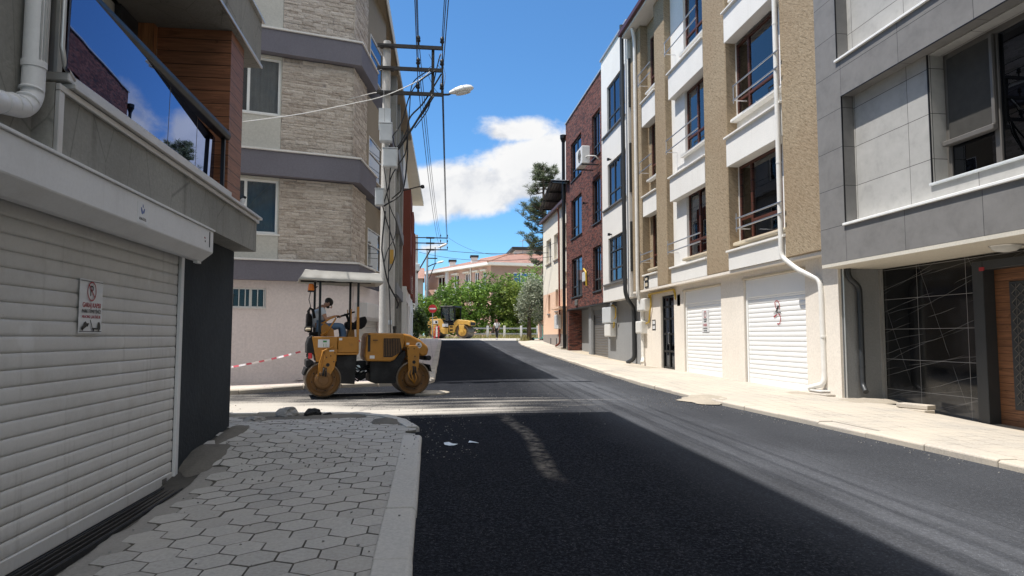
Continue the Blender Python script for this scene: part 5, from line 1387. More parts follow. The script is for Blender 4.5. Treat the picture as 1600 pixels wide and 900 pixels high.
# paving bricks left by the marble wall
for k, (dx, dy, dz, rz, lab) in enumerate(((0,0,0,.15,'lower pale paving block by the foot of the black marble wall'), (.02,.03,.085,.32,'upper pale paving block resting on the other by the black marble wall'))):
    t = MB(); t.box(-.12,.12,-.30,.30,0,.08)
    o = obj('paving_block', t, m_kerb_pale, None, Matrix.Translation((8.88+dx, 11.62+dy, zw(11.6)-.02+dz - .08)) @ Matrix.Rotation(rz, 4, 'Z'), bevel=.012, seg=2); tag(o, lab, 'block', 'loose paving blocks')

# ================================================================ brick building with white bay
K1 = thing('apartment_building', 'dark red brick building with a white bay and black framed windows', 'building', (8.2, 34, .6))
def k1(name, mb, mat, **k): return obj(name, mb, mat, K1, MR, **k)
XB = 8.1; zc = 14.25
wins = [(35.3,37.95,7.12,9.32),(35.3,37.95,3.8,5.95),(35.3,37.95,10.4,12.6),(31.3,32.9,7.12,9.32),(31.3,32.9,3.8,5.98),(31.3,32.9,10.4,12.6)]
mb = MB(); mb.wall(30.85, 39.4, 3.19, zc, wins, -8.42, -XB); k1('brick_wall', mb, m_brick)
for h in wins:
    wdw = window(K1, MR, *h, -8.20, m_anth, m_glass_dark, (.52,), ((.27,1 if h[0] > 33 else None),), ft=.07, curtain=m_curtain if h[0] > 33 else m_curtain_grey, cur=(.52,1,.3,1))
    mb = MB(); mb.box(h[0]-.08, h[1]+.08, -8.19, -XB+.05, h[2]-.06, h[2]-.004); obj('sill', mb, m_anth, wdw, MR, bevel=.006)
    mb = MB(); mb.box(h[0]+(h[1]-h[0])*.56, h[1]-.1, -8.31, -8.29, h[2]+(h[3]-h[2])*.3, h[3]-.1); obj('roller_blind', mb, m_curtain if h[0] > 33 else m_blind, wdw, MR)
mb = MB(); mb.box(30.85, 39.45, -8.5, -XB+.05, zc+.002, zc+.09); k1('parapet_coping', mb, m_alu)
mb = MB(); mb.box(39.41, 39.44, -14, -8.12, 0, zc) ; mb.box(26.6, 39.4, -16, -8.9, 0, 14); k1('rear_wall', mb, m_greyp)
# white bay with black ribbon windows
bw = [(26.8,29.55,3.98,5.93),(26.8,29.55,7.38,9.28),(26.8,29.55,10.78,12.85)]
mb = MB(); mb.wall(26.35, 30.6, 3.17, 14.5, [(26.75,29.6,3.95,5.96),(26.75,29.6,7.35,9.31),(26.75,29.6,10.75,12.88)], -8.42, -8.0); k1('white_bay', mb, m_whitep)
for i, h in enumerate(bw):
    wdw = window(K1, MR, *h, -8.06, m_anth, m_glass_dark, (.34,.67), ((.30,None),), ft=.07, curtain=m_curtain_grey)
    mb = MB(); mb.box(h[0]-.1, 30.45, -8.03, -7.92, h[2]-.10, h[2]-.035); obj('sill', mb, m_greyframe, wdw, MR, bevel=.006)
    if i == 0:
        mb = MB()
        for q in (.2,.45,.7): mb.box(h[0]+(h[1]-h[0])*q-.02, h[0]+(h[1]-h[0])*q+.02, -8.05, -8.03, 4.62, 5.86)
        mb.box(h[0]+.08, h[1]-.08, -8.05, -8.03, 5.3, 5.34); obj('glazing_bars', mb, m_anth, wdw, MR)
for z0, z1 in ((4.2,6.2),(7.4,9.4),(10.9,12.9)):
    mb = MB(); mb.box(26.26, 26.345, -8.4, -8.02, z0, z1); k1('corner_strip', mb, m_anth)
mb = MB(); mb.box(26.35, 30.65, -8.5, -7.93, 14.503, 14.58); k1('bay_coping', mb, m_alu)
# ground floor: entrance recess, shutter, grey wall
mb = MB(); mb.wall(26.3, 34.4, -.1, 3.165, [(31.3,34.3,-.2,2.95)], -8.75, -8.40); k1('ground_floor_wall', mb, m_greyp)
mb = MB(); mb.box(34.4, 35.0, -8.75, -8.36, -.1, 3.185); k1('pier', mb, m_greyp)
mb = MB(); mb.box(38.95, 39.4, -9.8, -8.14, -.1, 3.185); mb.box(35.0, 38.95, -9.9, -9.8, -.1, 3.185); k1('entrance_side_wall', mb, m_brick)
mb = MB(); mb.box(30.86, 39.4, -9.9, -8.11, 3.13, 3.187); k1('soffit', mb, m_anth)
shutter(K1, MR, 31.35, 34.25, .5, 2.75, -8.52, m_greyframe, .125, .02, .1, [(34.25,34.35),(31.25,31.35)], m_anth)
mb = MB(); mb.box(31.3, 34.3, -8.7, -8.46, 2.70, 2.96); k1('shutter_box', mb, m_greyframe)
t = thing('notice', 'white notice sheet on the grey shutter of the brick building', 'notice', (8.5, 32, 2)); mb = MB(); mb.box(31.75, 32.15, -8.49, -8.485, 1.85, 2.45); obj('sheet', mb, m_sticker, t, MR)
metercase('upper white meter box with yellow pipe on the grey wall of the brick building', 29.7, 31.2, 2.2, 2.95, -8.398, -8.10, m_boxgrey, [[(29.6,-8.25,2.4),(29.4,-8.25,2.5),(29.4,-8.25,2.85),(29.9,-8.25,3.02),(30.3,-8.25,2.97)]])
metercase('lower cream meter box on the grey wall of the brick building', 29.9, 30.9, 1.6, 2.18, -8.398, -8.12, m_offwhite, [[(29.85,-8.25,2.0),(29.7,-8.25,2.05),(29.7,-8.25,2.25)]])
pipe('drain_pipe', K1, [(26.55,-7.82,14.4),(26.55,-7.85,3.4),(26.6,-7.95,3.1),(26.9,-8.3,2.75),(26.9,-8.3,.7),(27.2,-8.1,.55)], .085, m_anth, MR, 12)
pipe('drain_pipe', K1, [(39.55,-7.98,13.3),(39.55,-7.98,.9)], .10, m_black, MR, 10)
mb = MB(); mb.lathe((39.55,-7.98,0), 'z', [(.1,13.2),(.2,13.45),(.2,13.65)], 12); k1('rain_head', mb, m_black)
mb = MB(); mb.box(34.2, 35.0, -8.1, -8.02, 4.45, 4.95); q = k1('alarm_box', mb, m_boxgrey, bevel=.03); pipe('gas_pipe', K1, [(34.1,-8.05,4.2),(34.1,-8.02,4.9),(34.5,-8.0,5.1)], .05, m_yellowpipe, MR, 8)
mb = MB(); mb.box(36.3,36.9,-8.1,-8.03,3.3,3.62); k1('wall_plate', mb, m_greyframe, bevel=.02)
mb = MB(); mb.rod((30.4,-8.06,11.9),(30.75,-8.06,10.3),.02,6); k1('hanging_rod', mb, m_boxgrey)
for s_, z in ((33.9, 8.45), (29.0, 9.45), (29.0, 6.1)):
    mb = MB(); mb.rod((s_,-8.1,z),(s_,-7.9,z-.03), .03, 8); mb.box(s_-.05,s_+.05,-7.92,-7.82,z-.08,z+.03); k1('wall_spotlight', mb, m_black)
ac = thing('air_conditioner', 'white air conditioner unit on brackets on the dark brick wall', 'air conditioner', (7.9, 32.3, 9.8))
A0 = MR @ Matrix.Translation((31.35, -7.62, 9.85))
mb = MB(); mb.box(0, 1.35, -.0, .40, 0, .85); k = obj('casing', mb, m_offwhite, ac, A0, bevel=.03, seg=2)
mb = MB()
for r in (.09,.18,.27): mb.tube([(.48+r*math.cos(2*PI*i/24), .415, .44+r*math.sin(2*PI*i/24)) for i in range(25)], .010, 5, caps=False)
for i in range(8): mb.rod((.48,.415,.44),(.48+.33*math.cos(i*PI/4),.415,.44+.33*math.sin(i*PI/4)), .008, 5)
obj('fan_grille', mb, m_greyframe, k, A0)
mb = MB(); mb.box(.1,.15,-.45,.40,-.06,-.005); mb.box(1.2,1.25,-.45,.40,-.06,-.005); obj('bracket', mb, m_anth, ac, A0)
mb = MB(); mb.tube([(.0,.2,.3),(-.15,.1,.32),(-.2,-.2,.3),(-.15,-.45,.1)], .03, 8); obj('coolant_pipe', mb, m_offwhite, ac, A0, smooth=True)

# ================================================================ cream and peach house with sheet metal roof
C1 = thing('house', 'cream house with peach lower floor and overhanging sheet metal roof next to the brick building', 'house', (8.4, 45, 1))
def c1(name, mb, mat, **k): return obj(name, mb, mat, C1, MR, **k)
cw = [(46.05,47.95,6.7,8.4),(43.1,44.95,6.7,8.4),(46.5,47.3,3.2,4.5),(43.6,44.5,3.3,4.7),(40.7,41.7,4.85,5.6),(40.6,41.6,7.1,8.6)]
mb = MB(); mb.wall(40.05, 49.3, 4.6, 9.9, [h for h in cw], -8.8, -8.40); c1('upper_wall', mb, m_creamw)
mb = MB(); mb.wall(40.05, 49.3, 1.75, 4.597, [h for h in cw] + [(40.3,41.9,.0,3.2)], -8.8, -8.40); c1('lower_wall', mb, m_peach)
mb = MB(); mb.wall(40.05, 49.3, .3, 1.747, [(40.3,41.9,.0,3.2)], -8.8, -8.37); c1('skirting', mb, m_stonebase)
for h in cw:
    w = window(C1, MR, *h, -8.62, m_white, m_glass, (.5,), curtain=m_curtain, cur=(.5,1,0,1), ft=.06)
    mb = MB(); mb.box(h[0]-.08, h[1]+.08, -8.6, -8.32, h[2]-.10, h[2]-.004); obj('sill', mb, m_stonebase, w, MR, bevel=.01)
mb = MB(); mb.box(40.35, 41.85, -8.74, -8.68, .8, 3.15); c1('door', mb, m_anth)
mb = MB(); mb.box(40.1, 42.9, -8.4, -7.75, 3.30, 3.42); c1('door_canopy', mb, m_peach)
mb = MB(); mb.box(40.2, 42.2, -8.4, -7.9, .7, .98); c1('doorstep', mb, m_kerb_pale)
mb = MB()
for s_ in (46.0, 43.9): mb.box(s_, s_+.3, -8.37, -8.362, 1.1, 1.5)
c1('basement_vent', mb, m_dark)
mb = MB(); mb.box(42.4,43.7,-8.39,-8.15,2.1,3.0); c1('junction_box', mb, m_boxgrey, bevel=.03)
pipe('drain_pipe', C1, [(42.3,-8.15,9.75),(42.5,-8.25,9.4),(42.5,-8.28,1.2),(42.9,-8.1,1.0)], .06, m_redp, MR, 10)
mb = MB(); mb.box(40.05, 49.4, -8.9, -8.2, 9.902, 10.0); mb.box(40.0,49.5,-8.25,-8.12,9.85,10.02); c1('eave', mb, m_brownframe)
# corrugated gable roof on posts, its ridge running away from the street
rA = atx(842, 328, 7.8); rB = atx(860, 281, 7.8); sN = 2*rB.y - rA.y
mb = MB(); n = 70
for (s0, z0, s1, z1) in ((rB.y, rB.z, rA.y, rA.z), (rB.y, rB.z, sN, rA.z)):
    for i in range(n):
        w0 = lerp(-7.8, -14.2, i/n); w1 = lerp(-7.8, -14.2, (i+1)/n); d0 = .025*(i % 2); d1 = .025*((i+1) % 2)
        mb.quad((s0, w0, z0+d0), (s1, w0, z1+d0), (s1, w1, z1+d1), (s0, w1, z0+d1))
rf = c1('roof', mb, m_metalroof)
mb = MB()
for t in (.05, .35, .65, .95):
    for sgn in (-1, 1):
        s_ = rB.y + sgn*t*(rA.y-rB.y); z_ = lerp(rB.z, rA.z, t); mb.box(s_-.04, s_+.04, -14.1, -7.85, z_-.12, z_-.02)
for w_ in (-7.95, -9.4, -11, -12.6): mb.rod((rA.y, w_, rA.z-.14), (rB.y, w_, rB.z-.14), .05, 6); mb.rod((sN, w_, rA.z-.14), (rB.y, w_, rB.z-.14), .05, 6)
for s_ in (sN+.5, rB.y, rA.y-.5): mb.rod((s_, -8.6, 9.95), (s_, -8.6, rA.z-.1 if s_ != rB.y else rB.z-.15), .05, 6)
obj('roof_battens', mb, m_rustarm, rf, MR)
mb = MB(); mb.box(40.1, 49.2, -13, -8.85, 0, 9.9); c1('rear_wall', mb, m_creamw)
mb = MB(); mb.box(42.0, 48.6, -11, -9.0, 9.95, 10.5); c1('attic_wall', mb, m_redp)
# ================================================================ yellow tandem roller with its driver
RY = 14.66; RX = at(505, 592, RY).x
HEAD = R(12); RSC = .925
RL = thing('road_roller', 'nearer worn yellow tandem road roller with grey canvas canopy, carrying a driver', 'road roller', (RX, RY, zr(RY)+.032), HEAD)
MRL = W[RL.name] @ Matrix.Scale(RSC, 4) @ Matrix.Translation((0, .50, 0))     # local x forward, y away from the viewer (near drum face at y=-.5), z up
def rl(name, mb, mat, parent=None, **k): return obj(name, mb, mat, parent or RL, MRL, **k)
def arc_pts(cx, cz, r, a0, a1, n): return [(cx + r*math.cos(lerp(a0, a1, i/n)), cz + r*math.sin(lerp(a0, a1, i/n))) for i in range(n+1)]
RD = .397
for xc in (0.0, 1.97):
    mb = MB(); mb.lathe((xc, 0, RD), 'y', [(RD-.03,-.50),(RD,-.485),(RD,.485),(RD-.03,.50)], 56, caps=False)
    dm = rl('drum', mb, m_drumsteel, smooth=40)
    for sgn in (-1, 1):
        mb = MB(); y0 = -.50*1; prof = [(RD-.03,-.500),(RD-.045,-.470),(.30,-.455),(.285,-.44),(.22,-.43),(.205,-.455),(.13,-.46),(.12,-.44),(.0005,-.44)]
        mb.lathe((xc, 0, RD), 'y', [(r, h*(1 if sgn < 0 else -1)) for r, h in prof], 48, caps=False)
        obj('drum_side', mb, m_drum, dm, MRL, smooth=35)
        mb = MB()
        for k in range(8):
            a = 2*PI*k/8+.2; mb.cyl((xc+.25*math.cos(a), 0, RD+.25*math.sin(a)), 'y', .014, sgn*.435 - .012, sgn*.435 + .02, 8)
        obj('drum_bolt', mb, m_chassis, dm, MRL)
# ---- rear frame (under the driver)
def plate(name, pts, y0, y1, mat, bevel=.012, parent=None): mb = MB(); mb.prism(pts, 'y', y0, y1); return rl(name, mb, mat, parent, bevel=bevel, seg=2)
plate('rear_chassis', [(.28,.92),(.28,.62),(.34,.30),(.70,.28),(.74,.95)], -.46, .46, m_chassis)
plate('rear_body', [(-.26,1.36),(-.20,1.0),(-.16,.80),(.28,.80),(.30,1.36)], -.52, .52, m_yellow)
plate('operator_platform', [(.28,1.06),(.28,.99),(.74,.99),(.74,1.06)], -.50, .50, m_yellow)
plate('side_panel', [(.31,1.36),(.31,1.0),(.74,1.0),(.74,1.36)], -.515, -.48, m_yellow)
plate('side_panel', [(.31,1.36),(.31,1.0),(.74,1.0),(.74,1.36)], .48, .515, m_yellow)
plate('step_edge', [(.27,.99),(.27,.95),(.76,.95),(.76,.99)], -.535, .535, m_yellow, .006)
plate('rear_fairing', [(-.37,.98),(-.37,1.20),(-.33,1.34),(-.26,1.40),(-.20,1.36),(-.19,1.0),(-.22,.96)], -.50, .50, m_chassis, .03)
plate('rear_bumper', [(-.38,.84),(-.38,.70),(-.35,.66),(-.25,.74),(-.20,.80),(-.30,.86)], -.48, .48, m_chassis, .02)
mb = MB(); mb.box(-.34,-.24,-.47,.47,.88,.96); rl('tail_light_bar', mb, m_rubber)
mb = MB(); mb.box(-.33,-.25,-.505,-.48,.87,1.0); rl('tail_light', mb, m_red, bevel=.01)
for y0, y1, nm in ((-.565,-.525,'near'), (.525,.565,'far')):
    plate('drum_yoke', [(-.05,1.06),(.30,1.08),(.24,.66),(.13,.46),(.09,.40),(-.09,.40),(-.12,.48),(-.08,.72)], y0, y1, m_yellow, .012)
    plate('drum_yoke', [(1.80,1.10),(1.86,1.16),(2.02,1.16),(2.10,1.08),(2.09,.74),(2.05,.44),(1.98,.36),(1.88,.38),(1.84,.56),(1.83,.80)], y0, y1, m_yellow, .012)
for xc in (0.0, 1.95):
    mb = MB(); mb.lathe((xc, 0, RD), 'y', [(.19,-.50),(.19,-.575),(.165,-.585),(.165,-.60),(.12,-.61),(.11,-.595)], 28)
    hb = rl('hub_cover', mb, m_drum, smooth=35)
    mb = MB(); mb.tube([(xc-.01,-.60,RD+.10),(xc-.01,-.64,RD+.12),(xc+.0,-.64,RD+.24),(xc-.0,-.585,RD+.27)], .022, 8); mb.tube([(xc+.04,-.60,RD+.08),(xc+.05,-.63,RD+.13),(xc+.05,-.63,RD+.22),(xc+.05,-.585,RD+.26)], .018, 8)
    obj('hydraulic_fitting', mb, m_chassis, hb, MRL, smooth=True)
mb = MB()
for q in ((1.86,.30),(1.93,.27),(2.02,.29)): mb.tube([(q[0],-.60,.62),(q[0]-.03,-.63,.50),(q[0]+.0,-.63,.40),(1.97,-.615,q[1])], .016, 7)
rl('hydraulic_hose', mb, m_yellow, smooth=True)
for q in ((.09,.73), (1.97,.77)):
    mb = MB(); mb.cyl((q[0],-.567,q[1]), 'y', .04, -.006, .006, 16); rl('yoke_hole', mb, m_black)
mb = MB()
for q in ((.0,1.0),(.24,1.0),(.22,.8),(.0,.82),(1.9,1.08),(2.04,1.08),(1.88,.9),(2.06,.9),(.06,.9),(.15,.93)): mb.cyl((q[0],-.567,q[1]), 'y', .014, -.010, .006, 8)
rl('yoke_bolt', mb, m_chassis)
mb = MB(); mb.tube([(-.12,-.59,.46),(-.10,-.60,.75),(-.02,-.60,1.04),(.18,-.60,1.14),(.20,-.58,1.12)], .016, 8); mb.tube([(-.04,-.58,.50),(-.02,-.60,.74),(.02,-.60,.98)], .012, 8); rl('scraper_rod', mb, m_yellow, smooth=True)
mb = MB(); mb.box(.12,.22,-.572,-.566,1.03,1.06); rl('yoke_label', mb, m_sticker)
plate('scraper', [(-.44,.50),(-.40,.50),(-.35,.66),(-.39,.66)], -.48, .48, m_chassis, .006)
plate('scraper', [(2.375,.54),(2.42,.53),(2.38,.70),(2.33,.71)], -.46, .46, m_chassis, .006)
# ---- articulation between the two frames
plate('articulation_joint', [(.70,.44),(.70,.78),(.98,.80),(.98,.40),(.86,.34)], -.22, .22, m_chassis)
mb = MB()
for k, (z0, z1, y) in enumerate(((.62,.70,-.30),(.50,.56,-.33),(.44,.60,-.28),(.74,.66,-.34))): mb.tube([(.66,y,z0),(.78,y-.05,z0-.10),(.90,y-.05,z1-.06),(1.02,y,z1)], .022, 8)
rl('hydraulic_hose', mb, m_rubber, smooth=True)
mb = MB(); mb.cyl((.84,-.30,.56), 'x', .035, -.14, .14, 12); mb.cyl((.78,-.34,.66), 'y', .05, -.03, .03, 12); rl('steering_cylinder', mb, m_steel)
# ---- front frame and bonnet
plate('front_chassis', [(.98,.80),(.98,.32),(1.10,.28),(1.56,.28),(1.62,.40),(1.66,.62),(1.80,.92),(1.78,1.04),(1.4,.80)], -.45, .45, m_chassis)
bn = plate('bonnet', [(.88,.80),(.85,.90),(.88,1.36),(.93,1.45),(1.72,1.44),(1.76,1.30),(1.72,1.10),(1.52,.82),(1.42,.79)], -.54, .54, m_yellow, .03)
ns = plate('bonnet_nose', [(1.725,1.44),(1.90,1.40),(2.14,1.28),(2.30,1.14),(2.33,1.06),(2.30,.92),(2.16,.90),(2.06,1.0),(1.765,1.12)], -.49, .49, m_yellow, .04)
mb = MB(); mb.prism([(1.26,1.32),(1.26,.89),(1.46,.89),(1.69,1.02),(1.64,1.32)], 'y', -.548, -.530); gr_ = obj('grille', mb, m_black, bn, MRL)
mb = MB()
for k in range(10):
    x = 1.285 + k*.038; z0 = .90 if x < 1.47 else lerp(.90, 1.02, (x-1.47)/.22); mb.box(x, x+.014, -.556, -.549, z0+.01, 1.31)
obj('grille_slats', mb, m_drum, gr_, MRL)
mb = MB()
for a, b_, c0, c1 in ((1.235,1.258,.87,1.335),): mb.box(a, b_, -.556, -.541, c0, c1)
mb.box(1.258, 1.655, -.556, -.541, 1.323, 1.345); obj('grille_frame', mb, m_yellow, gr_, MRL, bevel=.005)
mb = MB(); mb.box(.90,.96,-.552,-.53,1.02,1.40); rl('bonnet_vent', mb, m_chassis)
mb = MB(); mb.cyl((2.09,-.492,1.16), 'y', .072, -.008, .006, 28); lg = obj('round_badge', mb, m_sticker, ns, MRL)
mb = MB(); mb.prism([(2.05,1.165),(2.085,1.205),(2.12,1.19),(2.10,1.165)], 'y', -.5035, -.5015); mb.box(2.04, 2.14, -.5035, -.5015, 1.13, 1.148); obj('badge_mark', mb, m_blackink, lg, MRL)
mb = MB(); mb.tube([(2.28,-.3,.86),(2.32,-.35,.82),(2.34,-.42,.86)], .018, 8); mb.lathe((2.34,-.44,.86), 'y', [(.02,-.05),(.06,-.04),(.06,.03),(.02,.06)], 14); mb.box(2.28,2.36,-.4,.4,.80,.90); rl('headlamp_bracket', mb, m_chassis)
mb = MB(); mb.tube([(1.02,-.545,1.28),(1.02,-.575,1.28),(1.12,-.575,1.28),(1.12,-.545,1.28)], .010, 6); rl('bonnet_handle', mb, m_chassis)
mb = MB(); mb.lathe((1.55,-.30,1.44), 'z', [(.035,-.02),(.035,.10),(.045,.10),(.045,.17)], 12); rl('exhaust_pipe', mb, m_rustarm, smooth=40)
for (a_, b_, c0_, c1_) in ((.95,1.06,.86,.93), (1.80,1.87,1.17,1.22), (.33,.40,1.28,1.33)):
    mb = MB(); yy = -.5425 if a_ < 1.5 and a_ > .9 else (-.4925 if a_ > 1.5 else -.517); mb.box(a_, b_, yy, yy+.004, c0_, c1_); rl('warning_sticker', mb, m_sticker)
# ---- number panel
mb = MB(); mb.box(-.13, .12, -.532, -.521, 1.12, 1.30); npn = rl('number_panel', mb, m_sticker)
lettering('11', .10, m_greenink, npn, MRL @ Matrix.Translation((.02,-.5335,1.165)))
mb = MB(); mb.box(-.02, .06, -.5345, -.5325, 1.235, 1.275); obj('panel_mark', mb, m_greenink, npn, MRL)
mb = MB(); mb.prism([(.47,1.30),(.52,1.34),(.53,1.29),(.49,1.26)], 'y', -.514, -.5105); mb.prism([(.46,1.22),(.51,1.24),(.52,1.19),(.48,1.17)], 'y', -.514, -.5105); mb.prism([(.48,1.12),(.51,1.15),(.53,1.10),(.49,1.08)], 'y', -.514, -.5105); mb.box(.485,.505,-.514,-.5105,1.04,1.32); rl('oil_stain', mb, m_chassis)
# ---- seat, controls, rails
plate('arm_panel', [(-.05,1.365),(-.06,1.60),(.02,1.68),(.22,1.52),(.24,1.365)], -.36, -.32, m_yellow, .012)
mb = MB(); mb.box(-.30,.22,-.24,.26,1.365,1.47); st_ = rl('seat', mb, m_rubber, bevel=.04, seg=3)
mb = MB(); mb.prism([(-.34,1.46),(-.24,1.46),(-.25,1.82),(-.31,1.92),(-.37,1.90),(-.38,1.56)], 'y', -.22, .26); obj('seat_backrest', mb, m_rubber, st_, MRL, bevel=.04, seg=3)
mb = MB(); mb.tube([(-.31,-.26,1.70),(-.34,-.26,1.94),(-.30,-.26,2.01),(-.24,-.26,1.97),(-.20,-.26,1.78)], .032, 8); rl('arm_rest', mb, m_rubber, smooth=True)
mb = MB(); mb.box(-.40,-.25,-.30,.30,1.48,1.60); rl('tool_box', mb, m_rubber, bevel=.02); mb = MB(); mb.box(-.40,-.28,-.34,-.31,1.50,1.56); rl('rag', mb, m_beigesill, bevel=.015)
plate('console', [(.54,1.06),(.56,1.50),(.60,1.56),(.70,1.56),(.73,1.06)], -.20, .28, m_yellow)
plate('dashboard', [(.53,1.56),(.50,1.68),(.55,1.72),(.70,1.68),(.86,1.82),(.95,1.84),(.99,1.72),(.94,1.60),(.86,1.54),(.58,1.52)], -.28, .30, m_rubber, .03)
mb = MB(); mb.rod((.62,.0,1.66),(.54,.0,1.86), .03, 10); sc_ = rl('steering_column', mb, m_rubber)
mb = MB(); ctr = Vector((.52,0,1.88)); nrm = Vector((-.31,0,.95)).normalized(); ua = Vector((.95,0,.31)).normalized(); ub = Vector((0,1,0))
mb.tube([ctr + ua*.20*math.cos(2*PI*i/28) + ub*.20*math.sin(2*PI*i/28) for i in range(29)], .020, 8, caps=False)
for k in range(3): a = 2*PI*k/3 + .4; mb.rod(ctr - nrm*.02, ctr + ua*.19*math.cos(a) + ub*.19*math.sin(a), .014, 6)
mb.cyl(ctr, 'z', .04, -.03, .02, 12)
obj('steering_wheel', mb, m_rubber, sc_, MRL, smooth=40)
mb = MB(); mb.tube([(.02,-.44,1.38),(.14,-.44,1.58),(.26,-.44,1.78),(.21,-.44,1.82),(.02,-.44,1.70),(-.06,-.44,1.66)], .018, 8); mb.tube([(-.12,-.46,1.38),(.0,-.46,1.44),(.06,-.44,1.50)], .018, 8); rl('grab_rail', mb, m_yellow, smooth=True)
# ---- canopy on four posts
for (x, y, z0) in ((-.10,-.46,1.37),(-.17,.46,1.37),(.75,-.46,1.0),(.66,.46,1.06)):
    mb = MB(); mb.box(x-.026, x+.026, y-.026, y+.026, z0, 2.66); ps_ = rl('canopy_post', mb, m_black, bevel=.006)
mb = MB(); mb.box(.722,.778,-.49,-.43,.98,2.05); rl('front_post_sleeve', mb, m_yellow, bevel=.006)
for q in ((.60,-.3), (.56,.1)):
    mb = MB(); mb.box(q[0],q[0]+.025,q[1],q[1]+.03,1.06,2.0); rl('lever', mb, m_yellow, bevel=.004)
mb = MB(); cx0, cx1, cy0, cy1 = -.58, 1.30, -.66, .62
def ring(ix, iy, z, f, amp, n=22):
    x0, x1, y0, y1 = cx0+ix, cx1-ix*.6, cy0+iy, cy1-iy; out = []
    for (a, b_) in (((x0,y0),(x1,y0)), ((x1,y0),(x1,y1)), ((x1,y1),(x0,y1)), ((x0,y1),(x0,y0))):
        for k in range(n):
            t = k/n; x = lerp(a[0], b_[0], t); y = lerp(a[1], b_[1], t); sag = math.sin(PI*t)
            w_ = mnoise.noise(Vector((x*4.3, y*4.3, f)))
            out.append((x, y, z - .045*(x-cx0)/(cx1-cx0) + amp*w_ + (.012*mnoise.noise(Vector((x*11, y*11, f+3))) if amp else 0) - (.02*sag if amp else 0)))
    return out
rings = [ring(.30, .28, 2.880, 0, .004), ring(.14, .095, 2.872, 1, .003), ring(.13, .085, 2.862, 1, 0)]
for q, (ix, iy, z) in enumerate(((.11,.07,2.815),(.08,.045,2.76),(.04,.02,2.70),(.0,.0,2.645))): rings.append([(x + .020*(q+1)/4*mnoise.noise(Vector((x*6+y*2, z*3, 5)))*(1 if abs(x-(cx0+cx1)/2) > .8 else 0), y + .045*(q+1)/4*mnoise.noise(Vector((x*5.5, z*4+x*2, 5))), zz) for (x, y, zz) in ring(ix, iy, z, 2, .010*(q == 3))])
nn = len(rings[0])
for a, b_ in zip(rings, rings[1:]):
    for k in range(nn): mb.quad(a[k], a[(k+1) % nn], b_[(k+1) % nn], b_[k])
mb.add(rings[0], [tuple(range(nn))])
cp = rl('canopy', mb, m_canvas, smooth=30, weld=True)
md = cp.modifiers.new('cloth', 'SOLIDIFY'); md.thickness = .012
mb = MB(); mb.box(-.5,1.15,-.49,-.43,2.66,2.70); mb.box(-.5,1.15,.43,.49,2.66,2.70); mb.box(-.2,-.14,-.43,.43,2.66,2.70); mb.box(.7,.76,-.43,.43,2.66,2.70); obj('canopy_frame', mb, m_black, cp, MRL)
mb = MB(); mb.lathe((-.30,-.44,2.40), 'z', [(.066,0),(.07,.02),(.062,.11),(.05,.15),(.02,.16)], 18); bc = rl('beacon', mb, m_orange, smooth=50)
mb = MB(); mb.lathe((-.30,-.44,2.40), 'z', [(.075,-.03),(.075,.0)], 18); mb.rod((-.30,-.44,2.39),(-.16,-.45,2.50), .014, 6); mb.tube([(-.31,-.44,2.37),(-.34,-.42,2.2),(-.30,-.40,2.05),(-.33,-.36,1.9)], .010, 6); obj('beacon_base', mb, m_black, bc, MRL)

for ch in RL.children_recursive:                        # the front half stands a little farther ahead
    if ch.type == 'MESH' and min(v.co.x for v in ch.data.vertices) >= .84: ch.data.transform(Matrix.Translation((.07, 0, 0)))
# ---------------------------------------------------------------- people
def skin_body(name, joints, bones, mat, parent, M, root=0, sub=2):
    """one continuous figure: joints {id: (x,y,z,rx,ry)}, bones pairs of ids"""
    ids = list(joints); idx = {k: i for i, k in enumerate(ids)}
    me = bpy.data.meshes.new(name); me.from_pydata([joints[k][:3] for k in ids], [(idx[a], idx[b]) for a, b in bones], [])
    o = bpy.data.objects.new(name, me); COL.objects.link(o)
    md = o.modifiers.new('skin', 'SKIN'); md.use_smooth_shade = True; md.branch_smoothing = .5
    sv = me.skin_vertices[0].data
    for k in ids:
        r = joints[k][3:]; sv[idx[k]].radius = (r[0], r[1] if len(r) > 1 else r[0]); sv[idx[k]].use_root = (k == root)
    sb = o.modifiers.new('sub', 'SUBSURF'); sb.levels = sub; sb.render_levels = sub
    dg = bpy.context.evaluated_depsgraph_get(); dg.update()
    m2 = bpy.data.meshes.new_from_object(o.evaluated_get(dg)); m2.name = name
    bpy.data.objects.remove(o)
    m2.materials.clear(); m2.materials.append(mat)
    m2.polygons.foreach_set('use_smooth', [True]*len(m2.polygons))
    o = bpy.data.objects.new(name, m2); COL.objects.link(o); W[o.name] = M
    if parent: o.parent = parent; o.matrix_basis = W[parent.name].inverted() @ M
    else: o.matrix_basis = M
    return o
def ball(c_, r, sx, sy, sz, n=18, rot=None):
    mb = MB(); prof = [(max(.0004, r*math.sin(PI*i/10)), -r*math.cos(PI*i/10)) for i in range(11)]
    mb.lathe((0,0,0), 'z', prof, n); 
    Mr = rot or Matrix.Identity(3)
    mb.v = [tuple(Mr @ Vector((p[0]*sx, p[1]*sy, p[2]*sz)) + Vector(c_)) for p in mb.v]
    return mb
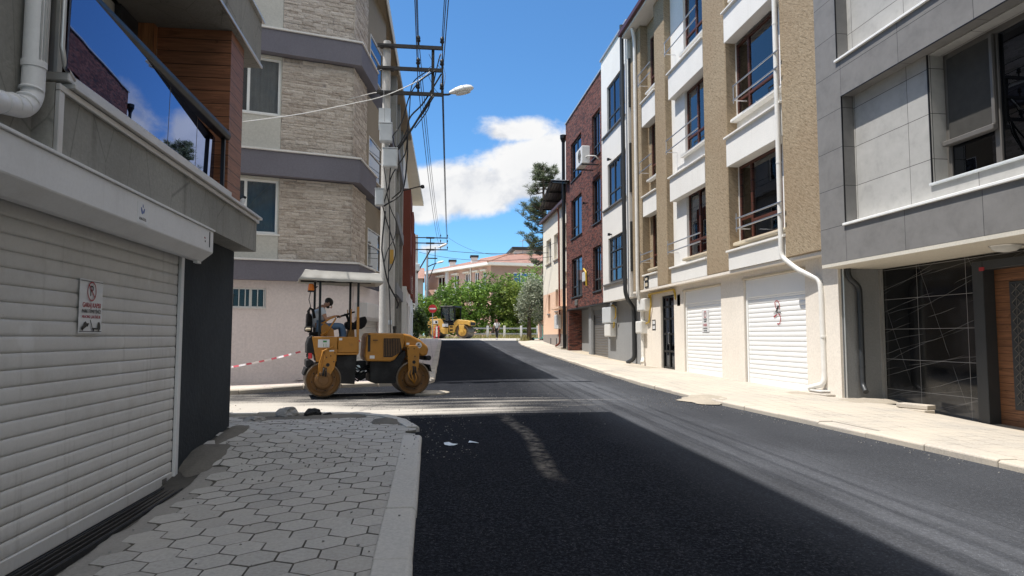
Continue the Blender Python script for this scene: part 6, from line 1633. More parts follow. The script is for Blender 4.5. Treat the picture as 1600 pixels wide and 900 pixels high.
def fingers(J, B, wrist, palm, direction, side, curl, pre, scale=1.0):
    """palm and five unequal bent fingers grown from the same skeleton as the arm"""
    d = Vector(direction).normalized(); sd = Vector(side).normalized(); cv = Vector(curl).normalized(); p0 = Vector(palm)
    J[pre+'palm'] = (*p0, .032*scale, .018*scale); B.append((wrist, pre+'palm'))
    for k, (off, L) in enumerate(((-.033,.072),(-.011,.082),(.011,.078),(.032,.062))):
        b0 = p0 + d*.045*scale + sd*off*scale; b1 = b0 + (d*.75+cv*.55).normalized()*L*.55*scale; b2 = b1 + (d*.1+cv).normalized()*L*.5*scale
        for nm, q, r in (('a', b0, .010), ('b', b1, .0092), ('c', b2, .008)): J[f'{pre}f{k}{nm}'] = (*q, r*scale)
        B += [(pre+'palm', f'{pre}f{k}a'), (f'{pre}f{k}a', f'{pre}f{k}b'), (f'{pre}f{k}b', f'{pre}f{k}c')]
    t0 = p0 - sd*.034*scale - d*.008*scale; t1 = t0 + (d*.7 - sd*.7).normalized()*.04*scale; t2 = t1 + (d*.8+cv*.5).normalized()*.03*scale
    for nm, q, r in (('a', t0, .012), ('b', t1, .0105), ('c', t2, .009)): J[f'{pre}t{nm}'] = (*q, r*scale)
    B += [(pre+'palm', pre+'ta'), (pre+'ta', pre+'tb'), (pre+'tb', pre+'tc')]

# driver, seated, leaning a little forward with both hands on the wheel
dvp = MRL @ Vector((-.05, 0, 1.47))
DV = thing('person', 'driver seated on the nearer yellow roller in pale shirt and blue jeans holding the wheel', 'person', dvp, HEAD)
J = {}; B = []
def jt(k, x, y, z, *r): J[k] = (x, y, z, *r)
jt('pel', -.12, 0, 1.56, .120, .165); jt('wst', -.15, 0, 1.72, .11, .15); jt('cst', -.12, 0, 1.90, .118, .175); jt('upc', -.05, 0, 2.03, .095, .135)
jt('nck', .02, 0, 2.085, .052, .054); jt('skl', .08, 0, 2.12, .074, .066); jt('hed', .125, 0, 2.145, .090, .076); jt('crn', .165, 0, 2.185, .058, .056)
B += [('pel','wst'),('wst','cst'),('cst','upc'),('upc','nck'),('nck','skl'),('skl','hed'),('hed','crn')]
for s_, sg_ in (('n', -1), ('f', 1)):
    jt('sh'+s_, -.04, sg_*.20, 2.0, .060); jt('el'+s_, .05, sg_*.265, 1.76, .046); jt('fa'+s_, .14, sg_*.23, 1.79, .038); jt('wr'+s_, .25, sg_*.185, 1.83, .027)
    B += [('upc','sh'+s_),('sh'+s_,'el'+s_),('el'+s_,'fa'+s_),('fa'+s_,'wr'+s_)]
    fingers(J, B, 'wr'+s_, (.30, sg_*.17, 1.845), (.95,-.2*sg_,.15), (0, -sg_*1.0, 0), (.25, 0, -1), s_)
    jt('hp'+s_, -.06, sg_*.10, 1.56, .095); jt('kn'+s_, .42, sg_*.16, 1.62, .070); jt('sn'+s_, .46, sg_*.16, 1.40, .058); jt('an'+s_, .42, sg_*.16, 1.15, .042); jt('to'+s_, .54, sg_*.17, 1.10, .036)
    B += [('pel','hp'+s_),('hp'+s_,'kn'+s_),('kn'+s_,'sn'+s_),('sn'+s_,'an'+s_),('an'+s_,'to'+s_)]
skin_body('body', J, B, m_skin, DV, MRL, 'pel')
def offset_skin(name, keys, bones, mat, grow, parent, M, root, extra=None):
    JJ = {k: (*J[k][:3], *[r+grow for r in J[k][3:]]) for k in keys}
    if extra: JJ.update(extra)
    return skin_body(name, JJ, bones, mat, parent, M, root)
e = lambda a, b_, t: tuple(lerp(J[a][i], J[b_][i], t) for i in range(3))
offset_skin('shirt', ['pel','wst','cst','upc','shn','shf'], [('pel','wst'),('wst','cst'),('cst','upc'),('upc','shn'),('upc','shf'),('shn','sln'),('shf','slf')], m_tshirt, .020, DV, MRL, 'pel',
            {'sln': (*e('shn','eln',.62), .066), 'slf': (*e('shf','elf',.62), .066)})
offset_skin('jeans', ['pel','hpn','hpf','knn','knf','snn','snf','ann','anf'], [('pel','hpn'),('pel','hpf'),('hpn','knn'),('hpf','knf'),('knn','snn'),('snn','ann'),('knf','snf'),('snf','anf')], m_jeans, .016, DV, MRL, 'pel')
for s_ in ('n','f'):
    mb = MB(); a = Vector(J['an'+s_][:3]); b_ = Vector(J['to'+s_][:3]); mb.tube([a+Vector((-.05,0,-.02)), a+Vector((.02,0,-.02)), a.lerp(b_,.6), b_+Vector((.05,0,0)), b_+Vector((.08,0,-.005))], [.035,.052,.048,.044,.02], 12); obj('shoe', mb, m_shoe, DV, MRL, smooth=True)
# head details: tilted down, looking at the drum
Rh = Matrix.Rotation(R(48), 3, 'Y'); hc = Vector((.125,0,2.14))
def hp(x, y, z): return Rh @ Vector((x,y,z)) + hc
hm = ball(hp(-.022,0,.028), .104, 1.0, .82, .88, rot=Rh); hm.v = [p for p in hm.v]
hr = obj('hair', hm, m_hair, DV, MRL, smooth=True)
mb = MB(); mb.tube([hp(.085,0,.02), hp(.112,0,-.012), hp(.120,0,-.03), hp(.088,0,-.036)], [.010,.014,.016,.006], 8); obj('nose', mb, m_skin, DV, MRL, smooth=True)
for sg_ in (-1, 1):
    obj('ear', ball(hp(.0, sg_*.080, -.005), .026, .75, .35, 1.15), m_skin, DV, MRL, smooth=True)
    obj('eye', ball(hp(.087, sg_*.030, .008), .010, .6, 1.2, .8), m_black, DV, MRL, smooth=True)
obj('mouth', ball(hp(.092, 0, -.058), .016, .4, 1.3, .3), m_redink, DV, MRL, smooth=True)
obj('beard', ball(hp(.055, 0, -.072), .044, .9, 1.05, .72), m_hair, DV, MRL, smooth=True)
# ================================================================ far end of the street
# barrier tape
def M_tape():
    b = NB('barrier tape'); p = b.sep(b.obj()); f = b.math('FRACT', b.math('MULTIPLY', b.math('ADD', p[0], b.math('MULTIPLY', p[2], .35)), 3.4))
    return b.done(b.bsdf(b.mix(b.smooth(f, .56, .60), (.80,.76,.76), (.60,.10,.13)), .5))
m_tape = M_tape()
mb = MB(); a = at(352, 575, 16.9); q = at(475, 548, 17.3); e_ = at(566, 527, 17.8); f_ = Vector((-1.15,17.9,e_.z+.05)); pts = []
for k in range(25):
    t = k/24; p = a.lerp(q, t*2) if t < .5 else q.lerp(f_, t*2-1); p = Vector(p); p.z -= .03*math.sin(PI*(t*2 % 1)); pts.append(p)
rs = random.Random(2)
for k in range(24):
    d_ = Vector((0, .012*math.sin(k*.9), .022)); d2 = Vector((0, .012*math.sin((k+1)*.9), .022))
    mb.quad(pts[k]-d_, pts[k+1]-d2, pts[k+1]+d2, pts[k]+d_)
tp = obj('barrier_tape', mb, m_tape, None, smooth=True); tag(tp, 'red and white barrier tape stretched behind the yellow roller to the pole', 'barrier tape')

# second roller with a glazed cab
GZ = zr(64)+.0
R2 = thing('road_roller', 'farther bright yellow road roller with a black glazed cab parked by the trees', 'road roller', (.75, 64.2, GZ), R(0))
def place2(): return Matrix.Translation((.95, 64.6, GZ)) @ Matrix.Rotation(R(-24), 4, 'Z')
M2R = place2()
def r2(name, mb, mat, parent=None, **k): return obj(name, mb, mat, parent or R2, M2R, **k)
def pl2(name, pts, y0, y1, mat, bevel=.03, parent=None): mb = MB(); mb.prism(pts, 'y', y0, y1); return r2(name, mb, mat, parent, bevel=bevel)
for xc in (0.0, 2.75):
    mb = MB(); mb.lathe((xc,0,.62), 'y', [(.30,-.70),(.56,-.74),(.60,-.84),(.62,-.82),(.62,.82),(.60,.84),(.56,.74),(.30,.70)], 40); dd = r2('drum', mb, m_drumsteel, smooth=35)
    for sg_ in (-1, 1):
        mb = MB(); mb.lathe((xc,0,.62), 'y', [(.40,sg_*.72),(.40,sg_*.76),(.24,sg_*.78),(.22,sg_*.88),(.02,sg_*.88)], 24, caps=False); obj('drum_hub', mb, m_yellow_far, dd, M2R, smooth=35)
    for sg_ in (-1, 1):
        mb = MB(); mb.prism([(xc-.28,1.25),(xc+.28,1.25),(xc+.17,.55),(xc-.17,.55)], 'y', sg_*.90, sg_*.97); r2('drum_yoke', mb, m_yellow_far, bevel=.02)
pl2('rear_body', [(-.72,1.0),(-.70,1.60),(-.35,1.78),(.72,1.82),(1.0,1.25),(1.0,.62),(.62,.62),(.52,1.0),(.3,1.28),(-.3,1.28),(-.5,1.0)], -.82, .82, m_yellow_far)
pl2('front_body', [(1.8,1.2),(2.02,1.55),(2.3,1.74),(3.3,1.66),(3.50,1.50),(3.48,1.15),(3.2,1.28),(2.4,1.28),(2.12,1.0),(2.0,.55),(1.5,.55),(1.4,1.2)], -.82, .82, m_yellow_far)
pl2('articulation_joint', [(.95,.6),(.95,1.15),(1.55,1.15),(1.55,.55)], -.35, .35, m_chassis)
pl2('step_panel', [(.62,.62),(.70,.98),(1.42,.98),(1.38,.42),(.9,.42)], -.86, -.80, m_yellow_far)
pl2('front_mask', [(3.49,1.20),(3.50,1.50),(3.54,1.47),(3.54,1.2)], -.6, .6, m_chassis, .01)
cb = pl2('cab_floor', [(.68,1.20),(.62,1.84),(1.0,1.50),(1.9,1.50),(2.0,1.62),(2.0,1.2)], -.78, .78, m_chassis)
for x in (.70, 1.98):
    for y in (-.76, .76): mb = MB(); mb.box(x-.05, x+.05, y-.05, y+.05, 1.5, 2.86); r2('cab_post', mb, m_black)
mb = MB(); mb.box(1.40,1.48,-.79,-.74,1.5,2.86); r2('cab_post', mb, m_black)
mb = MB(); mb.prism([(.52,2.86),(.58,3.0),(2.05,3.0),(2.16,2.9),(2.14,2.84)], 'y', -.88, .88); r2('cab_roof', mb, m_black, bevel=.03)
mb = MB(); mb.box(.76,1.93,-.765,-.755,1.6,2.85); mb.box(.76,1.93,.755,.765,1.6,2.85); mb.box(1.975,1.985,-.7,.7,1.6,2.85); mb.box(.695,.705,-.7,.7,1.9,2.85); r2('cab_glass', mb, m_glass)
mb = MB(); mb.box(.85,1.2,-.25,.25,1.5,2.25); mb.box(1.2,1.5,-.25,.25,1.5,1.75); r2('seat', mb, m_rubber, bevel=.04)
mb = MB(); mb.box(-.1,.38,-.832,-.822,1.36,1.66); mb.box(.82,1.4,-.872,-.862,1.08,1.36); r2('side_sticker', mb, m_sticker)
mb = MB(); mb.box(1.55,1.85,-.826,-.82,.70,.84); mb.box(1.55,1.85,-.826,-.82,1.0,1.12); mb.box(1.6,1.95,-.826,-.82,1.22,1.32); mb.box(.1,.3,-.836,-.832,1.42,1.6); r2('step_slot', mb, m_black)
mb = MB(); mb.tube([(-.5,-.7,1.6),(-.5,-.75,1.9),(.2,-.75,2.0),(.3,-.7,1.8)], .03, 6); r2('grab_rail', mb, m_yellow_far)

# no entry sign and the red bicycle-like barrier beside it
NS = thing('traffic_sign', 'round red no entry sign on a thin grey post left of the far yellow roller', 'traffic sign', (.43, 61, zr(61)))
mb = MB(); mb.rod((.43,61,1.3),(.43,61,4.3), .04, 10); obj('sign_post', mb, m_galv, NS)
cz = at(676, 482, 61).z - .0
mb = MB(); mb.cyl((.43,60.95,cz-.02), 'y', .37, -.012, .012, 32); dk = obj('sign_disc', mb, m_red, NS)
mb = MB(); mb.box(.43-.27,.43+.27,60.93,60.936,cz-.08,cz+.04); obj('white_bar', mb, m_white, dk)
RB = thing('barrier', 'low red and white barrier leaning in front of the far roller drum', 'barrier', (.75, 60.6, zr(60)))
mb = MB()
for k in range(2): mb.rod((.62+k*.34,60.6,1.42),(.72+k*.24,60.65,2.55), .05, 6)
for z in (1.65,1.9,2.15,2.4): mb.rod((.52,60.58,z-.1),(1.08,60.58,z+.1), .04, 6)
obj('barrier_frame', mb, m_red, RB)
mb = MB(); mb.box(.72,.86,60.53,60.548,1.58,2.5); obj('white_stripe', mb, m_white, RB)

# fence of white posts with grey rails
FY = 66.2
t0 = thing('fence', 'low roadside fence of white posts with dark rails in front of the far trees', 'fence', (7, FY, zr(FY)))
fz = zr(FY)
for k in range(8):
    x = 4.15 + k*1.64
    mb = MB(); mb.box(x-.10, x+.10, FY-.09, FY+.09, fz-.1, fz+1.2); obj('fence_post', mb, m_whitep, t0, bevel=.015)
mb = MB()
for z in (.42, .95): mb.box(3.6, 16, FY-.04, FY+.04, fz+z-.07, fz+z+.07)
obj('fence_rail', mb, m_galv, t0)
# ---------------------------------------------------------------- vegetation
def foliage(name, blobs, n, size, mat, parent, seed, flat=.25, shell=.55):
    """leaf quads scattered through lumpy blobs (x,y,z,rx,ry,rz)"""
    r = random.Random(seed); mb = MB(); vol = [b_[3]*b_[4]*b_[5] for b_ in blobs]; tot = sum(vol)
    for b_, v in zip(blobs, vol):
        for _ in range(int(n*v/tot)):
            while True:
                d = Vector((r.gauss(0,1), r.gauss(0,1), r.gauss(0,1))).normalized(); q = (shell + (1-shell)*r.random())
                lump = 1 + .30*mnoise.noise(d*2.2 + Vector((b_[0], b_[2], seed))) + .18*mnoise.noise(d*5 + Vector((seed, b_[0], 0)))
                p = Vector((b_[0]+d.x*b_[3]*q*lump, b_[1]+d.y*b_[4]*q*lump, b_[2]+d.z*b_[5]*q*lump))
                if mnoise.noise(p*1.1 + Vector((seed*3, 0, 0))) > -.22: break
            s_ = size*r.uniform(.6, 1.35); u = Vector((r.gauss(0,1), r.gauss(0,1), r.gauss(0,flat*2))).normalized(); w = u.cross(Vector((r.gauss(0,1), r.gauss(0,1), r.gauss(0,1)))).normalized()
            mb.add([p-u*s_, p+w*s_*.45+u*s_*.05, p+u*s_, p-w*s_*.45+u*s_*.05], [(0,1,2,3)])
    return obj(name, mb, mat, parent)
def trunk(parent, x, y, z0, z1, r, blobs, seed, mat=m_bark):
    rr = random.Random(seed); mb = MB(); top = Vector((x + rr.uniform(-.2,.2), y, z1))
    mb.tube([(x, y, z0-.2), (x+rr.uniform(-.05,.05), y, lerp(z0, z1, .4)), top], [r*1.25, r, r*.7], 10)
    for b_ in blobs:
        mb.tube([top - Vector((0,0,.3)), top.lerp(Vector(b_[:3]), .5) + Vector((0,0,.2)), Vector(b_[:3]) + Vector((0,0,b_[5]*.5))], [r*.5, r*.32, r*.1], 7)
    return obj('trunk', mb, mat, parent, smooth=True)
GT = 'bushy trees beyond the fence at the end of the street'
tl = ['leafy green tree rising behind the no entry sign, left of the far roller', 'leafy green tree directly behind the black cab of the far roller', 'broad green tree in the middle behind the white fence posts', 'tall green tree with the highest crown under the red roof corner', 'green tree behind the walking person', 'green tree at the right end, partly behind the silver grey tree', 'green tree at the left edge, behind the slim lamp post', 'low green bush under the brown wall of the pink building']
tdat = [(-1.4,72,6.3,2.0),(1.5,73,7.3,2.3),(4.0,71.5,7.4,2.4),(6.9,72.5,8.6,2.6),(9.4,71,7.4,2.4),(12.2,74,9.7,3.0),(-3.4,76,7.4,2.2),(10.8,78,8.6,2.4)]
for i, (x, y, ht, rx) in enumerate(tdat):
    g = zr(y); t = thing('tree', tl[i], 'tree', (x, y, g), group=GT)
    h = ht - g; rr = random.Random(i+20); blobs = [(x, y, g+h*.55, rx*.75, rx*.8, h*.30)]
    for k in range(11):
        a = rr.uniform(0, 2*PI); blobs.append((x+math.cos(a)*rx*.62, y+math.sin(a)*rx*.6, g+h*rr.uniform(.28,.92), rx*rr.uniform(.22,.52), rx*.4, h*rr.uniform(.08,.20)))
    blobs += [(x+q_*rx*.6, y-.6, g+h*.20, rx*.55, rx*.5, h*.17) for q_ in (-1, 0, 1)]
    blobs.append((x+rr.uniform(-.5,.5), y, g+h*.88, rx*.36, rx*.36, h*.13))
    foliage('crown', blobs, 6800, .15, (m_leaf, m_leaf_b, m_leaf, m_leaf_b, m_leaf_c, m_leaf, m_leaf_b, m_leaf_b)[i], t, i+1)
    trunk(t, x, y, g, g+h*.45, .16, blobs[:5], i)
# dark ivy covered bush by the second pole
t = thing('bush', 'dark tall ivy bush around the foot of the second pole', 'bush', (-1.9, 61.5, zr(61)), group=None)
g = zr(61); bl = [(-2.0,61.5,g+1.6,1.1,1.0,1.8),(-1.9,61.6,g+3.4,.8,.8,1.2),(-.9,62.2,g+1.5,.9,.8,1.6),(-.3,62.5,g+1.0,.6,.6,1.1)]
foliage('leaves', bl, 5200, .12, m_leaf_dk, t, 31, shell=.3)
mb = MB(); mb.tube([(-1.9,61.5,g-.1),(-1.8,61.6,g+1.6),(-1.9,61.6,g+3.2)], [.12,.08,.03], 8); obj('stem', mb, m_bark, t)
# silver leaved tree in front of the cream house
sx, sy = 8.05, 52.0; g = zw(52)
t = thing('tree', 'silver grey leaved tree hanging over the pavement by the cream house', 'tree', (sx, sy, g))
bl = [(8.2,sy+.5,g+3.2,1.3,1.2,1.5),(7.5,sy,g+2.6,.85,.9,1.2),(8.9,sy+.5,g+4.0,.85,.9,1.1),(7.9,sy+.3,g+4.3,.7,.7,.8),(7.2,sy,g+1.9,.5,.6,.8),(8.5,sy,g+1.7,.6,.6,.6),(9.1,sy+.6,g+2.5,.8,.8,1.2)]
foliage('crown', bl, 8200, .085, m_leaf_silver, t, 41, shell=.35)
trunk(t, 7.75, sy, g, g+2.0, .17, bl[:4], 9)
# pine behind the cream house
px0, py0 = 10.3, 60.0
t = thing('pine_tree', 'dark pine tree rising behind the sheet metal roof of the cream house', 'tree', (px0, py0, 1.4))
mb = MB(); mb.tube([(px0,py0,1.2),(px0+.1,py0,9),(px0-.1,py0,17.0)], [.32,.22,.05], 10)
rp = random.Random(23); tufts = []
for k in range(84):
    z = 8.2 + 8.4*rp.random()**.9; f_ = (z-8.2)/8.6; L = (3.3 - 2.3*f_**1.1)*rp.uniform(.45, 1.15); a = rp.uniform(0, 2*PI); ri_ = rp.uniform(.05, .55)
    p0 = Vector((px0, py0, z)); d = Vector((math.cos(a), math.sin(a), .0)); pm = p0 + d*L*.55 + Vector((0,0,-.08*L + .1*rp.gauss(0,1))); p1 = p0 + d*L + Vector((rp.gauss(0,.15), 0, ri_*L))
    mb.tube([p0, pm, p1], [.07,.045,.015], 5)
    tufts += [(p1, 1.2)]
    for q in range(8):
        tt = rp.uniform(.35, 1); c_ = p0.lerp(pm, tt*2) if tt < .5 else pm.lerp(p1, tt*2-1)
        sd = Vector((-d.y, d.x, 0))*rp.uniform(-.5,.5)*(1.2-tt*.5)
        mb.tube([c_, c_+sd*.6+Vector((0,0,.1)), c_+sd+Vector((0,0,.22))], [.02,.015,.008], 4)
        tufts.append((c_ + sd + Vector((0,0,.22)), rp.uniform(.7, 1.15)))
for k in range(18): tufts.append((Vector((px0+rp.gauss(0,.35), py0+rp.gauss(0,.35), rp.uniform(9.5,16.8))), rp.uniform(.8,1.2)))
obj('trunk', mb, m_bark, t, smooth=True)
mb = MB()
for c_, ts in tufts:
    up = Vector((rp.gauss(0,.4), rp.gauss(0,.4), 1)).normalized()
    for k in range(32):
        v = (up*rp.uniform(-.3,1) + Vector((rp.gauss(0,.75), rp.gauss(0,.75), 0))).normalized(); L = rp.uniform(.16,.34)*ts; sd = v.orthogonal().normalized()*.024; b0 = c_ + Vector((rp.gauss(0,.10), rp.gauss(0,.10), rp.gauss(0,.07)))*ts
        mb.add([b0-sd, b0+sd, b0+v*L], [(0,1,2)])
obj('needles', mb, m_needle, t)
# dry grass along the fence
mb = MB(); rg = random.Random(4)
for _ in range(3600):
    x = rg.uniform(-1, 16); y = rg.uniform(65.2, 68); z = zr(y)-.02; h = rg.uniform(.12,.55)*(1.0 if x > 3.4 else .6); a = rg.uniform(0, PI); d = Vector((math.cos(a), math.sin(a), 0))*.035; ln = Vector((rg.gauss(0,.12), rg.gauss(0,.12), h)); p = Vector((x,y,z))
    mb.add([p-d, p+d, p+ln], [(0,1,2)])
tag(obj('grass', mb, m_grass), kind='stuff')
mb = MB()
for _ in range(260):
    a = rg.uniform(0, 2*PI); q = abs(rg.gauss(0, .22)); x = 7.35 + q*math.cos(a)*1.3; y = 51.7 + q*math.sin(a)*1.6; p = Vector((x, y, zw(51.7)-.05)); h = rg.uniform(.1,.5); d = Vector((math.cos(a*3), math.sin(a*3), 0))*.02
    mb.add([p-d, p+d, p+Vector((rg.gauss(0,.12), rg.gauss(0,.12), h))], [(0,1,2)])
tag(obj('grass', mb, m_grass), kind='stuff')

# ---------------------------------------------------------------- pedestrian
PXY = (5.87, 58.0); pg = zr(58)
PD = thing('person', 'pedestrian in pale top and dark trousers walking at the end of the street', 'person', (*PXY, pg), R(-115))
MP = W[PD.name]
J = {}; B = []
jt('pel', 0,0,.92,.12,.15); jt('wst', .01,0,1.08,.11,.14); jt('cst', .02,0,1.27,.12,.17); jt('upc', .03,0,1.40,.09,.13); jt('nck', .05,0,1.47,.05); jt('skl', .07,0,1.53,.07); jt('hed', .085,0,1.60,.09,.076); jt('crn', .08,0,1.66,.06)
B += [('pel','wst'),('wst','cst'),('cst','upc'),('upc','nck'),('nck','skl'),('skl','hed'),('hed','crn')]
for s_, sg_ in (('l', 1), ('r', -1)):
    jt('sh'+s_, .02, sg_*.19, 1.38, .055); jt('el'+s_, .02-.05*sg_, sg_*.235, 1.12, .042); jt('wr'+s_, .14+.03*sg_, sg_*.20, .92, .026)
    B += [('upc','sh'+s_),('sh'+s_,'el'+s_),('el'+s_,'wr'+s_)]
    fingers(J, B, 'wr'+s_, (.18+.03*sg_, sg_*.195, .865), (.4,0,-.9), (1,0,0), (0,-sg_*.7,-.5), s_)
    f = .16*sg_
    jt('hp'+s_, .0, sg_*.09, .88, .09); jt('kn'+s_, f*.75+.05, sg_*.095, .50, .062); jt('an'+s_, f*1.25-.03, sg_*.095, .10 + (.04 if sg_ < 0 else 0), .04); jt('to'+s_, f*1.25+.13, sg_*.10, .04, .034)
    B += [('pel','hp'+s_),('hp'+s_,'kn'+s_),('kn'+s_,'an'+s_),('an'+s_,'to'+s_)]
skin_body('body', J, B, m_skin, PD, MP, 'pel')
offset_skin('shirt', ['pel','wst','cst','upc','shl','shr'], [('pel','wst'),('wst','cst'),('cst','upc'),('upc','shl'),('upc','shr'),('shl','sll'),('shr','slr')], m_sticker, .02, PD, MP, 'cst', {'sll': (*e('shl','ell',.8), .062), 'slr': (*e('shr','elr',.8), .062)})
offset_skin('trousers', ['pel','hpl','hpr','knl','knr','anl','anr'], [('pel','hpl'),('pel','hpr'),('hpl','knl'),('hpr','knr'),('knl','anl'),('knr','anr')], m_black, .018, PD, MP, 'pel')
for s_ in 'lr':
    b_ = Vector(J['to'+s_][:3]); a = Vector(J['an'+s_][:3]); mb = MB(); mb.tube([a+Vector((-.06,0,-.05)), a+Vector((.0,0,-.045)), b_, b_+Vector((.07,0,.0))], [.03,.05,.045,.02], 10); obj('shoe', mb, m_sticker, PD, MP, smooth=True)
obj('hair', ball((.06,0,1.625), .105, .95, .86, .95), m_redp, PD, MP, smooth=True)
mb = MB(); mb.tube([(.172,0,1.60),(.19,0,1.57),(.16,0,1.56)], [.008,.014,.008], 6); obj('nose', mb, m_skin, PD, MP, smooth=True)
for sg_ in (-1, 1): obj('eye', ball((.163, sg_*.03, 1.605), .01, .6, 1.2, .8), m_black, PD, MP, smooth=True)
obj('mouth', ball((.165,0,1.53), .014, .5, 1.3, .4), m_redink, PD, MP, smooth=True)
for sg_ in (-1, 1): obj('ear', ball((.06, sg_*.085, 1.59), .024, .7, .4, 1.1), m_skin, PD, MP, smooth=True)
bg = thing('bag', 'brown shoulder bag carried by the far pedestrian', 'bag', (*PXY, pg+.9))
mb = MB(); mb.box(.02,.34,-.36,-.24,.62,1.05); obj('bag_body', mb, m_browncloth, bg, MP, bevel=.04, seg=2); mb = MB(); mb.tube([(.05,-.30,1.03),(.06,-.25,1.40),(.04,-.05,1.47),(.0,.1,1.38),(-.1,.0,1.2)], .016, 6); obj('strap', mb, m_browncloth, bg, MP)

# ---------------------------------------------------------------- scooter and terracotta bollard by the silver tree
kx, ky, kz = 8.3, 51.0, zw(51)+.0
SC = thing('kick_scooter', 'teal electric kick scooter standing by the silver grey tree', 'scooter', (kx, ky, kz), R(8))
MS = W[SC.name]
for x in (-.42,.42):
    mb = MB(); mb.lathe((x,0,.12), 'y', [(.07,-.03),(.12,-.025),(.12,.025),(.07,.03)], 20); obj('wheel', mb, m_rubber, SC, MS, smooth=40)
mb = MB(); mb.box(-.38,.26,-.075,.075,.13,.18); mb.prism([(.22,.13),(.40,.13),(.36,.30),(.30,.30)], 'y', -.03, .03); obj('deck', mb, m_teal, SC, MS, bevel=.01)
mb = MB(); mb.rod((.38,0,.22),(.28,0,1.18), .026, 10); obj('steering_stem', mb, m_teal, SC, MS)
mb = MB(); mb.rod((.28,-.27,1.18),(.28,.27,1.18), .018, 8); mb.cyl((.28,0,1.12),'y',.025,-.27,-.14,8); obj('handlebar', mb, m_black, SC, MS)
tb = thing('wall_pier', 'short peach garden wall end between the silver tree and the cream house', 'wall', (9.0, 52, zw(52)))
mb = MB(); mb.box(8.75,9.0,50.6,54.0,zw(50)-.1,zw(50)+1.5); obj('pier', mb, m_peach, tb, None, bevel=.02); mb = MB(); mb.box(8.70,9.05,50.55,54.05,zw(50)+1.503,zw(50)+1.58); obj('pier_cap', mb, m_terracotta, tb, None)

# ================================================================ pink building with a clay roof
PB = thing('apartment_building', 'long salmon pink building with a red clay tile roof beyond the trees', 'building', (6, 100, 1.7))
A_ = at(664, 432, 108); Bp = at(767, 413, 92); Cp = at(880, 409, 94)
A_, Bp, Cp = Vector((A_.x, A_.y)), Vector((Bp.x, Bp.y)), Vector((Cp.x+6, Cp.y+.8))
ez = 11.25
def faceM(P, Q):
    d = (Q-P).normalized(); n_ = Vector((d.y, -d.x))
    if n_.y > 0: n_ = -n_
    return frame((d.x,d.y,0), (n_.x,n_.y,0), (P.x,P.y,0)), (Q-P).length
MA, LA = faceM(A_, Bp); MC, LC = faceM(Bp, Cp)
def w_at(M, px_, py_, s_guess):
    return None
wa = [(LA*f0, LA*f1, 7.6, 10.6) for f0, f1 in ((.22,.33),(.47,.55),(.64,.715),(.775,.84),(.885,.94))]
mb = MB(); mb.wall(0, LA, 0, ez, wa, -.4, 0); obj('wall', mb, m_pinkbld, PB, MA)
wc = [(3.2,6.6,8.2,10.4),(12.5,14.5,8.0,10.4),(18,21,8.2,10.4)]
mb = MB(); mb.wall(.02, LC, 0, ez, wc, -.4, 0); obj('side_wall', mb, m_pinkdark, PB, MC)
for h in wa:
    w = window(PB, MA, *h, -.12, m_white, m_glass, (.5,), curtain=m_curtain, ft=.12, back=True)
    mb = MB(); mb.box(h[0]-.1,h[1]+.1,.0,.5,h[2]-.05,h[2]+1.1); obj('balcony_front', mb, m_boxgrey, w, MA)
    mb = MB(); mb.box(h[0]-.12,h[1]+.12,-.02,.35,h[3],h[3]+.22); obj('lintel', mb, m_creamw, w, MA)
for h in wc: window(PB, MC, *h, -.12, m_white, m_glass_blue, (.33,.66), curtain=m_curtain, ft=.14)
mb = MB(); mb.box(LA*.36,LA*.40,.003,.25,0,ez); obj('white_pilaster', mb, m_whitep, PB, MA)
mb = MB(); mb.rod((LA*.735,.15,0),(LA*.735,.15,ez), .12, 8); obj('drain_pipe', mb, m_pvcpipe, PB, MA)
mb = MB(); mb.rod((9.5,.15,0),(9.5,.15,ez), .10, 8); obj('drain_pipe', mb, m_pvcpipe, PB, MC)
# eaves and hipped tile roof
def off(P, k): return P + k
n1 = Vector((MA[0][1], MA[1][1])); n2_ = Vector((MC[0][1], MC[1][1]))
oA = A_ + n1*.9 - (Bp-A_).normalized()*1.0; oB = Bp + (n1+n2_).normalized()*1.25; oC = Cp + n2_*.9
bA = A_ - n1*14 - (Bp-A_).normalized()*1.0; bC = Cp - n2_*16
mb = MB(); mb.prism([tuple(oA),tuple(oB),tuple(oC),tuple(bC),tuple(bA)], 'z', ez, ez+.38); obj('eave', mb, m_whitep, PB)
apex = Vector((*at(778, 397, 99).xy, 0)); hz = ez+.38
r0 = (*(A_ - n1*6.5 + (Bp-A_).normalized()*6), hz+2.0); r1 = (*(Bp - (n1+n2_).normalized()*8.0), hz+2.1); r2_ = (*(Cp - n2_*7.5), hz+2.1)
P3_ = lambda v: (v.x, v.y, hz+.003)
mb = MB(); mb.add([P3_(oA),P3_(oB),P3_(oC),P3_(bC),P3_(bA),r0,r1,r2_], [(0,1,6,5),(1,2,7,6),(0,5,4),(4,5,6,7,3),(2,3,7)]); rfp = obj('roof', mb, m_roof, PB)
mb = MB(); mb.tube([P3_(oB), r1], .14, 6); mb.tube([r0, r1, r2_], .14, 6); obj('ridge_tiles', mb, m_terracotta, rfp)
for (xp, yp, sd, ww, hh) in ((741,403,99,.9,.25),(707,410,104,.9,.5)):
    q = at(xp, yp, sd); mb = MB(); mb.box(q.x-ww/2, q.x+ww/2, q.y-.6, q.y+.6, q.z-1.8, q.z+hh*.1); ch = obj('chimney', mb, m_whitep, rfp); mb = MB(); mb.box(q.x-ww/2-.15, q.x+ww/2+.15, q.y-.75, q.y+.75, q.z+hh*.1+.003, q.z+hh*.1+.3); obj('chimney_cap', mb, m_rustarm, ch)
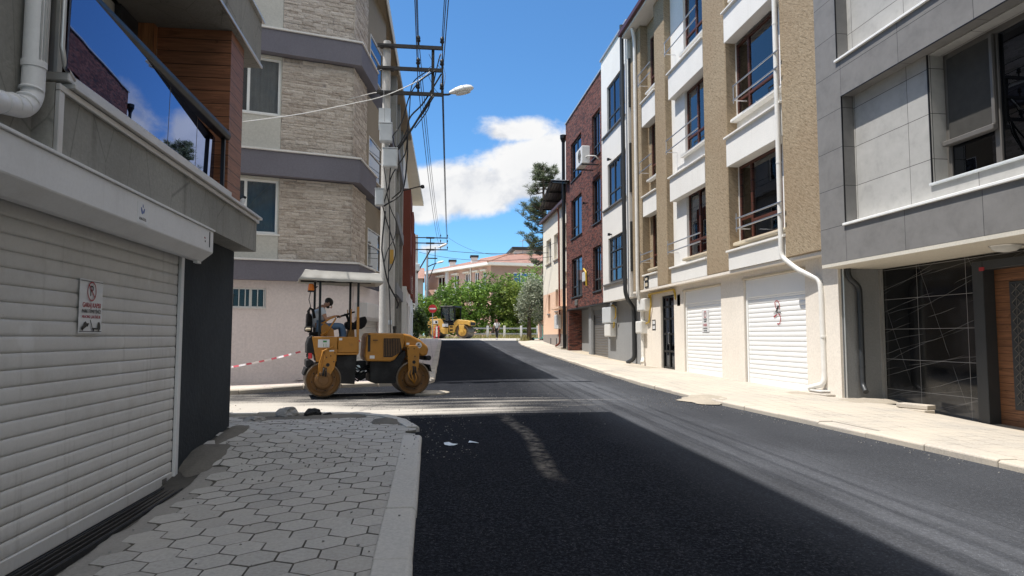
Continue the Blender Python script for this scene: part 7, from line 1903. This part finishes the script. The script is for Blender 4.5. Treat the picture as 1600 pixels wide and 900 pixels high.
# attic block with a dark roof edge behind the tiles and an antenna
q = at(805, 397, 112); q2 = at(880, 390, 112)
AB = thing('attic_block', 'pale attic block with dark flat roof showing above the red tile roof', 'building', (q.x, 112, 1.7))
mb = MB(); mb.box(q.x, q2.x+5, 112, 120, 1.0, q2.z-.2); obj('wall', mb, m_whitep, AB); mb = MB(); mb.box(q.x-.6, q2.x+5.5, 111.2, 120.5, q2.z-.197, q2.z+.25); obj('roof', mb, m_rustarm, AB)
q = at(817, 395, 111.5); mb = MB(); mb.rod((q.x,111.6,q.z-2),(q.x,111.6,q.z+2.2), .05, 6); mb.rod((q.x-.6,111.6,q.z+1.9),(q.x+1.3,111.6,q.z+2.3), .04, 6)
for k in range(5): mb.rod((q.x-.4+k*.35,111.3,q.z+1.95+k*.08),(q.x-.4+k*.35,111.9,q.z+1.95+k*.08), .025, 5)
obj('antenna', mb, m_galv, AB)
# small grey house at the left edge behind the second pole
q = at(641, 432, 100); q2 = at(663, 432, 100)
GH = thing('house', 'small dark grey house with tiled roof glimpsed left of the pink building', 'house', (q.x, 100, 1.7))
mb = MB(); mb.box(q.x-8, q2.x-.2, 100, 107, 1, q.z-.3); obj('wall', mb, m_stonebase, GH)
mb = MB(); mb.prism([(99.4,q.z-.297),(107.6,q.z-.297),(103.5,q.z+1.6)], 'x', q.x-8.5, q2.x); obj('roof', mb, m_roof, GH)
# ================================================================ light, sky, camera
EL = R(67.4); sdir = Vector((-1.0, -.07, 0)).normalized()*math.cos(EL); sdir.z = math.sin(EL)
sun = bpy.data.lights.new('sun', 'SUN'); sun.energy = 3.8; sun.angle = R(.53); sun.color = (1.0, .955, .89)
so = bpy.data.objects.new('sun', sun); COL.objects.link(so)
so.rotation_euler = (-sdir).to_track_quat('-Z', 'Y').to_euler(); so.location = (-20, -8, 60)
wd = bpy.data.worlds.new('World'); S.world = wd; wd.use_nodes = True
n = wd.node_tree.nodes; L = wd.node_tree.links; n.clear()
class WB(NB):
    def __init__(s): s.n = n; s.l = L
b = WB()
sky = n.new('ShaderNodeTexSky'); sky.sky_type = 'NISHITA'; sky.sun_disc = False; sky.sun_elevation = EL; sky.sun_rotation = math.atan2(sdir.x, sdir.y)
sky.altitude = 800; sky.air_density = 1.0; sky.dust_density = .4; sky.ozone_density = 1.6
v = b.node('ShaderNodeTexCoord').outputs['Generated']
def dirs(x, y, mirror=False):
    r = ray(x, y).normalized()
    if mirror: r.x = -r.x
    return math.atan2(r.x, r.y), math.asin(r.z)
p = b.sep(v)
az = b.math('ARCTAN2', p[0], p[1]); el = b.math('ARCSINE', p[2])
w3 = b.comb(b.math('MULTIPLY', az, 1.0), b.math('MULTIPLY', el, 1.25), 0.0)
n1_ = b.noise(w3, 7.0, 10, .60, .25); n2w = b.noise(b.vmath('ADD', w3, (3.1, 1.7, .0)), 2.6, 4, .55)
nl = b.noise(b.vmath('ADD', w3, (-.012, .030, 0)), 7.0, 6, .58, .25)
def lobe(a0, e0, ra, re, flat=1.0):
    """soft elliptic envelope; flat > 1 sharpens the underside"""
    da = b.math('DIVIDE', b.math('SUBTRACT', az, a0), ra); de = b.math('DIVIDE', b.math('SUBTRACT', el, e0), re)
    de = b.math('MULTIPLY', de, b.math('ADD', 1.0, b.math('MULTIPLY', b.math('LESS_THAN', de, 0.0), flat-1)))
    q = b.math('SQRT', b.math('ADD', b.math('MULTIPLY', da, da), b.math('MULTIPLY', de, de)))
    return b.math('SUBTRACT', 1.0, q)
env = None
def lb(x, y, rxp, ryp, flat=1.0, amp=1.0, mirror=False):
    global env
    a0, e0 = dirs(x, y, mirror); f = b.math('MULTIPLY', lobe(a0, e0, rxp/1067, ryp/1067, flat), amp)
    env = f if env is None else b.math('MAXIMUM', env, f)
lb(735, 300, 165, 72, 1.3); lb(835, 272, 140, 88, 1.15); lb(805, 206, 78, 34, 1.2, .85); lb(620, 320, 110, 45, 1.2); lb(668, 388, 40, 14, 1, .45); lb(900, 300, 130, 60, 1.2)
lb(300, 225, 95, 62, 1.1, 1.0, True); lb(235, 250, 60, 40, 1.1, .8, True)
lb(-300, 330, 260, 90, 1.2); lb(1900, 250, 300, 110, 1.2); lb(1250, 470, 300, 40, 1.2, .8)
for a_, e_, ra_, re_ in ((PI-.2, .60, 1.0, .62), (-2.5, .75, .8, .50), (2.4, .85, .7, .55), (-2.75, .30, .6, .26), (0.0, 1.50, 3.6, .50)):   # unseen clouds behind and overhead, added to lift and whiten the shade
    env = b.math('MAXIMUM', env, lobe(a_, e_, ra_, re_, 1.1))
dens = b.math('ADD', env, b.math('MULTIPLY', b.math('SUBTRACT', n1_, .5), 1.7))
dens = b.math('ADD', dens, b.math('MULTIPLY', b.math('SUBTRACT', n2w, .5), .5))
alpha = b.smooth(dens, .12, .46)
# thin veils low in the sky
veil = b.math('MULTIPLY', b.smooth(el, .02, .16, 1, 0), b.smooth(b.noise(b.scale(w3, (1, 3, 1)), 5, 6, .6), .5, .75, 0, .35))
lit = b.smooth(b.math('ADD', b.math('MULTIPLY', b.math('SUBTRACT', n1_, nl), 2.2), b.math('MULTIPLY', b.math('SUBTRACT', el, dirs(0, 305)[1]), .8)), -.22, .16)
cl = b.mix(lit, (2.75, 2.85, 3.05), (3.75, 3.75, 3.75))
cl = b.mix(b.smooth(dens, .3, 1.0, 0, .22), cl, (2.8, 2.9, 3.05))
cl = b.mix(b.smooth(el, .45, 1.0), cl, (8.6, 8.4, 8.0))  # clouds high up made brighter, an added fill for the shaded side
skycol = b.mix(1.0, sky.outputs[0], (.36, .60, .76), 'MULTIPLY')
col = b.mix(b.math('MAXIMUM', alpha, veil), skycol, cl)
bg_ = n.new('ShaderNodeBackground'); bg_.inputs['Strength'].default_value = .15; b.put(bg_.inputs['Color'], col)
ow = n.new('ShaderNodeOutputWorld'); L.new(bg_.outputs[0], ow.inputs[0])

cam = bpy.data.cameras.new('camera'); cam.sensor_width = 36; cam.lens = 36*CAM_F/1600; cam.clip_start = .05; cam.clip_end = 3000
co = bpy.data.objects.new('camera', cam); COL.objects.link(co); co.location = (0, 0, CAM_Z)
co.rotation_euler = (PI/2 + CAM_P, 0, -CAM_Y)
S.camera = co
S.view_settings.view_transform = 'Standard'; S.view_settings.look = 'None'; S.view_settings.gamma = 1; S.view_settings.use_curve_mapping = False
S.view_settings.exposure = 0.78
S.cycles.max_bounces = 8; S.cycles.diffuse_bounces = 4; S.cycles.glossy_bounces = 4; S.cycles.transparent_max_bounces = 12
S.cycles.use_denoising = True
S.cycles.sample_clamp_indirect = 8
